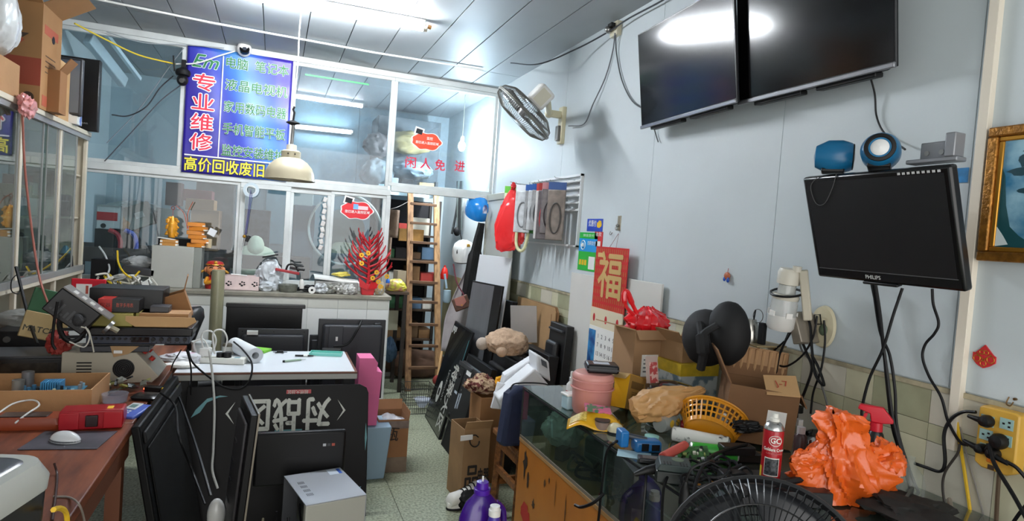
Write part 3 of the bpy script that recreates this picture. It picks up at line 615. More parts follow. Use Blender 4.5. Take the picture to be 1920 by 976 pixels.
# dome camera and pan camera
t = T('dome_camera', 'white dome security camera on the frame above the banner', 'camera', W(458, 92, Y=YP-.09))
MB().lathe([(.062, .035), (.064, .05), (.06, .058)], 28).build('mount_ring', WHITE, t)
MB().ball((0, 0, 0), (.057, .057, .062), 24).build('dome_shell', M('e6e4e0', .3), t)
Q = Matrix.Translation((.005, -.03, -.022)) @ Matrix.Rotation(R_(-25), 4, 'X') @ Matrix.Rotation(PI/2, 4, 'X')
MB().lathe([(.0, .0), (.038, .0), (.038, .026), (.0, .030)], 24, Mx=Q).build('lens_face', GLOSSB, t)
MB().lathe([(.0, .0301), (.017, .0301), (.015, .034), (.0, .036)], 20, Mx=Q).build('lens', M('3c4048', .1), t)
t = T('pan_camera', 'black pan-and-tilt camera with antenna on the post left of the banner', 'camera', W(343, 140, Y=YP-.10))
MB().lathe([(.0, .055), (.02, .055), (.05, .035), (.056, .01), (.05, -.005), (.0, -.01)], 24).build('camera_base', BLACKM, t)
MB().ball((0, -.01, -.045), (.042, .045, .045), 20).build('camera_head', BLACK, t); MB().cyl((0, -.05, -.055), (0, -.062, -.058), .018, n=16).build('lens', GLOSSB, t)
MB().box((0, .03, .085), (.03, .06, .07)).build('wall_mount', BLACKM, t, bev=.003)
MB().cyl((-.06, 0, .02), (-.075, .01, .14), .006, n=8).build('antenna', BLACK, t)
yc = YP-.06
cable('white camera cable running from the dome camera to the pan camera', [W(440, 96, Y=yc-.02), W(410, 105, Y=yc-.03), W(370, 118, Y=yc-.02), W(330, 120, Y=yc)], .006, 'd6d6d4')
cable('yellow network cable strung from the top left corner to the pan camera', [W(140, 44, Y=5.0), W(200, 75, Y=5.3), W(260, 103, Y=5.5), W(328, 120, Y=yc)], .006, 'd2b83a')
cable('thin grey cable sagging under the ceiling across the banner top', [W(200, 60, Y=yc), W(270, 80, Y=yc-.02), W(350, 84, Y=yc-.02), W(420, 90, Y=yc-.02)], .004, '9aa0a4')
cable('dark wire hanging diagonally from the pan camera to the left cabinet', [W(338, 160, Y=yc), W(300, 190, Y=yc), W(240, 255, Y=yc), W(196, 302, Y=yc)], .0045, '4a4d52')
cable('black wire drooping from the pan camera to the black box on the cabinet', [W(325, 142, Y=yc), W(300, 165, Y=yc), W(274, 200, Y=5.6), W(240, 217, Y=5.6), W(210, 215, Y=5.5)], .005, '2a2c30')
cable('faint grey wire crossing the upper left window pane', [W(345, 90, Y=YP-.03), W(320, 122, Y=YP-.03), W(260, 205, Y=YP-.03), W(200, 268, Y=YP-.03)], .003, '808488')
S('ceiling_conduit', 'thin white conduit running along the ceiling in front of the partition', 'conduit', MB().tube([W(150, -8, Z=2.985), W(395, 42, Z=2.985)], .008, 8).tube([W(395, 42, Z=2.985), W(700, 98, Z=2.985), W(905, 131, Z=2.985)], .008, 8), M('d0d0cc', .4))
S('green_tape_strip', 'thin green strip of tape across the top of the glass beside the banner', 'tape', MB().slab([W(572, 138, Y=YP-.006), W(692, 157, Y=YP-.006), W(692, 160, Y=YP-.006), W(572, 141, Y=YP-.006)], (0, -.002, 0)), M('3fae6a', .4))
# ============================================================ BACK ROOM
t = T('wall_lamp_fitting', 'unlit pale blue fluorescent fitting in the back room, upper left', 'lamp', (0, 0, 0))
a, b = W(165, 70, Y=5.95), W(232, 155, Y=6.4); MB().beam(a, b, .06, .10).build('batten', M('b4bec3', .4), t, bev=.008); MB().beam(a+V((.12, 0, .05)), b+V((.12, 0, .05)), .03, .03).build('cover_edge', M('d3dfe4', .4), t)
S('vent_window', 'dark square netted vent in the upper wall of the back room', 'vent', MB().slab([W(268, 72, Y=YB-.01), W(352, 85, Y=YB-.01), W(345, 150, Y=YB-.01), W(262, 138, Y=YB-.01)], (0, -.01, 0)), M('55606a', .8, n=.5, ns=14))
t = T('ceiling_hook', 'metal coat hook on the back room wall left of the vent', 'hook', W(252, 118, Y=YB-.05)); MB().tube(spline([(-.06, 0, 0), (0, -.01, -.01), (.04, -.03, .0), (.045, -.04, .04), (.02, -.03, .07)]), .008, 6).build('hook', DGREY, t)
# pale board dividing the rear room, with seam
t = T('wall_panelling', 'pale blue boards with a dark seam on the rear wall behind the middle windows', 'board', (.0, YB-.03, 1.02))
MB().bx(-.1, .86, 0, .025, .3, 1.96).build('board_sheet', M('abc8d3', .5, n=.05, ns=3), t); MB().bx(.865, 1.6, 0, .025, .3, 1.96).build('board_sheet', M('abc8d3', .5, n=.05, ns=3), t)
q0 = W(552, 236, Y=YB-.12); q1 = W(660, 247, Y=YB-.12)
t = T('rear_tube_light', 'thin lit fluorescent tube on the rear wall, seen through the window beside the banner', 'lamp', q0)
MB().cyl((0, 0, 0), q1-q0, .014, n=12).build('tube', M('f2f8ff', .5, emit=9.0), t); MB().beam((-.02, .045, .0), q1-q0+V((.02, .045, 0)), .03, .05).build('batten', WHITE, t)
for p_ in (V((0, 0, 0)), q1-q0): MB().box(p_+V((0, .02, 0)), (.02, .05, .04)).build('end_cap', WHITE, t)
t = T('upper_shelf', 'pale blue shelf beam across the top of the dark storage rack', 'shelf', (.98, 6.55, 1.94))
MB().bx(0, .62, -.02, .0, 0, .10).build('shelf_beam', M('b9d2dc', .5), t); MB().bx(0, .62, .0, .55, .06, .09).build('shelf_board', M('8fa4ac', .5), t)
def lump(name, label, cat, px, Y, rad, mat, seed=1, amp=.2, **k):
    return S(name, label, cat, crumple(rad, seed, amp, k.pop('fr', 2.5), k.pop('sub', 4), **k), mat, W(*px, Y=Y))
for px, s, m, lb in (((798, 342), (.16, .12, .07), CARD3, 'small tan carton on the shelf beam above the ladder'), ((762, 340), (.12, .12, .09), BLACKM, 'black box on the shelf beam left of the tan carton'), ((738, 338), (.08, .10, .09), M('b9bcc0', .4), 'pale appliance on the shelf beam at its left end'), ((817, 340), (.03, .08, .09), M('3a3a3a', .5), 'dark bottle-shaped box on the shelf beam at its right end')):
    p = W(*px, Y=6.62); S('stored_box', lb, 'box', MB().bx(-s[0]/2, s[0]/2, 0, s[1], 0, s[2]), m, (p.x, 6.56, 2.0305), bev=.004)
for px, rad, m, sd, lb in (((708, 270), (.16, .15, .12), M('7a6f6c', .6), 4, 'brown-grey bag stacked behind the glass near the transom post'), ((765, 268), (.25, .2, .12), M('a39060', .6), 5, 'tan bundle behind the dusty pane left of the lettering'), ((708, 325), (.16, .15, .16), M('8f999d', .5), 6, 'grey round bundle behind the glass above the red cloud sticker'), ((770, 320), (.25, .2, .1), M('76848c', .6), 7, 'grey sack on the shelf behind the red lettering')):
    lump('stored_bundle', lb, 'bundle', px, 6.75, rad, m, sd)
# storage rack behind the ladder
_a = W(703, 330, Y=6.98); _b = W(832, 165, Y=6.98)
S('added_dark_box', 'mottled dark grey box added on the upper shelf to darken the left of the transom', 'cupboard', MB().bx(0, _b.x-_a.x, 0, .5, 0, 2.82-2.0), M('50575b', .7, n=.35, ns=7), (_a.x, 6.98, 2.0), bev=.005)  # added box; its dark grey stands in for the dimness behind the panes
t = T('storage_rack', 'dark storage rack crammed with papers and cartons behind the ladder', 'rack', (.99, 6.62, 0))
for x in (0, .66):
    for y in (0, .42): MB().bx(x, x+.03, y, y+.03, 0, 1.92).build('post', M('2b2622', .6), t)
SHZ = [.08, .42, .74, 1.02, 1.28, 1.54]
for z in SHZ: MB().bx(0, .69, .0, .45, z-.02, z).build('shelf', M('453528', .6), t)
MB().bx(0, .69, .45, .46, 0, 1.92).build('back_sheet', M('17161a', .8), t)
random.seed(11)
cols = [('8d6a44', 'brown carton'), ('d8d6cc', 'white paper stack'), ('6b5238', 'dark brown carton'), ('3b6b45', 'green folder'), ('b8b4a6', 'grey paper bundle'), ('2f2c2c', 'black case'), ('a8372f', 'red box'), ('54708a', 'blue folder')]
wh = ['bottom', 'second', 'third', 'fourth', 'fifth', 'top']
for si, z in enumerate(SHZ):
    x = .04; pos = ['left end', 'left middle', 'right middle', 'right end']; q = 0
    while x < .58 and q < 4:
        c, nm = random.choice(cols); w_ = random.uniform(.12, .2); hh = random.uniform(.06, .19)
        S('stored_box' if 'ca' in nm or 'box' in nm else 'paper_stack', '%s on the %s shelf of the dark rack, %s' % (nm, wh[si], pos[q]), 'box' if 'ca' in nm or 'box' in nm else 'papers', MB().bx(-w_/2, w_/2, -.12, .12, 0, hh), M(c, .7, n=.15, ns=8), (.99+x+w_/2, 6.79, z+.0005), random.uniform(-.12, .12)*0, bev=.003); x += w_+.012; q += 1
S('taped_carton', 'brown carton with yellow tape on the rack behind the third rung', 'box', MB().bx(-.13, .13, -.03, .03, 0, .13), M('a87b3c', .6, n=.35, ns=5), (1.36, 6.585, 1.47))
# ladder
LB = [W(762, 722, Z=.0), W(828, 716, Z=.0)]
a0 = V((1.31, 6.05, 0)); a1 = V((1.67, 6.05, 0)); b0 = V((1.225, 6.50, 2.03)); b1 = V((1.535, 6.50, 2.03))
b0.x = W(770, 347, Y=6.50).x; b1.x = W(818, 352, Y=6.50).x; a0.x = W(765, 722, Y=6.05).x; a1.x = W(822, 722, Y=6.05).x; b0.z = b1.z = W(790, 349, Y=6.50).z
t = T('wooden_ladder', 'worn wooden ladder leaning in the back doorway against the shelf beam', 'ladder', (0, 0, 0))
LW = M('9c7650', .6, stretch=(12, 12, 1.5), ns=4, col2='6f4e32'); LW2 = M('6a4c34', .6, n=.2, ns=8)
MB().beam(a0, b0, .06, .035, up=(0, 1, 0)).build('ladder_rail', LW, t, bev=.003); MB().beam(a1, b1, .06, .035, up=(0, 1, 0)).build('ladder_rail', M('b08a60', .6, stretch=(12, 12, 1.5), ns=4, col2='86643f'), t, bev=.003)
for y in (383, 419, 455, 491, 529, 566, 608, 648, 689):
    k = (W(795, y, Y=6.28).z)/b0.z; k = (W(795, y, Y=6.05+.45*k).z)/b0.z
    MB().beam(a0.lerp(b0, k), a1.lerp(b1, k), .05, .026).build('rung', LW2, t, bev=.002)
# towel on a line, sack, basket
p = W(727, 392, Y=6.1)
S('brown_towel', 'brown towel with pale hem hanging on a line left of the ladder', 'towel', MB().grid(lambda u, v: V((u*.11, .03*math.sin(u*6)+.02*v, -v*.27)), 10, 8).grid(lambda u, v: V((-.01+u*.075, .05+.02*math.sin(u*7), -.2-v*.28)), 8, 8), M('6e5a4a', .9, n=.15, ns=30), p, solid=.012)
cable('thin clothes line tied between the partition post and the ladder', [W(718, 395, Y=6.08), W(745, 388, Y=6.15), W(765, 378, Y=6.3)], .003, '55504a')
p = W(785, 715, Z=0)
S('brown_sack', 'large brown sack slumped on the floor behind the ladder foot', 'sack', crumple((.33, .12, .17), 8, .22, 2, flat=-.13), M('5a4234', .9, n=.2, ns=12), V((p.x-.02, p.y+.2, .135)))
S('white_carton', 'small white carton with red stripe on the floor left of the sack', 'box', MB().bx(-.09, .09, -.06, .06, 0, .12), M('cfcdc8', .6), W(738, 706, Z=0)+V((0, .08, 0)), bev=.003)
p = W(757, 772, Z=0); q = W(815, 775, Z=0)
t = T('wire_basket', 'black wire mesh basket on the floor in front of the ladder', 'basket', V((p.x, q.y, 0))); ww = q.x-p.x; hh = .22; dd = .28; mb = MB()
for i in range(15):
    x = ww*i/14; mb.cyl((x, 0, 0), (x, 0, hh), .0018, n=4).cyl((x, dd, 0), (x, dd, hh), .0018, n=4)
for i in range(11):
    y = dd*i/10; mb.cyl((0, y, 0), (0, y, hh), .0018, n=4).cyl((ww, y, 0), (ww, y, hh), .0018, n=4)
for z in (.003, .05, .1, .15, hh): mb.tube([(0, 0, z), (ww, 0, z), (ww, dd, z), (0, dd, z)], .0028, 4, True)
o = mb.build('wire_mesh', M('1c1c1e', .4), t); o['kind'] = 'stuff'
t2 = T('plastic_bowl', 'clear plastic bowl lying in the wire basket', 'bowl', V((p.x+ww*.65, q.y+.12, .03))); MB().lathe([(.03, 0), (.075, .07), (.078, .075), (.07, .07), (.028, .004)], 24).build('bowl_body', film_mat('clear_plastic_bowl', 'cfd6e6', .5), t2)
# things under the counter end
for px, s, m, lb, nm in (((735, 600), (.12, .1, .02), M('a9a590', .7), 'pale card propped in the dark gap right of the counter', 'paper_card'), ((732, 655), (.1, .1, .2), M('3b556e', .7), 'blue cloth bundle in the gap right of the counter', 'cloth_bundle')):
    p = W(*px, Y=6.3); S(nm, lb, 'card' if 'card' in nm else 'bundle', MB().bx(-s[0]/2, s[0]/2, 0, s[2]*.3, -s[1], s[1]) if 'card' in nm else crumple((.07, .06, .12), 3, .25), m, p)
t = T('side_table', 'dark wooden table in the back room right of the counter', 'table', (1.0, 6.0, 0))
MB().bx(0, .26, 0, .45, .96, .985).build('table_top', M('4a3a2c', .6), t)
for x in (.01, .21):
    for y in (.01, .41): MB().bx(x, x+.035, y, y+.035, 0, .96).build('leg', M('2c241e', .6), t)
for px, rad, m, sd, lb in (((722, 508), (.05, .05, .045), M('b8b2a6', .6), 1, 'white papers and red box heap beside the coral tree'),): pass
t = S('candy_bag', 'clear bag of bright yellow, green and pink sweets beside the ladder', 'bag', crumple((.10, .06, .07), 12, .2, 3, 4, flat=-.05), M('d6d24a', .3, ns=16, col2='b85a74', coat=.5, lo=.3, hi=.55), V((W(742, 535, Y=6.08).x, 6.08, 1.036)))
S('blue_cap_bottle', 'tiny bright blue bottle cap poking from the sweets bag', 'cap', MB().lathe([(.0, 0), (.02, 0), (.02, .02), (.012, .035), (0, .036)], 16), M('2c6fd0', .4), W(727, 530, Y=6.0))
carton('small_carton', 'small open cream carton beside the ladder on the dark table', (W(752, 520, Y=6.2).x, 6.28, .9855), (.09, .12, .19), .2, M('a99b84', .7))
S('magazine_pile', 'pile of magazines with pink and white edges beside the coral tree', 'papers', MB().bx(-.1, .02, -.06, .06, 0, .03).bx(-.09, .01, -.05, .07, .03, .045).bx(-.1, .0, -.06, .05, .045, .07), M('c9b7b9', .6, n=.3, ns=20), (1.11, 6.32, .9855))
# right side of the doorway: helmets, bundle, apron, purse, broom
def hang(px, X=XR-.06): return W(*px, X=X)
p = hang((896, 392), 1.83)
t = T('blue_helmet', 'glossy bright blue helmet hanging inside the back doorway', 'helmet', p)
MB().lathe([(.13, -.06), (.135, -.02), (.128, .05), (.10, .10), (.05, .128), (.0, .133)], 28, sx=.85, sy=1.0).build('helmet_shell', M('1d86d8', .2, coat=.6), t, solid=.004)
MB().lathe([(.11, -.075), (.12, -.06), (.10, -.06), (.04, -.05)], 24, sx=.85).build('helmet_lining', BLACKM, t); t.rotation_euler = (.5, -.35, .4)
p = hang((870, 474), 1.80)
t = T('white_helmet', 'shiny white helmet with dark vents hanging below the blue one', 'helmet', p)
MB().lathe([(.13, -.07), (.138, -.02), (.128, .05), (.10, .10), (.05, .128), (.0, .133)], 28, sx=.85).build('helmet_shell', M('dcdedd', .2, coat=.6), t, solid=.004)
for a in (-2.5, -.9): MB().ball((.10*math.cos(a), .118*math.sin(a), .03), (.018, .012, .035), 12).build('vent', BLACK, t)
MB().poly([(.0, .085), (.04, .085), (.03, .11), (.01, .11)], -.115, -.09).build('decal', M('b0882e', .4), t)
MB().lathe([(.115, -.085), (.12, -.07), (.10, -.07)], 24, sx=.85).build('helmet_rim', BLACKM, t); t.rotation_euler = (.15, -.2, 0)
random.seed(5)
t = T('tripod_bundle', 'bundle of black tripods and straps hanging on the wall behind the helmets', 'bundle', hang((872, 340), 1.88))
for i in range(6):
    dx = -.03-.02*(i % 3); dy = .03*(i//2)-.02; MB().tube(spline([(dx, dy, 0), (dx+random.uniform(-.02, .02), dy+.01, -.25), (dx+random.uniform(-.03, .03), dy, -.52-.05*(i % 2))]), .009+.004*(i % 2), 6).build('tripod_leg', M('1d1f1f', .4) if i % 2 else M('6b7470', .4, .5), t)
MB().ball((-.05, 0, -.54), (.04, .03, .05), 12).build('tripod_head', BLACKM, t)
cable('black cord dangling left of the tripod bundle', [hang((864, 340)), hang((862, 372)), hang((866, 390)), hang((860, 420)), hang((866, 450))], .005, '1c1e20')
p = hang((905, 430), 1.86)
t = T('black_umbrella_bundle', 'long black folded umbrellas hanging down inside the doorway', 'umbrella', p)
for i in range(4): MB().tube(spline([(-.02*i, -.03*i, 0.06), (-.03*i-.02, -.02*i, -.25), (-.05-.03*i, 0, -.62-.04*i)]), [.018]*8+[.035]*8+[.02], 8).build('folded_canopy', M('141416', .6, n=.3, ns=12), t)
S('white_bottle_tag', 'small white and purple bottle hooked under the blue helmet', 'bottle', MB().lathe([(0, 0), (.02, 0), (.022, .05), (.014, .065), (.014, .075), (0, .075)], 16), M('cfd0dc', .4, ns=20, col2='2b2f6b'), hang((909, 400), 1.80))
p = hang((868, 560), 1.72)
S('grey_apron', 'pale grey-pink apron hanging from the wall beside the ladder', 'cloth', MB().grid(lambda u, v: V(((u-.5)*(.10+.22*min(1, v*1.6))-.02*v+.10*(1-v)**2, .035*math.sin(u*9+v*2), .36-.86*v)), 18, 18), M('a39c9c', .9, n=.1, ns=10), p, .2, solid=.006)
p = W(862, 560, X=1.62)
t = T('brown_purse', 'small brown leather purse with pink flap hanging on the apron', 'bag', p, -.3, tilt=(0, R_(-25)))
MB().box((0, 0, -.04), (.15, .06, .12)).build('purse_body', M('5a3a2a', .5, n=.3, ns=40), t, bev=.012); MB().poly([(-.045, .02), (.045, .02), (.05, -.04), (.0, -.07), (-.05, -.04)], -.04, -.032).build('flap', M('a5685c', .5), t); MB().cyl((0, -.045, -.055), (0, -.038, -.055), .007, n=12).build('clasp', GOLD, t)
MB().tube(spline([(.05, 0, .02), (.03, .0, .15), (.06, .01, .32)]), .007, 6).build('strap', M('6e3440', .6), t)
p = W(823, 700, Y=6.0)
t = T('broom_handle', 'pale wooden broom handle leaning right of the ladder', 'broom', (0, 0, 0)); MB().cyl(W(821, 705, Y=5.9), W(839, 590, Y=6.2), .014, n=10).build('handle', M('c99f6a', .5), t)
MB().ball(W(820, 712, Y=5.88), (.05, .04, .05), 12).build('broom_head', M('8a2f2a', .8), t)
S('red_bottle', 'small glossy red bottle behind the right ladder rail', 'bottle', MB().lathe([(0, 0), (.04, 0), (.045, .05), (.03, .11), (.012, .13), (.012, .15), (0, .15)], 16), M('d0261c', .25, coat=.4), (W(834, 515, Y=6.6).x, 6.62, W(834, 523, Y=6.6).z))
S('blue_scoop', 'pale blue plastic scoop hanging under the red bottle', 'scoop', MB().tube([(0, 0, .15), (.03, 0, 0)], .012, 8).lathe([(.0, -.02), (.04, -.02), (.045, -.13), (.03, -.15), (0, -.15)], 14, c=(.04, 0, 0)), M('9db6c4', .4), W(832, 540, Y=6.3))
S('wall_dado', 'yellowish lower wall band visible behind the white helmet', 'band', MB().bx(-.004, 0, 0, 1.2, 0, .95), M('a89a6a', .7, n=.2, ns=6), (XR, 6.1, .15))
# ---- seen through the left windows
YG = YP+.12
def gbox(name, label, cat, p0, p1, mat, Y=6.1, d=.2, rz=0, bev=.004, **k):
    a = W(p0[0], p1[1], Y=Y); b = W(p1[0], p0[1], Y=Y); return S(name, label, cat, MB().bx(0, b.x-a.x, 0, d, 0, b.z-a.z), mat, a, rz, bev=bev, **k)
# low bench the back room things rest on
bz = W(330, 470, Y=6.0).z
S('back_bench', 'long dark workbench in the back room behind the left windows', 'bench', MB().bx(0, 1.95, 0, .7, bz-.12, bz).bx(0, .05, 0, .7, 0, bz-.12).bx(1.9, 1.95, 0, .7, 0, bz-.12), M('4b3d38', .7, n=.2, ns=5), (XL+.02, 5.95, 0))
gbox('brown_carton', 'wide flat brown carton on the back bench behind the stacked orange boxes', 'box', (352, 395), (412, 468), CARD2, 6.1, .3)
gbox('brown_carton', 'upper brown carton under the red one behind the left window', 'box', (347, 375), (402, 395), CARD, 6.12, .3)
gbox('red_carton', 'dusty red carton with a yellow line stacked behind the left window', 'box', (343, 358), (398, 375), M('7d3a40', .7, n=.15, ns=8), 6.14, .25)
t = T('clear_crate', 'smoky clear plastic crate behind the golden ornament', 'crate', W(292, 468, Y=6.05)); MB().bx(0, .25, 0, .25, 0, .36).build('crate_body', M('7f7a76', .35, n=.15, ns=4), t, bev=.006)
gbox('wall_speaker', 'dark maroon wooden speaker box on top of the smoky crate', 'speaker', (309, 343), (341, 384), M('3c1820', .5), 6.05, .16)
t = T('tilted_case', 'grey tilted case with a white label in the back room', 'case', W(268, 425, Y=6.2), tilt=(0, R_(-25))); MB().bx(-.1, .1, 0, .15, 0, .2).build('case_body', M('8f9089', .6), t, bev=.004); MB().bx(-.02, .05, -.002, 0, .08, .13).build('label', WHITE, t)
S('round_basket', 'round tan woven basket standing behind the blue case', 'basket', MB().lathe([(.0, 0), (.09, .0), (.11, .1), (.08, .2), (0, .21)], 20), M('a87850', .7, n=.3, ns=30), (W(236, 425, Y=6.25).x, 6.3, bz+.001+.1))
lump('grey_bundle', 'crumpled clear plastic bundle behind the tilted case', 'bundle', (250, 400), 6.45, (.26, .1, .12), M('97a09f', .4, n=.2, ns=9), 9)
t = T('white_carton', 'white carton with red panel and a round hole at the far left', 'box', W(180, 432, Y=6.1)); MB().bx(0, .17, 0, .2, 0, .22).build('carton_body', M('c9c8c4', .6), t, bev=.003); MB().bx(0, .15, -.002, 0, .09, .16).build('red_panel', RED, t); MB().cyl((.05, -.003, .045), (.05, .0, .045), .02).build('handle_hole', DGREY, t)
for px, c, lb in (((202, 475), 'b0202c', 'black case with rounded red side behind the left window'), ((232, 475), '2a46a8', 'black case with rounded blue side behind the left window')):
    o = T('storage_case', lb, 'case', W(*px, Y=5.98)); MB().poly([(-.1, 0), (.09, 0), (.09, .12), (.07, .17), (.03, .195), (-.1, .2)], .01, .16).build('case_body', BLACKM, o); MB().tube(spline([(.085, 0, 0), (.085, 0, .1), (.06, 0, .165), (.0, 0, .195)]), .018, 8).build('coloured_side', M(c, .4), o)
S('cushion', 'large off-white plush cushion behind the window with the hanging keys', 'cushion', crumple((.20, .1, .16), 15, .12, 1.5).add([], []), M('c4c4ac', .9), W(478, 495, Y=6.05))
S('cushion_ear', 'rounded off-white plush ear above the cushion', 'cushion', crumple((.07, .06, .09), 16, .08, 1.5), M('c4c4ac', .9), W(480, 460, Y=6.0))
# big round drum fan
c = W(648, 430, Y=6.15)
t = T('drum_fan', 'big round floor fan with a pale ring behind the right window', 'fan', c)
MB().tube([(.335*math.cos(2*PI*j/64), 0, .335*math.sin(2*PI*j/64)) for j in range(64)], .012, 8, True).build('outer_ring', M('c9cac6', .35), t)
MB().lathe([(.333, .0), (.333, .16), (.325, .16), (.325, 0)], 48, Mx=Matrix.Rotation(-PI/2, 4, 'X'), cap=False).build('drum', M('8a8c88', .4), t)
MB().lathe([(.0, .10), (.05, .10), (.20, .15), (.19, .16), (0, .16)], 40, c=(.0, -.0, 0), Mx=Matrix.Rotation(-PI/2, 4, 'X')).build('backing_disc', M('7f817c', .5), t)
MB().lathe([(.16, -.01), (.15, .05), (.08, .09), (.02, .10), (.0, .10)], 32, c=(0, .06, -.22), sy=.5).build('lamp_dome', M('aeb09a', .35), t)
gbox('white_cabinet', 'pale cabinet with a dark screen in the back room behind the middle window', 'cabinet', (545, 385), (592, 505), M('5d6470', .5), 6.2, .3)
gbox('white_box', 'white box top edge lit behind the middle window', 'box', (548, 362), (588, 384), M('b7bbb8', .6), 6.2, .2)
for px, sz, m, lb in (((460, 400), (.22, .5), '454a58', 'dark blue shelving seen through the second window'),): pass
gbox('dark_shelving', 'dark shelving unit seen through the window with the hanging lanyard', 'shelving', (455, 395), (508, 470), M('3a404c', .7, n=.4, ns=16), 6.6, .3)
gbox('dark_cupboard', 'dark dusty cupboard seen beyond the red and brown cartons', 'cupboard', (345, 345), (440, 780), M('56585a', .8, n=.3, ns=5), 6.9, .3)
# ============================================================ LEANING SCREENS BY THE DOOR
def lean(name, label, cat, bl, br, tl, th=.03, mat=None, face=None, rim=.0, **k):
    Mx, wd, h = frame(bl, br, tl); o = T(name, label, cat, Mx=Mx, **k); MB().bx(0, wd, 0, th, 0, h).build('casing', mat or BLACKM, o, bev=.004); return o, wd, h
bl, br = W(796, 780, Z=0), W(822, 824, Z=0); tl = W(853, 600, Y=bl.y)
o, wd, h = lean('leaning_screen', 'black screen with peeling white printed lettering leaning nearest the ladder', 'screen', bl, br, tl, .02)
MB().bx(.01, wd-.01, -.0015, 0, .01, h-.01).build('screen', M('0a0a0c', .18, coat=.3), o)
for i, zz in enumerate((.30, .38)): MB().poly([(wd*.34+.05*math.cos(2*PI*j/24), zz-.02+.09*math.sin(2*PI*j/24)) for j in range(24)], -.003, -.0015).build('round_print', M('bdbdb8', .5), o) if i == 0 else MB().bx(wd*.30, wd*.38, -.004, -.003, .25, .31).build('round_print_hole', BLACK, o)
QF = Matrix.Rotation(PI/2, 4, 'Y')
text('特殊大区', .17, M('b8b8b0', .5), o, wd*.80, -.003, h*.36, wd=.52, face=QF, bold=.04)
text('LEGENDARY', .05, M('8c8c88', .5), o, wd*.55, -.003, h*.42, wd=.26, face=QF, bold=.03)
for i in range(4): MB().bx(.03+.035*i, .045+.035*i, -.003, -.0015, h-.10+.02*(i % 2), h-.04).build('barcode_print', M('c8c8c4', .5), o)
MB().bx(wd-.02, wd-.012, -.003, -.0015, h*.7, h*.92).build('teal_edge', M('4a8d92', .4), o)
bl, br = W(826, 832, Z=0), W(865, 883, Z=0); tl = W(868, 662, Y=bl.y); tl.x += .04
o, wd, h = lean('television', 'large black television standing on end with its back and ports showing', 'television', bl, br, tl, .045)
MB().bx(.04, wd-.07, -.05, 0, .22, h-.05).build('rear_bulge', M('0c0c0e', .5), o, bev=.02)
MB().bx(.10, .18, -.056, -.049, h*.62, h*.86).build('recess', BLACK, o, bev=.003)
MB().bx(.02, wd*.6, -.055, -.045, h-.09, h-.06).build('rib', M('25262a', .4), o, bev=.004)
for i in range(6): MB().bx(.24, .245, -.058, -.052, .35+.04*i, .36+.04*i).build('screw_dot', STEEL, o)
for a, b, c, d_, m in ((.10, .16, .42, .50, 'b9c6d2'), (.20, .22, .33, .44, 'aab4be'), (.24, .26, .34, .45, 'aab4be')): MB().bx(a, b, -.0525, -.050, c, d_).build('paper_label', M(m, .5), o)
MB().bx(wd*.42, wd*.60, -.053, -.049, h-.12, h-.085).build('white_label', WHITE, o)
MB().ball((wd*.25, -.05, .26), (.02, .012, .02), 12).ball((wd*.22, -.05, .55), (.025, .015, .02), 12).build('stand_socket', BLACK, o)
MB().bx(.012, .03, -.003, 0, .02, h-.02).build('edge_ridge', M('25262a', .4), o)
def quadlean(name, label, cat, ptl, ptr, Yf, Yn, zb, slope, th, mat, **k):
    tl = W(*ptl, Y=Yf); tr = W(*ptr, Y=Yn); bl = V((tl.x-slope, tl.y, zb)); br = V((tr.x-slope, tr.y, zb)); Mx, wd, h = frame(bl, br, tl)
    o = T(name, label, cat, Mx=Mx); MB().bx(0, wd, 0, th, 0, h).build('casing', mat, o, bev=.003); return o, wd, h
o, wd, h = quadlean('leaning_screen', 'tall grey screen with a black border leaning below the white panel', 'screen', (890, 526), (946, 543), 4.85, 4.42, 0, .13, .02, BLACK)
MB().bx(0.005, wd-.11, -.0015, 0, .02, h-.012).build('screen', M('5d5f62', .3, n=.15, ns=2, stretch=(6, 1, 1)), o)
o, wd, h = quadlean('white_sheet', 'glossy white sheet panel leaning against the door behind the grey screen', 'panel', (905, 477), (966, 482), 4.98, 4.55, 0, .16, .012, M('cfd3d6', .35))
o, wd, h = quadlean('black_casing', 'black flat casing standing right of the white panel edge', 'casing', (940, 560), (962, 566), 4.75, 4.55, 0, .08, .05, BLACKM)
def blackbox(label, cx, y0, y1, w_, h, mat, tilt=0.12, name='television', th=.08):
    o = T(name, label, 'television', (cx, y1, 0), RW, tilt=(0, 0)); o.rotation_euler = Euler((0, 0, RW)); o.matrix_world = Matrix.Translation((cx, y1, 0)) @ Matrix.Rotation(RW, 4, 'Z') @ Matrix.Rotation(-tilt, 4, 'X')
    MB().bx(0, y1-y0, 0, th, 0, h).build('casing', mat, o, bev=.006); MB().bx(.05, y1-y0-.05, -.05, 0, .1, h-.12).build('rear_bulge', M('1a1a1d', .5), o, bev=.02)
    MB().bx(.02, y1-y0-.02, -.02, 0, h-.05, h-.035).build('rib', M('2e2f33', .4), o, bev=.003); return o
blackbox('wide black television back under the beige plush toy', 1.50, 3.86, 4.38, .5, .80, M('121215', .5))
blackbox('black television back between the plush toy and the cardboard sheet', 1.68, 3.74, 4.20, .5, .83, M('0e0e10', .5), .08)
blackbox('narrow black casing nearest the flattened cardboard sheet', 1.80, 3.72, 3.98, .5, 1.03, M('121214', .5), .05, th=.06)
t = W(1047, 578, X=1.90); q = W(975, 558, X=1.90)
o = T('flattened_carton', 'tall flattened cardboard sheet standing against the tiled wall', 'cardboard', (1.885, q.y, 0), RW)
MB().poly([(0, 0), (q.y-t.y, 0), (q.y-t.y, t.z-.03), (q.y-t.y-.03, t.z), (0, t.z+.0)], -.004, .004).build('front_sheet', M('a8855c', .8, n=.12, ns=4), o)
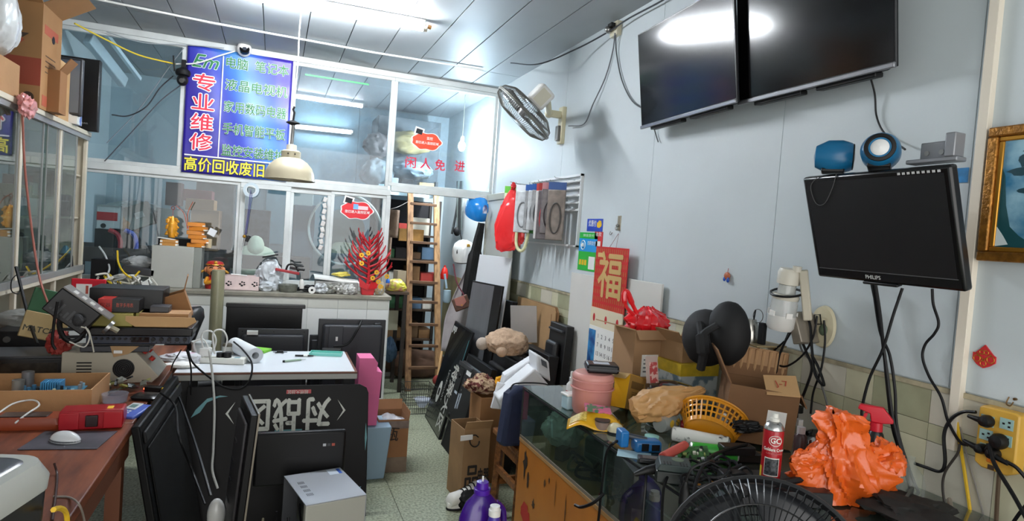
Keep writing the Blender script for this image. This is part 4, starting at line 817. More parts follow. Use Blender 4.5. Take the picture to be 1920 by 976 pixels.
MB().poly([(.01, .0), (q.y-t.y+.015, 0), (q.y-t.y+.015, t.z-.03), (q.y-t.y-.02, t.z+.005), (.01, t.z)], .010, .018).build('rear_sheet', CARD2, o)
MB().bx(q.y-t.y-.07, q.y-t.y-.06, -.006, -.004, .1, t.z-.05).build('crease', CARD2, o); MB().bx(.18, .24, -.0055, -.004, t.z-.10, t.z-.06).build('blue_stamp', M('2c3560', .6), o)
# smoky sheet leaning behind the toy
Mx, wd, h = frame(W(958, 640, Y=4.34), W(1007, 642, Y=4.22), W(957, 572, Y=4.34))
S('acrylic_sheet', 'translucent grey acrylic sheet leaning behind the plush toy', 'sheet', MB().bx(0, wd, 0, .006, 0, h), film_mat('acrylic_film', 'b9b4b0', .72, .2), Mx=Mx)
p = W(948, 637, Y=3.98)
t = T('plush_toy', 'curly beige plush toy lying face down on the black television backs', 'toy', (p.x+.03, 4.02, .86), -.5)
MB().add(*(lambda m: (m.v, m.f))(crumple((.15, .12, .10), 22, .12, 4, 5, flat=-.07))).build('toy_body', M('bfa288', .95, n=.15, ns=40, bump=.4, bs=160), t)
MB().ball((-.17, -.03, -.015), (.045, .04, .045), 16).build('muzzle', M('b5a79a', .9, bump=.3, bs=150), t); MB().ball((-.02, -.11, -.04), (.04, .03, .04), 16).build('paw', M('c2a78e', .95, bump=.3, bs=150), t)
# white foam blocks
def obj_q(name, label, cat, pts, depthv, mat, **k):
    return S(name, label, cat, MB().slab(pts, depthv), mat, **k)
y_ = 3.45
t = T('foam_packing', 'long angular white polystyrene packing block tipped behind the navy bag', 'foam', W(975, 722, Y=y_), 0)
Lp = t.location.copy()
def rel(x, y, Y): return W(x, y, Y=Y)-Lp
FO = M('e2e3e6', .6)
MB().slab([rel(934, 748, 3.3), rel(1003, 690, 3.3), rel(1030, 722, 3.3), rel(946, 778, 3.3)], (.02, .16, .0)).build('foam_slab', FO, t, bev=.012)
MB().slab([rel(946, 704, 3.48), rel(1010, 664, 3.48), rel(1014, 700, 3.48), rel(934, 752, 3.48)], (.02, .10, 0)).build('foam_wall', FO, t, bev=.012)
MB().slab([rel(1006, 664, 3.32), rel(1030, 678, 3.32), rel(1033, 716, 3.32), rel(1008, 700, 3.32)], (.02, .18, 0)).build('foam_end', FO, t, bev=.012)
MB().slab([rel(1014, 672, 3.31), rel(1024, 678, 3.31), rel(1026, 690, 3.31), rel(1016, 684, 3.31)], (0, -.004, 0)).build('foam_recess', M('5a5d62', .7), t)
obj_q('foam_sheet', 'thin white foam sheet standing below the big packing block', 'foam', [W(921, 765, Y=3.42), W(934, 716, Y=3.42), W(950, 720, Y=3.42), W(946, 768, Y=3.42)], (.0, .02, 0), FO, bev=.003)
# ---------------- stool, bag, boxes, shoes, detergent
sx0, sx1, sy0, sy1, sz = 1.235, 1.56, 2.93, 3.33, .50
t = T('wooden_stool', 'brown wooden stool beside the orange counter end', 'stool', ((sx0+sx1)/2, (sy0+sy1)/2, 0)); hw, hd = (sx1-sx0)/2, (sy1-sy0)/2
SW = M('8d5a2c', .4, stretch=(3, 14, 14), ns=4, col2='5c3417', bump=.05, bs=20)
MB().bx(-hw, hw, -hd, hd, sz-.03, sz).build('seat', SW, t, bev=.005)
for a in (-1, 1):
    for b in (-1, 1): MB().beam((a*(hw-.025), b*(hd-.025), 0), (a*(hw-.04), b*(hd-.04), sz-.03), .04, .035).build('leg', SW, t, bev=.003)
for b in (-1, 1): MB().beam((-hw+.03, b*(hd-.03), .2), (hw-.03, b*(hd-.03), .2), .02, .04).build('stretcher', SW, t); MB().beam((-hw+.03, b*(hd-.03), .43), (hw-.03, b*(hd-.03), .43), .02, .05).build('apron_rail', SW, t)
for a in (-1, 1): MB().beam((a*(hw-.03), -hd+.03, .28), (a*(hw-.03), hd-.03, .28), .02, .035).build('stretcher', SW, t); MB().beam((a*(hw-.03), -hd+.03, .43), (a*(hw-.03), hd-.03, .43), .02, .05).build('apron_rail', SW, t)
t = T('laptop_bag', 'navy blue padded laptop bag standing on the wooden stool', 'bag', (1.29, 3.02, .5005), .12, tilt=(R_(-6), R_(4)))
MB().poly([(-.14, .02), (-.12, 0), (.13, 0), (.15, .02), (.15, .28), (.12, .31), (-.07, .31), (-.12, .27)], -.045, .045).build('bag_body', M('1d2744', .8, n=.12, ns=20, bump=.1, bs=200), t, bev=.02)
MB().tube(spline([(-.05, -.05, .24), (-.045, -.075, .16), (.0, -.08, .14), (.06, -.075, .16), (.07, -.05, .24)]), .010, 8).build('handle', M('1a2340', .7), t)
MB().tube(spline([(-.10, 0, .29), (-.06, 0, .322), (.12, 0, .322), (.155, 0, .28)]), .004, 6).build('zip', BLACK, t)
def mk(px, Z): return W(*px, Z=Z)
t = carton('tall_carton', 'tall torn brown carton with stamped letters beside the wooden stool', (1.19, 3.60, 0), (.17, .22, .44), .1, M('9c7a54', .8, n=.2, ns=4), flaps=(('f', 28, .06),))
text('品', .16, M('2a2420', .7), t, -.02, -.113, .14, wd=.085, bold=.03); text('电器', .11, M('2a2420', .7), t, .055, -.113, .14, wd=.07, bold=.03)
t = carton('upper_carton', 'brown carton holding folded cloths behind the torn carton', (1.38, 3.83, 0), (.19, .20, .56), .05, M('9a6f45', .8, n=.15, ns=4))
S('patterned_cloth', 'red, cream and brown patterned cloth bundled on the brown carton', 'cloth', crumple((.095, .10, .07), 4, .3, 4, 4, flat=-.05), M('b59a7c', .9, ns=30, col2='5a2420', lo=.45, hi=.52), (1.325, 3.86, .615))
S('yellow_cloth', 'bright yellow cloth bundled beside the patterned cloth', 'cloth', crumple((.085, .08, .07), 6, .3, 3, 4, flat=-.05), M('e0a018', .8), (1.50, 3.84, .62))
S('shoe_tag', 'small white paper tag taped on the torn carton edge', 'tag', MB().bx(-.04, .04, -.002, .002, -.015, .015), WHITE, W(875, 820, Y=3.45), .2)
cable('small dark cable loop on the torn carton', [W(890+9*math.cos(a), 826+11*math.sin(a), Y=3.46) for a in [i*.7 for i in range(9)]], .004, '2a2420')
def shoe(label, loc, rz):
    o = T('sneaker', label, 'shoe', loc, rz, 'pair of white sneakers on the floor')
    st = [(-.14, .035, .055, .0), (-.12, .045, .075, 0), (-.07, .05, .075, 0), (-.02, .047, .085, 0), (.04, .042, .11, 0), (.08, .042, .115, 0), (.12, .040, .12, 0), (.14, .03, .10, 0)]
    mb = MB(); n = 16; vs = []
    for x, hw_, hh, z0 in st:
        for j in range(n):
            a = 2*PI*j/n; vs.append((x, hw_*math.cos(a), .018+hh*.5+hh*.5*math.sin(a) if math.sin(a) > 0 else .018+hh*.5*(1+math.sin(a))))
    fs = [(i*n+j, i*n+(j+1) % n, (i+1)*n+(j+1) % n, (i+1)*n+j) for i in range(len(st)-1) for j in range(n)]+[tuple(range(n)), tuple((len(st)-1)*n+j for j in range(n))]
    mb.add(vs, fs).build('upper', M('dddbd4', .6), o, ang=60)
    so = MB(); pts = []
    for i in range(24):
        a = 2*PI*i/24; pts.append((-.0+.148*math.cos(a), .05*math.sin(a)*(1 if math.cos(a) < 0 else .85)))
    so.add([(x, y, 0.0) for x, y in pts]+[(x*1.02, y*1.08, .02+.006*(i % 2)) for i, (x, y) in enumerate(pts)]+[(x*.99, y, .038) for x, y in pts], [tuple(range(24))]+[(i, (i+1) % 24, (i+1) % 24+24, i+24) for i in range(24)]+[(i+24, (i+1) % 24+24, (i+1) % 24+48, i+48) for i in range(24)]+[tuple(range(48, 72))]).build('sole', M('e6e4dc', .5), o)
    MB().tube([(p_[0]*1.0, p_[1]*1.04, .006) for p_ in pts], .007, 6, True).build('outsole', BLACK, o)
    for x, z in ((-.06, .096), (-.035, .102), (-.01, .108), (.015, .118)): MB().tube(spline([(x, -.042, z-.03), (x+.01, -.015, z), (x+.01, .015, z), (x, .042, z-.03)], 4), .004, 6).build('lace', BLACK, o)
    MB().poly([(-.03, .05), (.05, .055), (.09, .09), (.02, .09)], -.0495, -.042).poly([(.08, .06), (.13, .06), (.12, .10), (.09, .09)], -.0445, -.036).build('side_patch', M('222224', .5), o)
    MB().lathe([(.02, .10), (.034, .125), (.032, .13), (.018, .105)], 16, c=(.10, 0, 0), sx=1.3).build('collar', BLACK, o); return o
shoe('front one of the two white sneakers, nearest the purple bottle', W(862, 946, Z=0)+V((.05, .0, 0)), .35)
shoe('rear one of the two white sneakers, half behind the other', W(868, 918, Z=0)+V((.05, .05, 0)), .45)
S('black_shoes', 'dark shoes tucked behind the white sneakers by the carton', 'shoe', crumple((.08, .05, .06), 2, .2, 2, flat=-.05), BLACKM, (1.15, 3.40, .055))
# purple detergent bottle stands on a low box in front
p = W(912, 1060, Y=2.15)
fl = W(905, 905, Y=2.15)
zb = fl.z-.32
S('parts_crate', 'low dark crate standing on the floor under the purple detergent bottle', 'crate', MB().bx(-.15, .15, -.12, .12, 0, zb), M('4b3a2c', .7), (fl.x, 2.13, 0), bev=.004)
t = T('detergent_bottle', 'large purple laundry detergent bottle with a side label', 'bottle', (fl.x, 2.15, zb+.0005), .1)
PU = M('3d1480', .25, coat=.4)
prof = [(.0, 0), (.075, .0), (.085, .01), (.088, .05), (.088, .14), (.082, .20), (.062, .25), (.036, .275), (.028, .285)]
MB().lathe(prof, 36, sy=.62).build('body', PU, t)
MB().lathe([(.030, .282), (.031, .30), (.028, .302), (.024, .30), (.022, .325), (.0, .327)], 28).build('cap', M('4a1a9c', .3), t); MB().cyl((0, 0, .326), (0, 0, .345), .004, n=8).build('spout_tip', WHITE, t)
MB().grid(lambda u, v: V((.089*math.sin((u-.5)*1.9), -.0555*math.cos((u-.5)*1.9)-.001, .03+.15*v)), 12, 4).build('front_label', M('c8b8d8', .4, ns=25, col2='5a3a9a'), t)
for i, c in enumerate(('d8482c', 'e8a030', 'e6c850')): MB().box((.03+.01*i, -.0530+.003*i, .12+.012*i-.012), (.03, .004, .018), (0, R_(-40), 0)).build('colour_print', M(c, .4), t)
text('洁净', .035, WHITE, t, -.02, -.0575, .13, bold=.02)
MB().tube(spline([(.06, 0, .24), (.095, 0, .20), (.097, 0, .10), (.08, 0, .04)]), .012, 8).build('grip', PU, t)
p = W(938, 962, Y=2.0)
t = T('white_cap_bottle', 'purple bottle with a white screw cap in front of the detergent', 'bottle', (p.x, 2.055, zb+.0005)); hb = p.z-zb-.03
MB().lathe([(0, 0), (.032, 0), (.034, .02), (.034, hb*.7), (.02, hb-.01), (.018, hb)], 24).build('body', M('4b3aa0', .3), t); MB().lathe([(.0215, hb-.002), (.022, hb+.02), (.018, hb+.022), (.018, hb+.034), (0, hb+.035)], 24).build('cap', WHITE, t)
# ============================================================ GLASS COUNTER
cx0, cy1, cy0, gz, wz = 1.13, 2.67, .25, .90, .65
t = T('display_counter', 'orange wooden counter with a glass showcase top and paint-splashed front', 'counter', (0, 0, 0))
OW_ = M('b5701f', .4, stretch=(1, 1, .4), ns=3, col2='9c5a18', bump=.03, bs=10)
MB().bx(cx0, cx0+.02, cy0, cy1, .0, wz).build('front_board', OW_, t); MB().bx(cx0+.02, XR-.02, cy1-.02, cy1, .0, wz).bx(cx0+.02, XR-.02, cy0, cy0+.02, 0, wz).build('end_board', OW_, t)
MB().bx(cx0-.004, XR-.02, cy0-.002, cy1+.002, wz, wz+.018).build('base_top', M('a07848', .5, n=.2, ns=8), t, bev=.003)
random.seed(2)
def blotch(y, z, ry, rz_, m, nm='paint_stain'):
    pts = blob(0, 0, ry, rz_, 16, .45); MB().add([(cx0-.0012, y+a, z+b) for a, b in pts], [tuple(range(16))]).build(nm, m, t)
def wpx(x, y): return W(x, y, X=cx0)
for px, ry, rz_, m in (((985, 868), .02, .06, '2a1c14'), ((990, 900), .012, .03, '3a2416'), ((985, 965), .045, .05, 'b01f1c'), ((1000, 945), .015, .02, '3a2416'), ((1022, 905), .008, .02, '5a3a18'), ((1042, 920), .006, .05, '7a4a1a'), ((1060, 960), .006, .06, '5a3414'), ((1030, 900), .006, .012, '3a2416')): q = wpx(*px); blotch(q.y, q.z, ry, rz_, M(m, .5))
SG = glass_mat('showcase_glass', 'c9d6d0', .02, 'a9b8b0')
MB().bx(cx0, cx0+.005, cy0, cy1-.5*1.56, wz+.019, gz-.001).build('front_pane', SG, t); MB().bx(cx0, cx0+.005, cy1-.5*1.555, cy1-.001, wz+.019, gz-.001).build('front_pane', SG, t)
MB().bx(cx0+.006, XR-.02, cy1-.006, cy1-.001, wz+.019, gz-.001).build('end_pane', SG, t); MB().bx(cx0-.004, XR-.015, cy0, cy1+.003, gz, gz+.007).build('top_pane', glass_mat('showcase_top_glass', 'b4c6be', .06, '9aa8a0', scale=5), t)
GS = M('15181a', .4)
MB().bx(cx0-.006, cx0-.001, cy0, cy1, gz-.008, gz).build('black_seal', GS, t); MB().bx(cx0-.003, cx0+.006, cy1-.003, cy1+.004, wz+.02, gz-.001).build('corner_seal', GS, t)
MB().bx(cx0-.003, cx0+.01, 1.885, 1.90, wz+.02, gz-.001).build('pane_joint', M('4a5a58', .2), t); MB().bx(cx0-.003, cx0+.0, cy0, cy1, wz+.018, wz+.030).build('pane_channel', M('7a7264', .5, .3), t)
MB().bx(XR-.06, XR-.03, cy0, cy1, wz+.02, gz-.002).build('rear_board', M('3a342c', .7), t)
# contents of the showcase
def inside(x, y, z=wz+.02, dX=.12): return W(x, y, X=cx0+dX)
zi = wz+.0185
S('clear_bag', 'cloudy crumpled clear bag inside the far end of the showcase', 'bag', crumple((.09, .08, .09), 31, .25, 3, 5, flat=-.085), M('cfdad6', .3, n=.1, ns=8, coat=.5), (1.27, 2.50, zi+.09))
S('small_part_box', 'small brown box with pale print inside the showcase by the clear bag', 'box', MB().bx(-.03, .03, -.02, .02, 0, .05).bx(-.018, .018, -.022, -.02, .01, .03), M('5d4a3e', .6), (1.20, 2.36, zi), .6)
t = T('dark_equipment', 'dark dusty device lying in the middle of the showcase', 'device', (1.36, 2.16, zi), .2); MB().bx(-.10, .10, -.14, .12, 0, .14).build('device_body', M('3a4644', .4, n=.2, ns=6), t, bev=.02)
MB().bx(-.104, -.1, -.12, .1, .06, .075).build('groove', M('55605c', .4), t)
random.seed(9)
for i in range(9):
    y = 2.25-.05*i; x = 1.20+random.uniform(0, .06); pts = [(x+random.uniform(-.04, .05), y+random.uniform(-.07, .07), zi+.008+random.uniform(0, .05+.02*(k % 2))) for k in range(6)]
    cable(['dark', 'grey', 'black', 'pale', 'thick black', 'dark green', 'dusty', 'kinked', 'short black'][i]+' cord coiled on the floor of the showcase, behind its front pane', pts, .006, random.choice(['1a1c1c', '6d6a50', '2a2c2a', '7a7658', '101212']))
t = T('grey_case', 'big dark grey plastic case inside the near half of the showcase', 'case', (1.34, 1.60, zi), 0); MB().bx(-.12, .14, -.16, .17, 0, .16).build('case_body', M('4a4f52', .35, n=.1, ns=5), t, bev=.006); MB().bx(-.125, -.12, -.16, .17, .078, .082).build('case_seam', M('8a8f90', .3), t)
S('red_button_part', 'tiny red part lying behind the showcase pane joint', 'part', MB().lathe([(0, 0), (.012, 0), (.012, .02), (0, .024)], 12), M('c22a20', .4), (1.17, 1.96, zi))
# ============================================================ CLUTTER ON THE GLASS COUNTER
GZ = gz+.0075
def C(x, y, z=GZ): return W(x, y, Z=z)
def up(p, z): return V((p.x, p.y, z))
# pink bin with battery case
p = up(C(1107, 772), GZ); p.x -= .0
t = T('pink_bin', 'round pink plastic bin with lid at the far end of the glass counter', 'bin', p)
PK = M('cf8d86', .4); MB().lathe([(0, 0), (.070, 0), (.078, .02), (.083, .13), (.086, .135), (.083, .14), (0, .14)], 36).build('bin_body', PK, t)
MB().lathe([(.084, .1405), (.086, .145), (.084, .155), (.074, .165), (0, .168)], 36).build('lid', M('d4948c', .4), t); MB().tube([(.0865*math.cos(a), .0865*math.sin(a), .105) for a in [PI*i/14-.4+PI for i in range(15)]], .004, 6).build('bail_handle', PK, t)
MB().bx(.082, .095, -.012, .012, .10, .13).build('latch', STEEL, t)
t = T('tool_case', 'black hard tool case with a white label on the pink bin lid', 'case', p+V((.035, -.0, .1685)), -.35); MB().bx(-.065, .065, -.05, .05, 0, .034).build('case_body', M('16171b', .3), t, bev=.008); MB().bx(-.035, .03, -.025, .02, .034, .0350).build('label', M('b9bcc6', .5), t); MB().bx(-.066, .066, -.0515, .0515, .014, .018).build('case_seam', M('3a3b40', .4), t)
p = C(1066, 765)
t = T('square_tub', 'small pale blue tub with white lid left of the pink bin', 'tub', p, .1); MB().bx(-.024, .024, -.024, .024, 0, .055).build('tub_body', M('a9c3cc', .35), t, bev=.006); MB().bx(-.028, .028, -.028, .028, .0555, .066).build('lid', WHITE, t, bev=.004)
p2 = p+V((.004, 0, .0665))
t = T('spray_bottle', 'tiny white spray bottle with a red label behind the pink bin', 'bottle', (p.x+.035, p.y+.06, GZ)); MB().lathe([(0, 0), (.019, 0), (.02, .01), (.02, .085), (.008, .10)], 20).build('bottle_body', WHITE, t); MB().lathe([(.0, .10), (.009, .10), (.010, .115), (.007, .117), (.006, .14), (0, .142)], 16).build('nozzle', WHITE, t); MB().lathe([(.0202, .03), (.0204, .03), (.0204, .06), (.0202, .06)], 20).build('label', M('c8525a', .5), t)
# yellow mailer pouch
p = C(1112, 800)
def pouch(u, v):
    x = (u-.5)*.20; y = (v-.5)*.17; z = .05*math.sin(PI*u)*math.sin(PI*v)+.008+.010*math.sin(7*u+4*v)
    if u < .25: z -= (0.25-u)*.05
    return V((x, y, max(z, .003) if x > -.08 else z))
t = T('mailer_pouch', 'open yellow printed paper pouch draped at the counter edge', 'pouch', p+V((.02, .03, .0)), -.5)
MB().grid(pouch, 20, 16).build('pouch_sheet', M('e0a818', .4, n=.12, ns=8), t, solid=.003)
MB().grid(lambda u, v: pouch(.05+u*.3, .1+.8*v)+V((0, 0, .004)), 8, 8).build('printed_text_panel', M('dcc05c', .5, ns=120, col2='a98a20'), t)
MB().grid(lambda u, v: pouch(.45+u*.5, .45+.5*v)+V((0, 0, .005)), 8, 8).build('white_label', M('d8d2c8', .5, ns=90, col2='8a8484', lo=.4, hi=.5), t)
S('snack_packet', 'colourful flat packet poking out of the yellow pouch', 'packet', MB().bx(-.05, .05, -.025, .025, 0, .010), M('d06a8c', .4, ns=40, col2='4a7a5a', lo=.45, hi=.55), p+V((.03, .03, .055)), -.35, tilt=(.2, .1))
# yellow and kraft box
p = C(1178, 778)
t = T('product_box', 'tilted yellow box with a kraft paper specification side', 'box', p+V((.01, .05, .012)), .0, tilt=(R_(-8), R_(14))); t.rotation_euler = (R_(-6), R_(16), .35)
MB().bx(-.058, .058, -.045, .045, 0, .14).build('box_body', M('9c7638', .6), t, bev=.002); MB().bx(-.0595, -.058, -.045, .045, 0, .14).bx(-.058, .058, -.045, .045, .14, .1412).build('yellow_side', M('dca820', .45), t)
MB().bx(-.04, .045, -.0462, -.045, .085, .115).build('print_block', M('6b4f24', .6), t); MB().bx(-.04, .045, -.0462, -.045, .02, .03).build('barcode_block', M('4a3720', .6), t)
for i in range(4): MB().bx(-.03, .03-.008*i, -.0462, -.045, .045+.008*i, .048+.008*i).build('print_line', M('6b4f24', .6), t)
MB().slab([(-.058, -.045, .14), (-.058, .045, .14), (-.085, .045, .115), (-.085, -.045, .115)], (0, 0, .002)).build('flap', M('a8823c', .6), t)
# tall open carton with red bag
a = W(1150, 715, X=1.48); 
cb = W(1195, 725, Y=2.48)
t = carton('shipping_carton', 'tall open shipping carton with a white address label beside the calendar', (W(1198, 700, Y=2.50).x, 2.50, GZ), (.20, .17, .31), .06, M('a98460', .8, n=.1, ns=3), flaps=(('l', 78, .11), ('f', 140, .05)))
MB().bx(-.055, .035, -.087, -.0855, .10, .20).build('address_label', PAPER, t)
for i in range(4): MB().bx(-.045, .02-.01*i, -.088, -.087, .12+.018*i, .126+.018*i).build('label_print', M('6a6a70', .6), t)
pc = t.location
S('tied_red_bag', 'knotted glossy red plastic bag sitting in the tall shipping carton', 'bag', sack([(.01, -.07), (.08, -.055), (.10, 0), (.085, .04), (.035, .06), (.02, .075)], 5, .35, 1.5, 1, 72, 30, sy=.8), M('e02028', .2, coat=.6), pc+V((.02, -.0, .335)))
t = T('red_loop_bag', 'two red plastic loops rising from the tied red bag', 'bag', pc+V((-.05, 0, .35)))
MB().tube(spline([(.04, 0, -.01), (-.01, 0, .06), (-.05, 0, .125), (-.065, .0, .11), (-.05, 0, .06), (.0, 0, .02), (.05, -.01, -.005)]), [.010]*10+[.014]*20+[.009]*19, 8).build('loop', M('e0242a', .2, coat=.6), t)
# box pile to its right: yellow/white box, open carton, zip case
xq = 1.70
p = C(1290, 735)
t = T('patterned_box', 'yellow and blue-grey patterned box under the small open carton', 'box', (1.78, 2.36, GZ), RW); MB().bx(-.12, .12, -.10, .10, 0, .19).build('box_body', M('6f8490', .5, ns=18, col2='c9cfd0', lo=.45, hi=.55), t, bev=.002); MB().bx(-.1215, .1215, -.1015, .1015, .14, .1915).build('yellow_band', M('d2b028', .5, n=.2, ns=20), t)
t = carton('small_open_carton', 'small open carton with raised flaps behind the red bag', (1.78, 2.38, GZ+.1925), (.20, .17, .085), RW+.1, M('9c7a56', .8, n=.1, ns=4), flaps=(('f', 35, .06), ('b', 20, .04)))
t = T('zip_case', 'black zipped case wrapped in clear plastic film', 'case', (1.60, 2.17, GZ+.0), RW+.25); 
MB().bx(-.11, .11, -.08, .08, 0, .05).build('case_base', M('15130f', .5), t, bev=.012); MB().lathe([(0, .051), (.105, .051), (.118, .075), (.115, .11), (.08, .13), (0, .14)], 32, sy=.72).build('case_lid', M('1a1719', .18, n=.4, ns=14, coat=.8), t)
for z in (.052, .085): MB().tube([(.119*math.cos(a), .086*math.sin(a), z) for a in [2*PI*i/40 for i in range(40)]], .003, 5, True).build('zip', M('c9c9c9', .3, .7), t)
t = T('red_packet', 'flat pink and red packet standing beside the zipped case', 'packet', W(1213, 718, Y=2.17), .1, tilt=(R_(-12), 0)); MB().bx(-.0, .06, -.003, .003, 0, .11).build('packet_body', M('b8a49c', .4), t); MB().bx(.015, .055, -.0042, -.003, .0, .085).build('red_print', M('b04a4a', .4, ns=50, col2='d8b0a8', lo=.45, hi=.5), t)
# black hat
pp = W(1325, 632, X=1.66)
t = T('black_hat', 'large black padded hat with a twisted knot resting on the clutter', 'hat', pp, RW)
BH = M('0d0d0f', .75)
MB().add(*(lambda m: (m.v, m.f))(crumple((.115, .085, .115), 51, .04, 1.2, 4))).build('hat_lobe', BH, t)
mb = crumple((.095, .075, .125), 52, .05, 1.2, 4); mb.v = [v+V((.10, .02, .035)) for v in mb.v]; mb.build('hat_lobe', BH, t)
MB().tube(spline([(.04, -.07, .06), (.09, -.095, .02), (.10, -.09, -.05), (.08, -.08, -.11)]), [.016]*8+[.026]*8+[.018]*9, 8).tube(spline([(.13, -.06, .07), (.10, -.095, .03), (.09, -.09, -.02)]), .014, 8).build('twisted_fold', M('121214', .8), t)
# open carton J-7
t = carton('open_carton', 'big open brown carton with ragged flaps in the middle of the counter', (1.72, 1.84, GZ+.012), (.24, .22, .20), -.55, M('7a5738', .8, n=.15, ns=4), flaps=(('l', 30, .13), ('b', 8, .11), ('r', 150, .05)), tilt=(R_(0), R_(4)))
MB().slab([(.005, -.118, .185), (.118, -.118, .195), (.115, -.03, .250), (.0, -.04, .235)], (0, .0, .005)).build('marked_flap', CARD3, t)
text('J-7', .045, M('b8503c', .6), t, .06, -.078, .226, name='hand_lettering', face=Matrix.Rotation(R_(-64), 4, 'X') @ Matrix.Rotation(R_(-12), 4, 'Y'))
MB().bx(.02, .085, -.1112, -.11, .05, .13).build('white_label', PAPER, t); text('1011', .022, DK, t, .055, -.112, .07, face=Matrix.Rotation(PI/2, 4, 'Y'), bold=.02)
mb = MB(); 
for i in range(9): mb.cyl((-.105+.026*i, .116, .20), (-.105+.026*i, .108, .31), .006, n=6)
MB().bx(-.115, .115, .112, .118, .18, .315).build('corrugated_sheet', M('a07c58', .8), t); o = mb.build('corrugation', M('b08a62', .8), t); o['kind'] = 'stuff'
# kraft paper bag
p = W(1228, 757, X=1.46)
def kb(c, q):
    c.z *= (1.0 if c.x > 0 else .9); return c
p = C(1182, 772, GZ+.06); mb = sack([(.01, 0), (.06, .015), (.078, .07), (.072, .15), (.045, .23), (.02, .29), (.004, .30)], 21, .22, 1.3, .8, 72, 50, sx=.72)
S('kraft_paper_bag', 'crumpled tan kraft paper bag lying across the counter before the zipped case', 'bag', mb, M('c2935c', .6, n=.12, ns=5), Mx=Matrix.Translation(p) @ Matrix.Rotation(-.30, 4, 'Z') @ Matrix.Rotation(R_(70), 4, 'Y'))
# orange basket
p = W(1345, 760, X=1.50)
t = T('orange_basket', 'orange slotted plastic basket lying tipped against the open carton', 'basket', C(1338, 780, GZ+.085), 0); t.rotation_euler = (R_(118), R_(8), -.75)
OB = M('cf8a1a', .35, coat=.3)
rx, ry = .12, .085; mb = MB(); n = 34
prof = lambda k: (1-.28*k, .095*k)
for k0, k1 in ((0, .12), (.30, .36), (.55, .61), (.80, 1.0)):
    mb.lathe([(prof(k0)[0], prof(k0)[1]), (prof(k1)[0], prof(k1)[1]), (prof(k1)[0]-.03, prof(k1)[1]), (prof(k0)[0]-.03, prof(k0)[1])], 48, Mx=Matrix.Diagonal((rx, ry, 1, 1)), cap=False)
for i in range(n):
    a = 2*PI*i/n; mb.beam((rx*.985*math.cos(a), ry*.985*math.sin(a), .0), (rx*.72*math.cos(a), ry*.72*math.sin(a), .092), .006, .003)
mb.build('basket_wall', OB, t); MB().lathe([(.0, .090), (.74, .090), (.74, .095), (0, .095)], 40, Mx=Matrix.Diagonal((rx, ry, 1, 1))).build('basket_bottom', OB, t)
MB().tube([(rx*1.02*math.cos(2*PI*j/48), ry*1.02*math.sin(2*PI*j/48), 0) for j in range(48)], .005, 6, True).build('rim', OB, t)
# clear baby bottle lying
p = up(C(1248, 812), GZ+.036)
CP = film_mat('clear_plastic', 'c4c8c4', .45, .12)
t = T('drinking_bottle', 'clear drinking bottle with cat stickers lying in front of the kraft bag', 'bottle', p+V((-.03, .0, 0)), .42)
Q = Matrix.Rotation(PI/2, 4, 'Y')
MB().lathe([(0, 0), (.03, 0), (.034, .01), (.034, .09), (.030, .10), (.034, .11), (.034, .135), (.022, .15)], 28, Mx=Q).build('bottle_body', CP, t)
MB().lathe([(.0, .15), (.022, .15), (.022, .165), (0, .168)], 24, Mx=Q).lathe([(.0345, .10), (.036, .10), (.036, .112), (.0345, .112)], 24, Mx=Q).build('bottle_cap', M('b9c8c0', .3), t)
MB().tube([(.14+.02*math.cos(a), 0, .034+.016*math.sin(a)) for a in [PI*i/10 for i in range(11)]], .0035, 6).build('carry_loop', M('8fc2a4', .4), t)
MB().lathe([(0, 0), (.009, 0), (.009, .006), (0, .008)], 16, c=(.12, 0, .034)).build('button', M('7cc0a0', .4), t)
for x in (.03, .072): MB().lathe([(0, .0), (.014, .0), (.014, .001), (0, .0012)], 20, Mx=Matrix.Translation((x, -.0342, .006)) @ Matrix.Rotation(PI/2, 4, 'X')).build('round_sticker', M('d6b23c', .4, ns=60, col2='3b5a34', lo=.4, hi=.45), t)
# PET bottle
def pet(name, label, loc, h, r, capm, mat, s=1):
    o = T(name, label, 'bottle', loc); MB().lathe([(0, 0), (r*.9, 0), (r, .01), (r, h*.55), (r*.93, h*.58), (r, h*.62), (r*.8, h*.78), (r*.4, h*.9), (r*.38, h*.94)], 28).build('bottle_body', mat, o); MB().lathe([(0, h*.93), (r*.48, h*.93), (r*.48, h), (0, h)], 24).build('cap', capm, o); return o
p = C(1352, 835); t = pet('water_bottle', 'small clear water bottle with a white screw cap among the cans', p, .115, .028, WHITE, film_mat('clear_bottle', 'b9bfc4', .38, .1))
MB().lathe([(.0285, .025), (.0288, .025), (.0288, .055), (.0285, .055)], 28).build('label', M('c9d6e0', .4, n=.2, ns=20), t)
# lying cans
def lying(label, p0, p1, r, mat, endm, cat='can', name='lying_can'):
    o = T(name, label, cat, p0); d = (p1-p0); MB().cyl((0, 0, 0), d, r, n=28).build('can_body', mat, o); e = d.normalized(); MB().cyl(e*-.004, (0, 0, 0), r*.85, r*.97, 24).cyl(d, d+e*.006, r*.97, r*.8, 24).build('can_end', endm, o); return o, d
z_ = GZ+.027
o, d = lying('black and white striped spray can lying behind the water bottle', up(C(1262, 812, z_), z_), up(C(1342, 828, z_), z_)+V((.03, -.03, 0)), .026, M('dcdcd6', .4, ns=30, col2='34363a', lo=.35, hi=.42), STEEL)
o, d = lying('green and white drink can with a cartoon face lying on its side', up(C(1296, 842, z_), z_), up(C(1368, 848, z_), z_)+V((.01, -.02, 0)), .026, M('3faa3c', .3, ns=14, col2='dfe6dc', lo=.4, hi=.45), M('d9dad6', .3, .4))
o, d = lying('red capped tube lying under the orange basket', up(C(1278, 796, z_), z_), up(C(1340, 806, z_), z_), .02, M('b2202c', .35), M('8a1a22', .4), 'tube', 'red_tube')
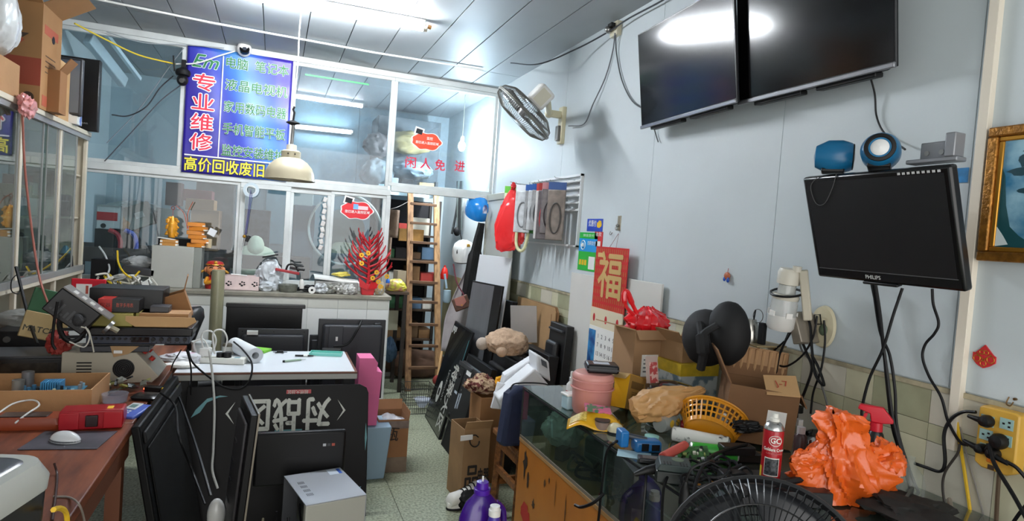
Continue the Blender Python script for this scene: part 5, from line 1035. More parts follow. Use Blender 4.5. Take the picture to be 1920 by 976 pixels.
S('green_disc', 'bright green round lid beside the orange basket', 'lid', MB().lathe([(0, 0), (.03, 0), (.03, .012), (0, .014)], 24), M('4faa28', .4), up(C(1318, 800), GZ), 0)
o, d = lying('salmon pink tube lying behind the dark charger box', up(C(1243, 856, GZ+.05), GZ+.05), up(C(1284, 834, GZ+.05), GZ+.05), .0145, M('c4564c', .4), M('a8443c', .4), 'tube', 'pink_tube')
# blue strap tool
p = C(1197, 845)
t = T('blue_clamp_tool', 'blue and black clamp-like tool lying at the counter edge', 'tool', p+V((0, 0, 0)), -.18)
MB().bx(-.02, .075, -.025, .03, 0, .04).build('tool_body', M('1d5f96', .35), t, bev=.01); MB().bx(.0, .025, -.0265, -.024, .008, .033).bx(.036, .064, -.0265, -.024, .010, .030).build('black_inset', BLACK, t); MB().bx(-.065, -.035, .0, .055, .01, .065).build('tool_head', M('1c6bab', .35), t, bev=.006); MB().cyl((-.04, .03, .045), (.03, .01, .035), .010).build('link_bar', M('3a4048', .35), t)
p = C(1124, 805)
t = T('tape_roll', 'grey and brown roll of tape beside the blue clamp tool', 'tape', p+V((.01, .0, 0))); MB().lathe([(.012, 0), (.028, 0), (.028, .032), (.012, .032)], 28, cap=False).build('roll', M('8a7468', .5), t); MB().lathe([(.011, .0325), (.029, .0325), (.029, .038), (.011, .038)], 28).build('dark_rim', M('332a28', .5), t)
p = C(1149, 812)
def scal(i, n=48): return 1+.06*abs(math.sin(i*PI*8/n))
t = T('scalloped_cap', 'cream scalloped round cap beside the tape roll', 'cap', p+V((.015, .01, 0))); mb = MB(); n = 64; vs = []; 
for k, (r, z) in enumerate(((.028, .0), (.030, .012), (.022, .028), (.010, .034), (.0005, .035))): vs += [V((r*scal(j, n)*math.cos(2*PI*j/n), r*scal(j, n)*math.sin(2*PI*j/n), z)) for j in range(n)]
mb.add(vs, [(i*n+j, i*n+(j+1) % n, (i+1)*n+(j+1) % n, (i+1)*n+j) for i in range(4) for j in range(n)]+[tuple(range(n-1, -1, -1))]).build('cap_body', M('d8cfae', .4), t)
MB().lathe([(0, -.0), (.031, -.0), (.031, .006), (0, .006)], 24).build('cap_base', DGREY, t)
S('pale_blue_card', 'pale blue card under the blue clamp tool at the counter edge', 'card', MB().bx(-.05, .06, -.035, .035, 0, .0015), M('a9c8d2', .5), C(1186, 852)+V((0, 0, .0003)), -.6)
S('turquoise_disc', 'small round turquoise lid in front of the drinking bottle', 'lid', MB().lathe([(0, 0), (.026, 0), (.026, .008), (0, .01)], 24), M('9fd6cf', .4), C(1222, 820)+V((0, 0, 0)), 0)
p = C(1222, 866); t = T('black_phone', 'old black phone with a worn back lying at the counter edge', 'phone', p, -.45); MB().bx(-.045, .045, -.022, .022, 0, .016).build('phone_body', M('1b1b1e', .3), t, bev=.004); MB().bx(-.03, .03, -.015, .015, .016, .0168).build('worn_plate', M('5c5654', .4, n=.3, ns=30), t)
p = C(1262, 905)
t = T('charger_box', 'dark green-black battery charger box with vents on the counter edge', 'charger', p+V((.015, .02, 0)), -.52); MB().bx(-.055, .055, -.04, .04, 0, .036).build('lower_shell', M('161d1c', .4), t, bev=.004); MB().poly([(-.055, .0365), (.055, .0365), (.045, .058), (-.045, .058)], -.04, .04).build('upper_shell', M('2c3837', .45), t, bev=.003)
for i in range(6):
    x = -.035+.009*i+(.02 if i > 2 else 0); MB().bx(x, x+.004, -.038, -.012, .0575, .0588).build('vent_slot', BLACK, t)
MB().poly([(.01, .0), (.01, .0), (.03, .0), (.03, .01)], -.0, -.0) ; MB().lathe([(0, .0581), (.018, .0581), (.018, .0586), (0, .0586)], 20, c=(.01, .015, 0)).build('faded_label', M('5c6a56', .6), t)
cable('black cord hanging from the charger box over the counter front', [C(1252, 892, .93), C(1247, 905, .915), W(1243, 925, X=1.10), W(1241, 976, X=1.10), W(1242, 1080, X=1.10)], .0045)
t = T('cable_plug', 'black plug lying over the counter edge left of the charger', 'plug', C(1222, 890)+V((-.02, .0, .012)), 0); MB().tube([(.03, -.005, .008), (.0, 0, .004), (-.035, .01, -.010)], [.016, .013, .006], 12).build('plug_body', BLACK, t); MB().tube(spline([(.0, .0, -.0), (-.02, -.03, -.03), (-.03, -.045, -.12), (-.03, -.05, -.3)]), .004, 6).build('cord', BLACK, t)
cable('dark cord crossing the showcase front pane vertically', [C(1165, 825, .93), W(1150, 830, X=1.115), W(1137, 850, X=1.115), W(1130, 900, X=1.115), W(1122, 976, X=1.115)], .005)
cable('bent black cable end sticking out from the showcase front', [W(1132, 925, X=1.12), W(1112, 942, X=1.09), W(1090, 950, X=1.07), W(1078, 946, X=1.06)], .006)
# green circuit board
t = T('circuit_board', 'tilted green circuit board beside the charger box', 'circuit board', C(1295, 880)+V((.02, 0, .005)), -.5); t.rotation_euler = (R_(35), R_(-10), -.5)
MB().bx(-.05, .05, 0, .08, 0, .002).build('board', M('4a7a44', .4, ns=60, col2='2c4a2a'), t)
random.seed(6)
for i in range(14):
    x, y = random.uniform(-.045, .04), random.uniform(.005, .07); MB().bx(x, x+random.uniform(.004, .012), y, y+.008, .002, random.uniform(.005, .014)).build('component', M(random.choice(['c9c9b8', '1a1a1c', '8a9a5a', 'b8b8b8']), .4), t)
# black adapters and cord tangle
def adapter(label, px, z, rz, s=(.11, .05, .03)):
    o = T('power_adapter', label, 'adapter', C(*px, z), rz); MB().bx(-s[0]/2, s[0]/2, -s[1]/2, s[1]/2, 0, s[2]).build('adapter_body', M('111113', .4), o, bev=.004); return o
adapter('black power adapter wrapped in its cord on top of the adapter pile', (1380, 850), GZ+.035, -.25, (.11, .05, .03)); adapter('lower black power adapter under the wrapped one', (1385, 862), GZ, -.3, (.13, .055, .03))
random.seed(21)
for i in range(10):
    p = C(random.uniform(1290, 1400), random.uniform(865, 925), GZ+.02); r = random.uniform(.03, .055); a0 = random.uniform(0, 6)
    pts = [(p.x+r*math.cos(a0+a)*1.2, p.y+r*math.sin(a0+a), GZ+.012+.012*(i % 3)+.02*math.sin(a*1.3+i)**2) for a in [k*.8 for k in range(9)]]
    cable(('looped', 'coiled', 'tangled', 'knotted', 'twisted', 'bent', 'curled', 'folded', 'spread', 'kinked')[i]+' black cord in the tangle of cords beside the circuit board', pts, .0042, '0e0e10' if i % 3 else '26262a')
cable('thick black cord arching over the cord tangle to the adapter', [C(1400, 832, GZ+.07), C(1355, 845, GZ+.07), C(1325, 862, GZ+.08), C(1305, 905, GZ+.05), C(1300, 940, GZ+.03)], .005)
t = T('hanging_plug', 'black two-pin plug hanging over the near counter edge', 'plug', W(1283, 935, X=1.10)); MB().tube([(0, 0, .05), (0, 0, .02), (0, 0, -.012)], [.006, .014, .016], 10).build('plug_body', BLACK, t)
for s in (-.006, .006): MB().cyl((0, s, -.012), (0, s, -.032), .0022, n=8).build('pin', M('c8b078', .3, .8), t)
MB().tube(spline([(0, 0, .05), (.01, -.01, .09), (.05, -.02, .11), (.09, 0, .10)]), .004, 6).build('cord', BLACK, t)
S('cable_bundle', 'black folded cord bundle with velvet ties behind the red spray can', 'cable', crumple((.06, .03, .022), 71, .35, 4, 4, flat=-.02), M('0c0c0e', .5), C(1395, 815, GZ+.05)+V((0, 0, .03)), -.3)
# black metal box under the can
bx_ = C(1430, 918)
t = T('black_power_unit', 'flat black metal power unit carrying the red spray can', 'device', (1.40, 1.37, GZ), -.30); MB().bx(-.15, .12, -.075, .085, 0, .045).build('unit_case', M('17171a', .4, n=.2, ns=6), t, bev=.003)
for i in range(4): MB().bx(-.151, -.149, -.06+.032*i, -.042+.032*i, .012, .034).build('port', M('7c7c80', .4), t)
TZ = GZ+.0455
p = C(1443, 896, TZ)
t = T('spray_can', 'red aerosol spray can with silver top and white cap standing on the power unit', 'can', p, -.72)
k = .028
MB().lathe([(0, .0), (k*.97, 0), (k, .004), (k, .142), (k*.98, .145)], 36).build('can_body', M('a81420', .3, coat=.3), t)
MB().lathe([(k*.98, .145), (k*1.02, .147), (k*.98, .152), (k*.75, .163), (k*.5, .168), (0, .169)], 32).build('silver_top', M('c0c0be', .25, .9), t)
MB().lathe([(0, .168), (k*.5, .169), (k*.5, .178), (k*.34, .18), (k*.30, .192), (0, .193)], 20).build('spray_cap', M('dcdad2', .4), t)
def curved(m_, a0, a1, z0, z1, mat, nm, e=.0006): MB().grid(lambda u, v: V(((k+e)*math.sin(a0+(a1-a0)*u), -(k+e)*math.cos(a0+(a1-a0)*u), z0+(z1-z0)*v)), 12, 4).build(nm, mat, m_)
curved(t, -.75, .75, .015, .068, M('d8d4cc', .4), 'picture_border'); curved(t, -.68, .68, .018, .065, M('16181c', .4, ns=120, col2='4a4c50', lo=.4, hi=.6), 'engine_picture', .001); curved(t, -1.5, -1.05, .006, .038, M('dcc02c', .4), 'yellow_label')
def ctext(s, size, m_, z, a, wd):
    o = text(s, size, m_, t, 0, 0, 0, wd=wd, bold=.04)
    for v in o.data.vertices:
        an = a+v.co.x/k; rr = k+.0016-v.co.y*.3; v.co = V((rr*math.sin(an), -rr*math.cos(an), v.co.z+z))
WT = M('e6e2da', .4)
ctext('GC', .022, WT, .118, .2, .026); ctext('Goldern Crown', .013, WT, .092, .2, .062); ctext('CARB CLEANER', .007, M('c8686a', .4), .081, .2, .045)
MB().tube([((k+.0008)*math.sin(.2+.62*math.cos(a)), -(k+.0008)*math.cos(.2+.62*math.cos(a)), .118+.0145*math.sin(a)) for a in [2*PI*i/32 for i in range(32)]], .0009, 5, True).build('oval_ring', WT, t)
p = C(1478, 880, GZ); t = T('small_dark_can', 'small dark capped can half hidden behind the red spray can', 'can', p+V((.04, .0, 0)), 0) ; MB().lathe([(0, 0), (.02, 0), (.02, .11), (.012, .12)], 24).build('can_body', M('3a1f22', .35), t); MB().lathe([(0, .118), (.013, .118), (.013, .14), (0, .142)], 20).build('cap', M('b9b0b0', .4), t)
# black glossy lump and mouse
S('black_helmet_visor', 'glossy black rounded appliance with a red rim behind the spray can', 'appliance', MB().lathe([(0, 0), (.075, 0), (.08, .03), (.06, .065), (.02, .08), (0, .082)], 32, sy=.7), M('0b0b0d', .15, coat=.5), C(1515, 858)+V((.08, .05, 0)))
S('black_cloth_roll', 'black ribbed roll leaning between the open carton and the spray can', 'roll', MB().tube(spline([(0, 0, 0), (.01, .01, .06), (.03, .03, .10)]), .032, 14), M('131315', .6, n=.3, ns=40), up(C(1418, 800), GZ+.02))
# orange plastic bag
def ob(c, q):
    kz = (c.z+.13)/.26
    return c
p = C(1580, 935)
t = T('orange_plastic_bag', 'large crumpled translucent orange plastic bag on the near counter', 'bag', up(p, GZ), -.3)
OM = M('dc5f1c', .3, bump=.5, bs=22, coat=.3)
sack([(.02, .001), (.10, .004), (.125, .04), (.12, .09), (.085, .13), (.06, .16), (.055, .20), (.068, .235), (.05, .255), (.01, .25)], 3, .42, 1.5, .9, 96, 60, sx=1.05, sy=.62, bend=(-.05, 0)).build('bag_bulk', OM, t)
mb = sack([(.004, 0), (.05, .02), (.065, .06), (.045, .10), (.02, .115)], 8, .4, 1.5, 1.2, 60, 30, sy=.6); Q = Matrix.Translation((.06, .0, .10)) @ Matrix.Rotation(R_(75), 4, 'Y'); mb.v = [Q @ v for v in mb.v]; mb.build('bag_fold', OM, t)
mb = sack([(.004, 0), (.03, .02), (.045, .06), (.03, .10), (.01, .115)], 9, .4, 1.5, 1.2, 60, 30, sy=.6); Q = Matrix.Translation((-.06, -.01, .09)) @ Matrix.Rotation(R_(-80), 4, 'Y'); mb.v = [Q @ v for v in mb.v]; mb.build('bag_fold', OM, t)
# trigger sprayer
p = C(1652, 905)
t = T('trigger_sprayer', 'black spray bottle with a bright red trigger head against the tiles', 'bottle', p+V((-.02, 0.02, 0)), -.9)
MB().lathe([(0, 0), (.032, 0), (.033, .02), (.033, .12), (.022, .155), (.016, .165)], 24).build('bottle_body', M('101012', .3), t)
RT = M('c81a2e', .35); MB().lathe([(0, .163), (.019, .163), (.018, .19), (0, .19)], 20).build('collar', RT, t)
MB().poly([(-.055, .225), (-.05, .24), (.015, .24), (.045, .205), (.045, .195), (.015, .19), (-.015, .19), (-.02, .215)], -.012, .012).build('trigger_head', RT, t, bev=.003); MB().poly([(-.035, .215), (-.025, .215), (-.032, .19), (-.045, .165), (-.052, .168), (-.042, .19)], -.006, .006).build('trigger', RT, t, bev=.002)
p = C(1688, 925); t = T('glass_jar', 'clear glass bottle with a narrow neck beside the trigger sprayer', 'bottle', p+V((-.01, -.03, 0)))
MB().lathe([(0, 0), (.04, 0), (.043, .01), (.043, .05), (.036, .075), (.014, .10), (.010, .12), (.012, .125)], 28).build('glass_body', film_mat('bottle_glass', 'a9b0a8', .25, .05), t)
p = C(1685, 940); t = T('black_comb', 'black wide-toothed comb lying beside the glass bottle', 'comb', p+V((-.03, -.05, .012)), .5); MB().bx(-.06, .06, -.004, .004, .03, .04).build('comb_spine', M('2c2e30', .3), t)
for i in range(12): MB().cyl((-.055+.01*i, 0, .03), (-.055+.01*i, -.008, 0), .0022, n=6).build('tooth', M('3a3c40', .3), t)
cable('thin tool with a metal tip lying near the cords at the wall', [C(1780, 935, .95), C(1785, 965, .93), C(1782, 990, .92)], .006, '7a7266')
S('dark_rag', 'dark heap of dusty parts beside the comb at the counter end', 'rag', crumple((.10, .12, .03), 91, .4, 4, 4, flat=-.025), M('1d1c1a', .8, n=.4, ns=30), C(1700, 975)+V((0, 0, .03)))
S('small_tub', 'small pinkish white tub under the orange bag', 'tub', MB().lathe([(0, 0), (.03, 0), (.034, .03), (0, .032)], 24), M('c9a0a0', .4), C(1512, 925)+V((0, 0, .0)))
cable('black antenna-like rod lying across the counter to the orange bag', [C(1390, 925, .955), C(1450, 908, .965), C(1510, 895, .97), C(1540, 880, .975)], [.012]*8+[.010]*8+[.011]*9, '1a1a1c', name='flashlight_rod', cat='rod')
# big floor fan guard
c = W(1432, 1085, Y=.84); nv = (CAM-c); nv.z += .35; nv.normalize()
z = nv; x = V((0, 0, 1)).cross(z).normalized(); y = z.cross(x); FM2 = Matrix((x, y, z)).transposed().to_4x4(); FM2.translation = c
t = T('standing_fan', 'black standing fan with wire guard in front of the counter', 'fan', Mx=FM2)
BF = M('161618', .35)
bk, frn = guard(.178, -.05, .05, 72, .0012); bk.build('back_guard', BF, t); frn.build('front_guard', BF, t); blades(t, .178, 5, M('202124', .3))
fi2 = FM2.inverted(); MB().cyl((0, 0, -.05), (0, 0, -.16), .05, .045, 24).build('motor_housing', BF, t)
foot = fi2 @ V((c.x-.02*0+.0, c.y, 0)); MB().cyl(fi2 @ (c-nv*.11), fi2 @ V(((c-nv*.11).x, (c-nv*.11).y, .02)), .014, n=12).build('pole', BF, t)
MB().lathe([(0, 0), (.13, 0), (.12, .02), (.03, .035), (0, .035)], 32, Mx=fi2 @ Matrix.Translation(((c-nv*.11).x, (c-nv*.11).y, 0))).build('base', BF, t)
# ============================================================ WALL THINGS OVER THE COUNTER
X8 = 1.80
p = W(1472, 560, X=X8)
t = T('wall_arm_lamp', 'pale jar-shaped lamp on a wall arm with black cord wrapped around it', 'lamp', p, RW, tilt=(0, R_(7)))
OW2 = M('c9c4b6', .4)
MB().lathe([(.030, .055), (.040, .058), (.042, .10), (.036, .115), (.0, .118)], 28).build('upper_cap', OW2, t)
MB().lathe([(.033, .02), (.031, .055), (.029, .055), (.031, .02)], 24).build('clear_neck', film_mat('clear_neck', 'c9cbc6', .6, .1), t)
MB().lathe([(.0, .02), (.046, .018), (.050, .01), (.046, .0), (.0, .0)], 28).build('collar', OW2, t)
MB().lathe([(.048, 0), (.050, -.055), (.050, -.06), (.047, -.06), (.045, 0)], 28, cap=False).build('clear_jar', film_mat('clear_jar', 'd8dad8', .4, .1), t)
MB().lathe([(.0495, -.06), (.0495, -.105), (.042, -.118), (0, -.12)], 28).build('frosted_cup', M('c9c8c4', .3), t)
for i in range(5): a = 1.3*i; MB().bx(-.012, .012, -.052, -.046, -.065, -.045, Matrix.Rotation(a, 4, 'Z')).build('foil_tab', M('e0deda', .3), t)
MB().cyl((.030, 0, .11), (.030, -.0, .13), .016).build('hinge', OW2, t); MB().beam((.04, .02, .12), (.075, .05, -.06), .035, .03).build('arm', M('b9b2a0', .45), t, bev=.005)
MB().tube(spline([(.055*math.cos(a), .055*math.sin(a), .025+.012*math.sin(a)) for a in [i*.7-2.6 for i in range(10)]]), .0045, 6).build('wrapped_cord', BLACK, t)
pq = W(1545, 612, X=XR-.012)
t = T('wall_bracket', 'cream oval wall plate with a grey bracket and loose cord loop', 'bracket', pq, RW)
MB().lathe([(0, 0), (.055, 0), (.052, .012), (0, .014)], 32, sy=1.45, Mx=Matrix.Rotation(PI/2, 4, 'X')).build('oval_plate', M('cfc6a8', .4, n=.1, ns=8), t)
MB().slab([(-.075, -.02, .04), (-.04, -.02, .05), (.0, -.012, -.06), (-.04, -.012, -.075)], (0, -.09, 0)).build('bracket_arm', M('8a8276', .4, .3), t, bev=.004)
MB().tube([(-.03, -.02, .04), (.0, -.025, .045), (.005, -.02, .01), (-.025, -.02, .005)], .003, 6, True).build('cord_loop', BLACK, t); MB().ball((.012, -.016, -.01), (.018, .01, .022), 12).build('green_knob', M('5a6a54', .5), t)
# small shelf with jug
ps = W(1408, 640, X=1.82)
t = T('wall_shelf', 'small round-edged wall shelf holding a silver jug', 'shelf', ps, RW); MB().bx(-.07, .09, -.05, .10, -.008, 0).build('shelf_board', M('8a7a58', .5), t, bev=.003); MB().tube([(-.05, .06, -.01), (-.03, .10, -.06)], .005, 6).tube([(.06, .06, -.01), (.05, .10, -.06)], .005, 6).build('bracket_wire', M('8a6a3a', .5), t)
t = T('silver_jug', 'small dented silver metal jug on the wall shelf', 'jug', ps+V((0, .012, .0005)), RW); MB().lathe([(0, 0), (.036, 0), (.038, .02), (.034, .06), (.024, .085), (.022, .09), (0, .09)], 28).build('jug_body', M('b4b2aa', .25, .9, n=.2, ns=20), t)
t = T('wire_holder', 'black wire holder and thin round frame standing behind the silver jug', 'holder', ps+V((0, -.055, .0005)), RW); MB().bx(-.012, .016, -.01, .01, 0, .085).build('holder_body', BLACKM, t, bev=.003); MB().tube([(-.05+.027*math.cos(2*PI*j/24), .02, .105+.027*math.sin(2*PI*j/24)) for j in range(24)], .0015, 5, True).build('round_frame', M('4a4440', .4), t); MB().cyl((-.05, .0, .085), (-.045, .0, .13), .003, n=6).build('pen', BLACK, t)
def wallc(label, px, r=.0045, off=.03, col='101012'):
    n = len(px); return cable(label, [wallpt(x, y, off if hasattr(off, '__len__') is False else off[i]) for i, (x, y) in enumerate(px)], r, col)
wallc('black cord from the jar lamp down behind the open carton', [(1480, 622), (1462, 665), (1455, 700), (1440, 735), (1427, 775)], .005, .07)
wallc('second black cord hanging from the jar lamp to its inline switch', [(1484, 620), (1465, 655), (1457, 690), (1452, 730), (1452, 760)], .004, .08)
wallc('black cord looping under the jar lamp to the oval wall plate', [(1532, 592), (1525, 630), (1505, 665), (1475, 686), (1455, 680), (1450, 660), (1470, 640)], .004, .07)
wallc('black cord dropping from the wall bracket to the socket cluster', [(1503, 585), (1518, 605), (1522, 650), (1528, 700), (1545, 722), (1535, 690), (1522, 665)], .005, .07)
wallc('long black cord from the oval plate down to the tiles', [(1545, 600), (1547, 640), (1540, 690), (1525, 735), (1520, 775)], .004, .05)
wallc('black cord crossing down to the black plug below the oval plate', [(1497, 625), (1512, 660), (1522, 690), (1512, 725), (1500, 755)], .005, .06)
wallc('grey cord running down to the orange bag', [(1496, 622), (1503, 655), (1522, 680), (1540, 720), (1560, 790)], .004, .04, '5f5f5c')
t = T('inline_plug', 'black plug with adapter hanging above the orange bag', 'plug', wallpt(1500, 765, .06), RW); MB().cyl((0, -.02, .01), (0, -.02, -.012), .026, n=20).build('plug_head', BLACK, t); MB().bx(-.02, .005, -.03, -.008, -.05, -.012).build('plug_body', BLACK, t, bev=.004); MB().bx(-.004, .03, -.032, -.01, -.06, -.035).build('paper_tag', WHITE, t)
S('inline_switch', 'small black inline switch on a cord above the open carton', 'switch', MB().bx(-.012, .012, -.01, .01, -.03, .03), BLACK, wallpt(1452, 768, .08), RW, bev=.004)
o_ = .05
wallc('leftmost thin black cord hanging from under the monitor', [(1633, 530), (1645, 590), (1655, 650), (1662, 720), (1672, 800), (1690, 860), (1720, 976)], .003, .045)
wallc('thick black cord hanging from the middle of the monitor', [(1641, 530), (1650, 590), (1657, 655), (1663, 700), (1675, 790), (1700, 880), (1730, 990)], .006, .055)
wallc('black cord crossing left of the monitor cord bundle', [(1692, 540), (1675, 590), (1655, 655), (1630, 710), (1616, 770), (1624, 800), (1640, 835)], .005, .065)
wallc('black cord swinging right in the bundle below the monitor', [(1636, 530), (1650, 620), (1668, 665), (1678, 730), (1682, 800), (1705, 880), (1745, 976)], .005, .050)
wallc('right black power cord below the monitor curving down to the wall socket', [(1748, 541), (1750, 570), (1760, 605), (1752, 625), (1735, 645), (1730, 670), (1742, 705), (1765, 745), (1778, 790), (1800, 828), (1815, 834)], .0045, .03)
wallc('black cord from the upper socket plug looping left to the cord bundle', [(1830, 772), (1805, 772), (1782, 787), (1770, 815), (1772, 865), (1763, 883), (1735, 875), (1715, 868)], .005, .03)
wallc('grey-brown cord hanging from the lower plug to the counter', [(1800, 832), (1795, 850), (1772, 885), (1768, 920), (1778, 976)], .004, .03, '3a3632')
cable('yellow cable hanging out of the trunking bottom', [wallpt(1794, 790, .015), wallpt(1800, 830, .01), wallpt(1808, 880, .01), wallpt(1822, 976, .01), wallpt(1835, 1060, .01)], .005, 'd8b02c')
cable('thin grey wire beside the yellow cable on the tiles', [wallpt(1800, 800, .01), wallpt(1815, 860, .005), wallpt(1835, 930, .005), wallpt(1850, 990, .005)], .0025, '8a8680')
# power socket
a = wallpt(1835, 757, .045); b = wallpt(1905, 770, .045); c = wallpt(1828, 888, .045)
sw, sh = a.y-b.y, a.z-c.z; sw = .105; sh = .175
t = T('power_socket', 'yellowed wall power strip block with three plugs and an orange switch', 'socket', V((XR-.008, a.y, a.z-sh)), RW)
SY = M('c89c3e', .4, n=.12, ns=10)
MB().poly([(0, .012), (.02, 0), (sw-.02, 0), (sw, .012), (sw, sh-.006), (sw-.01, sh), (.01, sh), (0, sh-.006)], -.042, 0).build('socket_body', SY, t, bev=.005)
for (x, z) in ((.026, .135), (.075, .14), (.026, .095), (.075, .095), (.03, .055)):
    f = MB().bx(x-.017, x+.017, -.044, -.0415, z-.015, z+.015).build('socket_plate', M('8fb0ac', .4), t)
    for dx, dz in ((-.007, 0), (.007, .006), (.007, -.006)): MB().bx(x+dx-.003, x+dx+.003, -.0446, -.0438, z+dz-.0025, z+dz+.0025).build('pin_hole', BLACK, f)
MB().bx(.035, .06, -.047, -.042, .022, .034).build('rocker_switch', M('d8781c', .4), t, bev=.003); MB().bx(.038, .055, -.043, -.0415, .003, .016).build('printed_mark', M('3a2a1c', .5), t)
def plug(label, x, z, rot, r=.017, lab=None):
    o = T('power_plug', label, 'plug', t.location+V((-.0445, -x, z)), RW); o['group'] = 'black plugs in the yellow wall socket'
    MB().lathe([(0, 0), (r, 0), (r*1.05, .012), (r*.8, .026), (0, .03)], 24, Mx=Matrix.Rotation(PI/2, 4, 'X')).build('plug_head', BLACK, o)
    d = V((math.cos(rot), 0, math.sin(rot))); MB().tube([(0, -.016, 0), tuple(d*.02+V((0, -.018, 0))), tuple(d*.045+V((0, -.016, 0)))], [.010, .008, .005], 10).build('strain_relief', BLACK, o); return o
plug('upper left black plug in the yellow wall socket', .03, .135, PI-.05); plug('large round black plug in the middle of the yellow wall socket', .066, .09, PI+.9, .021); plug('lower left black plug in the yellow wall socket', .024, .055, PI-.2, .014); plug('lower middle black plug in the yellow wall socket', .056, .052, -.3, .016)
s0 = t.location
cable('black cord running from the round socket plug down to the right', [s0+V((-.07, -.05, .08)), s0+V((-.075, -.075, .03)), s0+V((-.06, -.12, -.04)), s0+V((-.05, -.17, -.12))], .0055)
cable('black cord running right from the lowest socket plug', [s0+V((-.06, -.09, .045)), s0+V((-.05, -.12, .03)), s0+V((-.04, -.15, -.02)), s0+V((-.04, -.12, -.10)), s0+V((-.04, -.08, -.2))], .005)
cable('brownish cable leaving the bottom of the yellow socket', [s0+V((-.01, -.05, .0)), s0+V((-.008, -.052, -.1)), s0+V((-.008, -.06, -.25))], .006, '5a4a3a')
p = wallpt(1897, 752, .0); t = T('brass_hook', 'small brass hook screwed to a tile above the yellow socket', 'hook', wallpt(1900, 752), RW); MB().tube(spline([(-.01, -.003, .01), (-.01, -.012, -.008), (0, -.012, -.012), (.006, -.010, .0)]), .002, 6).cyl((.006, 0, .008), (.006, -.008, .008), .004, n=8).build('hook', M('6b5232', .4, .7), t)
# chair behind the counter end
p = W(1056, 722, X=1.72)
t = T('wooden_chair', 'brown wooden chair whose slatted back shows between the counter and tiles', 'chair', (1.74, 3.18, 0), RW)
cz = W(1058, 688, X=1.74).z
for x in (-.17, .17): MB().beam((x, .14, 0), (x, .18, cz), .03, .03, up=(1, 0, 0)).build('rear_leg', SW, t); MB().beam((x, -.17, 0), (x, -.17, .42), .035, .03, up=(1, 0, 0)).build('front_leg', SW, t)
MB().bx(-.19, .19, -.19, .16, .42, .445).build('seat', SW, t, bev=.005)
for z in (cz-.03, cz-.11, cz-.19): MB().bx(-.17, .17, .165, .185, z-.02, z+.03).build('back_slat', SW, t, bev=.004)
# ============================================================ SERVICE COUNTER TOP
KZ = 1.0105
def K(x, Y=5.52): p = W(x, 520, Y=Y); return V((p.x, Y, KZ))
def ksz(px, Y=5.52): return px*Y*1.0/1170.88*.99
# grey cabinet
a = K(285); b = K(363)
t = T('grey_metal_box', 'plain grey metal equipment box standing on the counter under the orange cartons', 'box', V((a.x, 5.45, KZ)))
bw_, bh_ = b.x-a.x, W(285, 459, Y=5.45).z-KZ
MB().bx(0, bw_, 0, .22, 0, bh_).build('box_body', M('a9aaa2', .45, n=.04, ns=4), t, bev=.004); MB().bx(bw_, bw_+.055, .004, .21, 0, bh_-.002).build('side_cover', M('83867f', .45), t, bev=.003); MB().cyl((bw_+.052, .06, .10), (bw_+.056, .06, .10), .02).build('knob', BLACK, t)
gt = KZ+bh_+.0005
OB2 = M('c97a1c', .4, n=.15, ns=10)
for i in range(6):
    p = W(352+(i % 2)*5-i, 457-i*7, Y=5.50); o = T('orange_carton', ['bottom', 'second', 'third', 'fourth', 'fifth', 'topmost'][i]+' of the stacked small orange boxes on the grey metal box', 'box', V((a.x+.30+.012*((i*2) % 3)-.004*i, 5.50, gt+i*.0325)), (-.12, .15, -.05, .1, -.15, .05)[i], group='small orange boxes stacked on the grey metal box')
    MB().bx(-.062, .062, -.035, .035, 0, .031).build('box_body', OB2, o, bev=.002); MB().bx(.045, .0625, -.0355, .0355, .003, .012).build('white_end_print', WHITE, o)
for i in range(2):
    o = T('orange_carton', ['lower', 'upper'][i]+' of two flat orange boxes under the white sheet on the grey metal box', 'box', V((a.x+.11, 5.50, gt+i*.024)), .05*i, group=None); MB().bx(-.06, .06, -.035, .035, 0, .0235).build('box_body', M('b97f34', .4), o, bev=.002); MB().bx(-.061, -.045, -.0355, .0355, .003, .016).bx(.045, .061, -.0355, .0355, .003, .016).build('white_end_print', WHITE, o)
S('white_case', 'tilted white sheet lying on the two flat orange boxes', 'case', MB().bx(-.07, .05, -.03, .04, 0, .006), M('d6d6d2', .4), (a.x+.10, 5.5, gt+.050), 0, tilt=(R_(0), R_(6)))
S('silver_card', 'small silvery packet leaning right of the orange box stack', 'packet', MB().bx(-.028, .028, -.004, .004, 0, .055), M('b9bcc0', .25, .6), (a.x+.395, 5.50, gt+.10), .2, tilt=(0, R_(25)))
S('paper_stack', 'short stack of cream papers right of the orange boxes', 'papers', MB().bx(-.02, .02, -.03, .03, 0, .07), M('b9a98a', .7), (a.x+.385, 5.53, gt))
S('black_tray', 'black tray behind the boxes on the grey metal box', 'tray', MB().bx(0, .32, 0, .05, 0, .055), BLACKM, (a.x+.02, 5.58, gt))
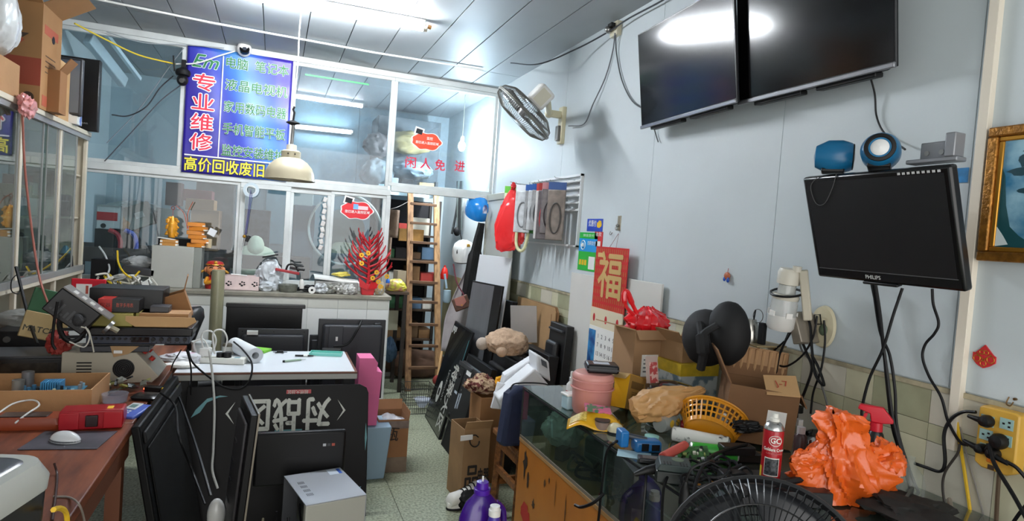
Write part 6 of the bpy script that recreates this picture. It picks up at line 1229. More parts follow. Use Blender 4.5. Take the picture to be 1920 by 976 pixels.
# golden ornament hanging on the window
p = W(322, 440, Y=5.62)
t = T('golden_ornament', 'bright golden leafy figurine ornament standing above the flat orange boxes', 'ornament', V((p.x, 5.62, gt+.06)))
GO = M('e09a22', .35, .2, n=.25, ns=30, coat=.3); random.seed(14)
MB().tube([(0, 0, 0), (0, 0, .06), (0, 0, .12), (0, 0, .17)], [.025, .034, .026, .008], 12).build('figure_core', GO, t)
for i in range(18): z = .02+.008*i; s = (-1)**i; MB().ball((s*(.028+.008*math.sin(i)), -.006, z), (.017, .007, .011), 8, Matrix.Rotation(s*.5, 4, 'Y')).build('leaf', GO, t)
MB().ball((0, -.024, .11), (.008, .004, .008), 8).build('glow_bead', M('ffd860', .3), t)
MB().tube([(.012*math.cos(2*PI*j/16), 0, .235+.012*math.sin(2*PI*j/16)) for j in range(16)], .003, 5, True).build('hanger_ring', M('8a3a2a', .5), t); MB().cyl((0, 0, .17), (0, 0, .225), .0015, n=5).build('hanger_string', M('b03a2a', .5), t)
cable('thin red cord hung in loops on the left window beside the golden ornament', [W(330, 385, Y=5.68), W(345, 400, Y=5.68), W(352, 430, Y=5.66), W(352, 400, Y=5.68), W(362, 378, Y=5.68)], .003, 'b0563c')
# fortune god figurine
t = T('fortune_figurine', 'smiling black-bearded figurine in gold and red robes with a winged red hat', 'figurine', K(402, 5.50), .15)
SK = M('d98a5a', .5); RR = M('b01a1c', .4, coat=.3)
MB().lathe([(0, 0), (.062, 0), (.068, .02), (.06, .06), (.045, .10), (.03, .115)], 24, sy=.8).build('robe', RR, t)
MB().tube(spline([(-.05, -.02, .09), (-.062, -.04, .05), (-.02, -.055, .06)]), .016, 8).tube(spline([(.05, -.02, .09), (.062, -.04, .05), (.02, -.055, .06)]), .016, 8).build('sleeves', M('c9861c', .35, .3), t)
MB().ball((0, -.052, .065), (.018, .012, .012), 10).build('ingot', GOLD, t)
MB().ball((0, 0, .155), (.066, .056, .058), 24).build('head', SK, t)
MB().ball((0, -.042, .128), (.034, .022, .032), 14).build('beard', M('1a1210', .6), t); MB().ball((0, -.062, .145), (.015, .006, .006), 10).build('mouth', M('e8e0d8', .5), t)
MB().ball((0, -.058, .158), (.012, .010, .010), 10).build('nose', SK, t)
for s in (-1, 1):
    MB().tube(spline([(s*.042, -.042, .166), (s*.030, -.052, .175), (s*.018, -.056, .168)]), .003, 6).build('eye', BLACK, t); MB().tube(spline([(s*.045, -.040, .185), (s*.028, -.050, .192), (s*.014, -.052, .180)]), .0035, 6).build('eyebrow', BLACK, t)
    MB().ball((s*.066, 0, .150), (.012, .010, .022), 10).build('ear', SK, t); MB().ball((s*.088, .01, .135), (.022, .006, .010), 10, Matrix.Rotation(s*.6, 4, 'Y')).build('hat_wing', M('b5862e', .4, .4), t)
MB().lathe([(.064, .185), (.066, .195), (.055, .215), (.03, .222), (0, .222)], 24, sy=.85).build('hat', RR, t); MB().tube([(.063*math.cos(a_), .053*math.sin(a_), .192) for a_ in [2*PI*i/32 for i in range(32)]], .005, 6, True).ball((0, -.05, .21), (.014, .008, .014), 10).build('hat_band', M('d09a2c', .35, .4), t)
# paw box
a = K(421, 5.42); b = K(487, 5.42)
t = T('paw_print_box', 'pale pink storage box with three clusters of dark paw prints', 'box', a); wd = b.x-a.x
MB().bx(0, wd, 0, .13, 0, .003).bx(0, wd, 0, .003, 0, .115).bx(0, wd, .127, .13, 0, .115).bx(0, .003, 0, .13, 0, .115).bx(wd-.003, wd, 0, .13, 0, .115).build('box_body', M('d9c3c0', .5, n=.08, ns=20), t)
for cx in (.12, .50, .86):
    for dx, dz, r in ((-.014, .0, .009), (.0, .016, .008), (.016, .012, .007), (.018, -.004, .008), (.0, -.012, .010)): MB().ball((wd*cx+dx, -.0005, .052+dz), (r, .0012, r*.8), 8).build('paw_mark', BLACK, t)
S('paw_box_paper', 'folded white paper lying on the paw print box', 'paper', MB().bx(-.06, .06, -.03, .03, 0, .004), PAPER, (a.x+.10, 5.51, KZ+.1155), .1, tilt=(0, R_(4)))
S('grey_plastic_bag', 'crumpled whitish plastic bag slumped beside the paw print box', 'bag', crumple((.10, .07, .13), 91, .3, 2.4, 5, flat=-.12), M('c3c8cc', .3, coat=.5), K(503, 5.56)+V((0, 0, .12)))
S('clear_small_bag', 'small clear bag in front of the whitish plastic bag', 'bag', crumple((.07, .04, .04), 92, .3, 3, 4, flat=-.035), M('b9bfc4', .2, coat=.8), K(500, 5.44)+V((0, 0, .036)))
S('dark_gadget', 'black gadget poking out above the whitish plastic bag', 'gadget', MB().beam((0, 0, 0), (.12, 0, .03), .03, .012), BLACK, W(492, 482, Y=5.50), bev=.003)
t = T('headphones', 'tangled red and black headphones beside the whitish bag', 'headphones', W(540, 512, Y=5.50))
MB().beam((-.10, 0, .03), (.09, 0, .0), .03, .022).build('red_band', M('9a1620', .4), t, bev=.004); MB().tube(spline([(-.02, 0, .02), (0, .01, .07), (.05, .02, .07), (.08, 0, .02)]), .008, 8).build('band', BLACK, t); MB().cyl((.07, -.01, .04), (.13, -.01, .035), .010, n=10).cyl((.06, 0, .06), (.12, 0, .065), .007, n=8).build('ear_arm', BLACK, t)
S('glass_ashtray', 'round grey glass bowl of small parts on the counter', 'bowl', MB().lathe([(0, 0), (.065, 0), (.075, .02), (.08, .06), (.072, .06), (.066, .02), (0, .012)], 28), M('6d6f66', .2, n=.3, ns=20), K(541, 5.45))
S('bone_toy', 'white plastic bottle lying on the grey glass bowl', 'bottle', MB().tube([(0, 0, 0), (.01, 0, .05), (.015, 0, .075)], [.018, .02, .012], 12), M('dcdad4', .4), K(567, 5.40)+V((0, 0, .035)), 0, tilt=(0, R_(-15)))
for i, (x, r) in enumerate(((572, .07), (584, .055))): cable(['large', 'small'][i]+' coil of black cable on the counter between the glass bowl and the foam tray', [(K(x, 5.48).x+r*math.cos(q_*.7)*1.1, 5.48+r*.6*math.sin(q_*.7), KZ+.012+.006*(q_ % 4)+.02*i) for q_ in range(22)], .009, '1a1b1d', k=4)
S('paper_roll', 'short white roll with a dark hole at the counter edge', 'roll', MB().lathe([(.010, 0), (.028, 0), (.028, .03), (.010, .03)], 24, Mx=Matrix.Rotation(PI/2, 4, 'X'), cap=False), M('e0dfda', .5), K(586, 5.39)+V((0, 0, .0285)))
t = T('foam_tray', 'long white foam tray heaped with clear bags of parts', 'tray', K(628, 5.50)); MB().bx(-.16, .19, -.06, .08, 0, .10).build('tray_body', M('8d8c88', .6, n=.3, ns=14), t, bev=.008); MB().slab([(-.17, -.07, .12), (.20, -.05, .085), (.20, .08, .10), (-.17, .08, .135)], (0, 0, .012)).build('tray_lid', WHITE, t)
for i, (x, c_) in enumerate(((605, 'b9bdc0'), (640, 'a9a8a2'), (655, 'c9c9c6'), (618, '8f9088'))):
    S('parts_bag', ['leftmost', 'third', 'rightmost', 'second'][i]+' clear bag of small metal parts along the counter edge', 'bag', crumple((.055, .04, .045), 100+i, .35, 4, 4, flat=-.04), M(c_, .15, n=.6, ns=30, coat=.8), K(x, 5.40+.02*(i % 2))+V((0, 0, .0415)))
S('yellow_ribbon', 'small crumpled yellow ribbon on the white foam tray', 'ribbon', crumple((.08, .03, .02), 111, .4, 4, 3), M('c9b84a', .5), K(640, 5.55)+V((0, 0, .155)))
# red coral tree
t = T('coral_tree', 'bright red artificial coral tree with gold coins in a red wrapped pot', 'ornament', K(690, 5.44))
MB().poly([(-.05, 0), (.05, 0), (.065, .09), (-.065, .09)], -.045, .045).build('pot', M('b5121e', .35), t, bev=.006)
MB().slab([(-.085, -.05, .15), (-.02, -.055, .10), (.0, -.052, .04), (-.07, -.05, .07)], (0, .006, 0)).slab([(.085, -.05, .11), (.02, -.055, .12), (.0, -.052, .05), (.07, -.05, .06)], (0, .006, 0)).build('wrapping_paper', M('c4141f', .35), t)
CR = M('b0101f', .5, bump=.4, bs=120); random.seed(17)
trunk = [(0, 0, .07), (.005, 0, .18), (-.005, 0, .30), (.0, 0, .42), (-.012, 0, .50)]
MB().tube(spline(trunk), [.014-.00025*i for i in range(33)], 8).build('trunk', CR, t)
for i in range(17):
    z = .11+.021*i; s = (-1)**i; L_ = .20*(1-.045*i)+random.uniform(-.02, .03); yy = random.uniform(-.05, .04); pts = [V((0, 0, z)), V((s*L_*.4, yy*.5, z+.035)), V((s*L_*.8, yy, z+.04+L_*.3)), V((s*L_, yy, z+.07+L_*.35))]
    b_ = MB().tube(spline(pts, 5), [.011-.0004*j for j in range(16)], 6)
    for j in range(2): q_ = pts[1+j]; b_.tube([q_, q_+V((s*.03, random.uniform(-.02, .02), .05)), q_+V((s*.035, 0, .075))], [.008, .006, .004], 6)
    b_.build('coral_branch', CR, t)
for dx, dz in ((-.075, .34), (-.07, .27), (.06, .20), (.03, .15), (.15, .17), (.08, .12), (-.02, .36), (.10, .08)): MB().lathe([(.006, 0), (.02, 0), (.02, .004), (.006, .004)], 20, Mx=Matrix.Translation((dx, -.065, dz)) @ Matrix.Rotation(PI/2, 4, 'X'), cap=False).build('gold_coin', M('dba528', .3, .5), t)
S('gold_foil_bag', 'small gold and silver foil bag right of the coral tree pot', 'bag', crumple((.045, .03, .06), 120, .3, 4, 4, flat=-.05), M('c9a040', .25, ns=30, col2='b9bdb8', coat=.6), K(712, 5.46)+V((0, 0, .052)))
# tape roll and lanyard hung from the rail
p = W(471, 356, Y=5.66)
t = T('hanging_tape_roll', 'white and blue tape roll hanging from the window rail', 'tape', p); MB().lathe([(.036, -.012), (.062, -.012), (.062, .012), (.036, .012)], 32, Mx=Matrix.Rotation(PI/2, 4, 'X'), cap=False).build('roll', M('b4c3ca', .35), t); MB().lathe([(.034, -.013), (.038, -.013), (.038, .013), (.034, .013)], 32, Mx=Matrix.Rotation(PI/2, 4, 'X'), cap=False).build('core', WHITE, t)
t = T('key_lanyard', 'dark blue lanyard with keys and a black fob hanging in front of the window', 'lanyard', W(470, 362, Y=5.64)); z0_ = W(466, 440, Y=5.64).z-t.location.z
MB().beam((.0, 0, .03), (-.025, 0, z0_), .004, .014, up=(0, 1, 0)).build('strap', M('2c2a78', .6), t); MB().beam((.012, 0, .0), (-.018, 0, z0_), .004, .010, up=(0, 1, 0)).build('strap', M('2c2a78', .6), t)
MB().box((-.005, -.01, z0_-.035), (.026, .01, .045), (0, .4, 0)).build('black_fob', BLACK, t, bev=.003); MB().ball((-.03, 0, z0_-.015), (.014, .010, .014), 10).build('brass_clip', GOLD, t)
for dx in (-.035, -.025): MB().beam((dx, 0, z0_-.03), (dx-.012, 0, z0_-.13), .003, .012, up=(0, 1, 0)).build('key', STEEL, t)
t = T('shell_garland', 'hanging string of small white paper bows on the window post', 'garland', W(613, 368, Y=5.66))
for i in range(9): MB().box((-.012-.002*i, 0, -.03-.052*i), (.034, .012, .045), (0, .3*(-1)**i, 0)).build('paper_bow', M('c9c6c2', .5), t, bev=.006)
# modem, cables left
S('black_modem', 'black tilted router box lying on the cable heap', 'router', MB().bx(-.11, .11, -.05, .05, 0, .055), M('2a2b2e', .4), (K(260, 5.50).x, 5.50, KZ+.09), 0, tilt=(0, R_(7)), bev=.006)
S('router_support', 'dark speaker box with a white emblem at the left end of the counter', 'speaker', MB().bx(-.08, .08, -.06, .06, 0, .19), BLACKM, K(196, 5.58), bev=.004)
S('clear_film_bag', 'clear wrinkled bag behind the black router box', 'bag', crumple((.11, .05, .05), 130, .3, 3, 4), M('9fa2a2', .2, n=.2, ns=10, coat=.6), (K(262, 5.60).x, 5.60, KZ+.17))
random.seed(31)
for i in range(9):
    x0_ = random.uniform(200, 275); pts = [(K(x0_+random.uniform(-22, 22), 5.4).x, 5.36+random.uniform(-.02, .15), KZ+.012+random.uniform(0, .08)) for _ in range(6)]
    cable(('white', 'cream', 'pale grey', 'white flat', 'yellow', 'off-white', 'ivory', 'light', 'grey')[i]+' cable in the heap on the left end of the counter', pts, .008, ('d2d0c6', 'bdb9a6', 'a9a9a4', 'd6d4cc', 'd2b62e', 'c4c2b8', 'cfcab2', 'c9c9c4', '8a8a86')[i])
cable('yellow network cable hanging from the red case down onto the cable heap', [W(220, 470, Y=5.62), W(222, 492, Y=5.50), W(232, 510, Y=5.42), W(248, 520, Y=5.40), W(262, 508, Y=5.42)], .007, 'd8b42a')
cable('pale grey cable curving over the left end of the counter', [W(186, 462, Y=5.66), W(197, 478, Y=5.60), W(205, 500, Y=5.50), W(203, 512, Y=5.42)], .007, 'b4b6b6')
for i, (x, x2) in enumerate(((210, 200), (222, 214), (262, 250), (278, 276))): cable(['first', 'second', 'third', 'fourth'][i]+' thin dark cord from the left hanging over the tiled counter front', [W(x, 525, Y=5.32), W(x+4, 540, Y=5.29), W((x+x2)/2, 552, Y=5.29), W(x2, 565, Y=5.29)], .004, '4a4440')
S('white_plug_block', 'white folded charger block at the right end of the cable heap', 'charger', MB().bx(-.035, .035, -.015, .015, -.02, .02), WHITE, (K(275, 5.38).x, 5.38, KZ+.035), 0, tilt=(0, R_(-35)), bev=.003)
# ============================================================ LEFT GLASS CABINET
fx, cyN, cyF, czT, czB = -1.28, 2.9, 5.32, 2.12, 1.14
t = T('display_cabinet', 'cream wooden wall cabinet with sliding glass doors along the left wall', 'cabinet', (0, 0, 0)); CB = M('cdc4b0', .45, n=.08, ns=5)
MB().bx(XL+.01, fx+.02, cyN, cyF, czT-.03, czT).build('top_board', CB, t, bev=.003); MB().bx(XL+.01, fx+.01, cyN, cyF, czB-.03, czB).build('bottom_board', CB, t, bev=.003); MB().bx(XL+.01, XL+.02, cyN, cyF, .80, czT-.03).build('back_board', M('bfb8a6', .6), t)
[MB().bx(XL+.02, fx, a_, a_+.02, .79, czT-.03).build('side_board', CB, t) for a_ in (cyF-.02, cyN)]
for y in (3.25, 4.07, 4.72, cyF-.02): MB().bx(fx-.02, fx+.004, y-.016, y+.016, .79, czT-.03).build('cabinet_post', CB, t, bev=.003)
MB().bx(XL+.02, fx-.025, 4.06, 4.08, czB, czT-.03).build('divider', CB, t)
for z in (1.50, 1.80): MB().bx(XL+.02, fx-.03, cyN+.02, cyF-.02, z, z+.012).build('inner_shelf', CB, t)
MB().bx(fx-.02, fx+.012, cyN, cyF, czB-.005, czB+.03).bx(fx-.02, fx+.012, cyN, cyF, czT-.06, czT-.03).build('sliding_track', M('9b9c9a', .4, .4), t)
CG = glass_mat('cabinet_glass', 'c4d2cc', .03, 'a9b8b2')
for (y0, y1) in ((2.92, 3.5), (3.42, 4.05), (4.09, 4.5), (4.42, 4.70), (4.74, 5.05)):
    k_ = .004 if int(y0*10) % 2 else -.006
    MB().bx(fx-.006+k_, fx-.002+k_, y0, y1, czB+.03, czT-.06).build('glass_door', CG, t)
    MB().bx(fx-.010+k_, fx+.002+k_, y0, y0+.012, czB+.03, czT-.06).bx(fx-.010+k_, fx+.002+k_, y1-.012, y1, czB+.03, czT-.06).build('door_edge', M('8f918f', .4, .4), t)
ci = -1.44
def cin(name, label, cat, y, z, s, m, rz=0): return S(name, label, cat, MB().bx(-s[0]/2, s[0]/2, -s[1]/2, s[1]/2, 0, s[2]), m, (ci, y, z), rz, bev=.003)
cin('white_box', 'white product box with a red base label on the cabinet shelf', 'box', 4.62, 1.5125, (.12, .14, .20), M('d6d4ce', .5, ns=4, n=.05))
cin('open_carton', 'small tan open box on the upper shelf of the glass cabinet', 'box', 4.62, 1.8125, (.12, .13, .06), CARD3)
cin('blue_box', 'pale blue patterned box in the middle of the cabinet shelf', 'box', 4.36, 1.5125, (.15, .22, .16), M('a9c0cc', .5, ns=12, col2='5d8fb4'))
cin('green_box', 'green boxes at the near end of the cabinet shelf', 'box', 3.75, 1.5125, (.15, .35, .22), M('2f6e44', .5, n=.4, ns=9))
cin('tall_green_box', 'tall dark green box above the green boxes in the cabinet', 'box', 3.8, 1.8125, (.15, .3, .2), M('35513f', .5, n=.4, ns=9))
cin('yellow_carton', 'flat tan carton on the upper cabinet shelf beside the divider', 'box', 4.25, 1.8125, (.2, .3, .05), CARD3)
S('grey_bag', 'grey plastic bag with a cream paper on the cabinet floor', 'bag', crumple((.1, .20, .13), 140, .2, 2.5, 4, flat=-.12), M('8f9690', .35, coat=.4), (ci, 4.28, czB+.122))
S('cream_paper', 'small cream paper packet lying on the grey bag in the cabinet', 'paper', MB().bx(-.002, .002, -.05, .05, -.03, .03), M('d8c898', .6), (ci+.125, 4.25, czB+.11), .2, tilt=(R_(25), 0))
t = T('headset', 'black curved headset standing in the glass cabinet', 'headset', (ci+.03, 4.55, czB+.001)); MB().tube(spline([(0, -.02, .03), (0, -.08, .16), (0, -.03, .26), (0, .05, .22), (0, .06, .10), (0, .04, .02)]), .010, 8).build('headband', BLACK, t); MB().ball((0, .03, .03), (.03, .05, .028), 14).build('ear_pad', BLACK, t)
t = T('glue_bottle', 'black squeeze bottle with a blue nozzle in the cabinet end bay', 'bottle', (ci+.1, 5.14, czB+.001)); MB().lathe([(0, 0), (.045, 0), (.05, .03), (.045, .10), (.03, .12)], 20).build('bottle_body', BLACKM, t); MB().lathe([(0, .118), (.032, .118), (.028, .135), (.010, .17), (0, .172)], 16).build('nozzle', M('3f9fd0', .3), t)
S('black_speaker', 'small black speaker with pale grille standing in the cabinet end bay', 'speaker', MB().bx(-.03, .03, -.05, .05, 0, .15), BLACKM, (ci+.08, 5.16, 1.5125), bev=.012)
S('dusty_blue_lump', 'dusty blue bag in the far bay of the glass cabinet', 'bag', crumple((.09, .09, .09), 141, .2, 3, 4, flat=-.08), M('3f5a6e', .5, n=.3, ns=8), (ci, 4.93, czB+.083))
# top of the cabinet
czt = czT+.0005
def onc(x, y): return W(x, y, X=fx+.02)
q = onc(72, 190); y1 = q.y; yb_ = onc(108, 206).y
t = carton('big_carton', 'big brown carton with a red band and bird logo on top of the cabinet', ((XL+fx)/2+.03, (y1+yb_)/2+.0, czt), (.36, yb_-y1, W(82, 8, X=fx+.02).z-czT), 0, M('a57a4e', .8, n=.08, ns=3), flaps=(('r', 58, .20), ('f', 70, .12)))
bw2, bd2 = .36, yb_-y1
MB().bx(-bw2/2, bw2/2, -bd2/2-.001, -bd2/2, .12, .27).build('red_band', M('9a4530', .7), t)
MB().poly([(-.16, .27), (-.02, .40), (.12, .40), (.02, .31)], -bd2/2-.0015, -bd2/2-.0005).build('dark_wing', M('4a3a30', .7), t); MB().poly([(.0, .34), (.04, .30), (.10, .36), (.05, .42)], -bd2/2-.002, -bd2/2-.001).build('red_wing', M('b05a40', .7), t)
for i in range(4): MB().lathe([(0, 0), (.028, 0), (.028, .001), (0, .001)], 20, Mx=Matrix.Translation((-.10+.075*i, -bd2/2-.0005, .055)) @ Matrix.Rotation(PI/2, 4, 'X')).build('round_mark', M('4a3628', .7), t)
for z, h_ in ((.02, .06), (.42, .05)): MB().bx(bw2/2, bw2/2+.001, -bd2*.4, bd2*.3, z, z+h_).build('red_print', M('b0563c', .7), t)
MB().ball((bw2/2, .02, .42), (.002, .03, .025), 12).build('hand_hole', BLACK, t)
for i in range(4): MB().bx(bw2/2, bw2/2+.001, -bd2*.3, bd2*.2, .30-.03*i, .306-.03*i).build('print_line', M('5a4432', .7), t)
o2 = carton('second_carton', 'second tan carton with a hand hole behind the big logo carton', ((XL+fx)/2+.02, yb_+.20, czt), (.33, .36, .36), 0, CARD3)
MB().ball((.165, -.1, .26), (.002, .05, .03), 12).build('hand_hole', BLACK, o2)
q = onc(118, 205)
pz = W(118, 200, X=fx+.06)
carton('small_brown_carton', 'small plain brown carton projecting over the cabinet edge', (fx+.035, pz.y-.1, czt+.0), (.10, .13, .24), 0, M('93673f', .8, n=.1, ns=5), flaps=(('r', 35, .09),))
for i, (px, s, m, z, lb) in enumerate((((150, 215), (.10, .10, .13), M('d8d8d4', .4, ns=14, col2='3a62b0', lo=.42, hi=.5), 0, 'white and blue product box at the edge of the cabinet top'), ((154, 165), (.08, .10, .20), M('e07a1c', .4), .131, 'bright orange box standing on the white and blue box'))):
    p = W(150, 215, X=fx+.03); S('product_box', lb, 'box', MB().bx(-s[0]/2, s[0]/2, -s[1]/2, s[1]/2, 0, s[2]), m, (fx+.0, p.y-.08, czt+z), 0, bev=.002)
p = W(158, 225, X=fx-.02)
t = T('small_monitor', 'dark grey monitor seen nearly edge-on on the cabinet top', 'monitor', (fx-.09, 4.86, czt), -.15)
MB().lathe([(0, 0), (.09, 0), (.085, .012), (0, .014)], 24).bx(-.02, .02, .02, .04, .01, .1).build('stand', BLACK, t); MB().bx(-.16, .16, -.0, .035, .05, .42).build('casing', M('34363a', .4), t, bev=.01); MB().bx(-.145, .145, -.0015, 0, .07, .405).build('screen', M('6a7480', .2), t)
p = W(195, 255, X=fx+.02)
t = T('black_television', 'black flat television standing at the far end of the cabinet top', 'television', (fx-.11, 5.20, czt), 0.0); MB().bx(-.18, .19, -.0, .06, 0, .50).build('casing', M('0f0f10', .35), t, bev=.006); text('SAMSUNG', .014, M('a9a9a9', .4), t, .10, -.001, .05)
S('clear_hanging_bag', 'milky clear plastic bag bulging at the upper left edge', 'bag', crumple((.13, .15, .21), 150, .12, 2.5, 5, flat=-.19), M('d3d6d6', .2, n=.1, ns=5, coat=.8), V((-1.36, W(-22, 52, X=-1.36).y, W(-10, 112, X=-1.36).z+.19)))
_z = W(-10, 112, X=-1.36).z-.004
S('bag_carton', 'brown carton under the milky bag at the upper left edge', 'box', MB().bx(-.13, .13, -.14, .14, 0, max(.05, _z-czt)), CARD, (-1.40, W(-22, 52, X=-1.36).y, czt), bev=.003)
S('pink_film', 'torn pink plastic film draped over the front edge of the cabinet top', 'film', crumple((.03, .10, .06), 151, .4, 3, 4), M('cf8a86', .3, coat=.5), W(52, 200, X=fx+.05))
t = T('red_string', 'long faded red string stretched from the cabinet top down to the desk', 'string', (0, 0, 0)); MB().tube(spline([W(42, 215, X=fx+.04), W(48, 330, X=fx+.06), W(70, 500, X=fx+.15), W(95, 580, X=-1.0), W(130, 648, X=-.85)]), .0055, 6).build('string_strand', M('9a5a4c', .6), t)
cable('black power cord hanging from the cabinet rail down behind the desk clutter', [W(30, 500, X=fx+.03), W(45, 560, X=fx+.10), W(58, 610, X=-1.1), W(70, 645, X=-1.0)], .008)
cable('thin black wire looping at the left cabinet post', [W(34, 512, X=fx+.03), W(22, 525, X=fx+.03), W(22, 545, X=fx+.03), W(35, 550, X=fx+.03), W(38, 535, X=fx+.03)], .003)
# ============================================================ DESK AND ITS CLUTTER
DZ, dx1 = .77, -.465
DW = M('86482a', .4, stretch=(8, 1.2, 8), ns=3, col2='5c2c18', bump=.04, bs=15)
t = T('wooden_desk', 'long reddish-brown wooden workbench with worn edges along the left side', 'desk', (0, 0, 0))
MB().bx(XL+.03, dx1, .7, 2.745, DZ-.035, DZ).build('desktop_board', DW, t, bev=.004); MB().bx(XL+.03, dx1-.004, 2.75, 4.35, DZ-.035, DZ).build('desktop_board', DW, t, bev=.004)
MB().bx(dx1-.022, dx1-.006, .72, 2.70, DZ-.11, DZ-.036).build('front_rail', M('5f3520', .5), t)
for y in (.75, 1.7, 2.66, 4.28): MB().bx(dx1-.07, dx1-.02, y, y+.05, 0, DZ-.036).build('leg', M('6a3c22', .5), t); MB().bx(XL+.04, XL+.09, y, y+.05, 0, DZ-.036).build('leg', M('6a3c22', .5), t)
MB().bx(XL+.08, dx1-.06, 1.2, 2.62, .42, .445).build('lower_shelf', DW, t, bev=.003)
def Dk(x, y): return W(x, y, Z=DZ+.0005)
# printer
t = T('printer', 'black and pale grey flatbed printer at the near end of the desk', 'printer', (-.705, 1.50, DZ+.0005), -.24)
def rrect(w_, d_, r, n=6, tp=1):
    pts = []
    for cx, cy, a0 in ((w_/2-r, d_/2-r, 0), (-w_/2+r, d_/2-r, 90), (-w_/2+r, -d_/2+r, 180), (w_/2-r, -d_/2+r, 270)): pts += [(cx+r*math.cos(R_(a0+90*i/n)), cy+r*math.sin(R_(a0+90*i/n))) for i in range(n+1)]
    return pts
def loft(layers, mb=None):
    mb = mb or MB(); n = len(layers[0][0]); vs = [V((x, y, z)) for pts, z in layers for x, y in pts]
    return mb.add(vs, [(i*n+j, i*n+(j+1) % n, (i+1)*n+(j+1) % n, (i+1)*n+j) for i in range(len(layers)-1) for j in range(n)]+[tuple(range(n-1, -1, -1)), tuple((len(layers)-1)*n+j for j in range(n))])
loft([(rrect(.44, .40, .03), 0), (rrect(.46, .42, .04), .20)]).build('lower_body', M('1b1c20', .3), t)
loft([(rrect(.47, .43, .05), .2005), (rrect(.48, .44, .06), .23), (rrect(.45, .41, .06), .265)]).build('lid_rim', M('b9bcb6', .3), t)
loft([(rrect(.40, .36, .04), .2652), (rrect(.39, .35, .04), .269)]).build('dark_inset', M('3a3d44', .3), t)
MB().bx(-.18, .13, -.15, .14, .2695, .275).build('scanner_lid', M('b6bcae', .25), t, bev=.004)
for i in range(4): MB().lathe([(0, .2655), (.009, .2655), (.009, .268), (0, .2685)], 16, c=(-.05+.04*i, .192, 0)).build('button', M('9a9c96', .4), t)
MB().bx(.205, .236, -.02, .06, .205, .24).build('lid_grip', M('c9ccc6', .3), t, bev=.006); MB().bx(.22, .231, -.12, .10, .03, .12).build('side_recess', M('2c2e33', .3), t, bev=.004)
cable('yellow cable curling up at the front edge of the desk by the printer', [W(100, 955, X=-.42), W(112, 952, X=-.42), W(124, 962, X=-.42), W(126, 1000, X=-.42)], .006, 'd8b02c')
cable('grey wire looping over the desk edge in front of the printer', [W(100, 930, Z=DZ+.004), W(130, 932, Z=DZ+.004), W(148, 945, X=-.45), W(158, 975, X=-.45), W(160, 1010, X=-.45)], .003, '8a8078')
cable('thin dark cord hanging down beside the printer', [W(102, 868, Z=DZ+.03), W(107, 890, Z=DZ+.004), W(104, 930, Z=DZ+.004), W(98, 975, Z=DZ+.004)], .0035, '3a2420')
# mouse, pad, tester, tool box, phone
p = Dk(152, 824)
S('mouse_pad', 'dark printed mouse mat on the desk under the white mouse', 'mat', MB().bx(-.15, .085, -.10, .09, 0, .003), M('2a2a30', .6, ns=8, col2='4a4650'), up(p, DZ+.0005), -.12, bev=.001)
p = Dk(122, 828)
t = T('computer_mouse', 'glossy white computer mouse on the dark mat', 'mouse', V((p.x, p.y, DZ+.0040)), -.5); MB().ball((0, 0, .0), (.056, .032, .036), 24).build('mouse_shell', M('d6d8da', .15, coat=.5), t)
for v in t.children[0].data.vertices: v.co.z = max(v.co.z, 0)
MB().tube([(.052*math.cos(a_), .030*math.sin(a_), .006) for a_ in [2*PI*i/32 for i in range(32)]], .003, 6, True).build('side_band', M('5a5c60', .3), t)
p = Dk(60, 806)
t = T('test_meter', 'orange-brown hand-held test meter lying on the desk', 'meter', p+V((-.02, .05, 0)), -.05); loft([(rrect(.24, .10, .03), 0), (rrect(.25, .11, .03), .02), (rrect(.23, .09, .03), .042)]).build('meter_body', M('8a3a1c', .4), t); MB().bx(-.09, .06, -.03, .03, .0425, .046).build('meter_face', M('3a2a26', .3), t, bev=.002)
cable('white cable looped over the orange-brown test meter', [Dk(-5, 800)+V((0, 0, .05)), Dk(25, 785)+V((0, 0, .06)), Dk(60, 778)+V((0, 0, .06)), Dk(72, 786)+V((0, 0, .055)), Dk(50, 800)+V((0, 0, .05)), Dk(28, 808)+V((0, 0, .03))], .0035, 'd6d6d2')
p = Dk(168, 806)
t = T('red_tool_box', 'small red hard plastic tool box with a dark latch on the desk', 'tool box', p+V((.0, .045, 0)), .06)
RB = M('9c1620', .3); MB().poly([(-.10, 0), (.10, 0), (.104, .035), (.10, .072), (-.10, .072), (-.104, .035)], -.04, .05).build('case_body', RB, t, bev=.006); [MB().bx(a_, a_+.062, -.045, -.04, .004, .065).build('raised_panel', M('a81a24', .3), t, bev=.003) for a_ in (-.10, .038)]
MB().bx(-.018, .022, -.048, -.038, .012, .055).build('latch', M('2a1416', .4), t, bev=.003); MB().bx(.045, .065, -.02, .015, .072, .0728).build('yellow_label', YEL, t)
p = Dk(245, 778)
t = T('blue_desk_phone', 'blue and white keypad device with a small screen at the desk edge', 'phone', p+V((0, .02, 0)), -.45, tilt=(R_(10), 0)); MB().bx(-.035, .05, -.06, .06, 0, .018).build('device_body', M('4a62b8', .4), t, bev=.006); MB().bx(-.03, .015, .0, .055, .018, .022).build('white_top', M('c9ced2', .4), t, bev=.002); MB().bx(-.022, .005, .012, .04, .022, .0225).build('display', M('6d8a86', .3), t)
for i in range(9): MB().bx(-.028+.014*(i % 3), -.019+.014*(i % 3), -.048+.015*(i//3), -.039+.015*(i//3), .018, .0205).build('key', M('d0d4e2', .4), t)
p = Dk(212, 758); t = T('plastic_dish', 'clear round plastic dish with wires behind the blue keypad device', 'dish', p+V((0, .03, 0))); MB().lathe([(.03, 0), (.045, .005), (.05, .04), (.047, .04), (.042, .006)], 24).build('dish_body', film_mat('dish_plastic', '9aa0b0', .4, .1), t)
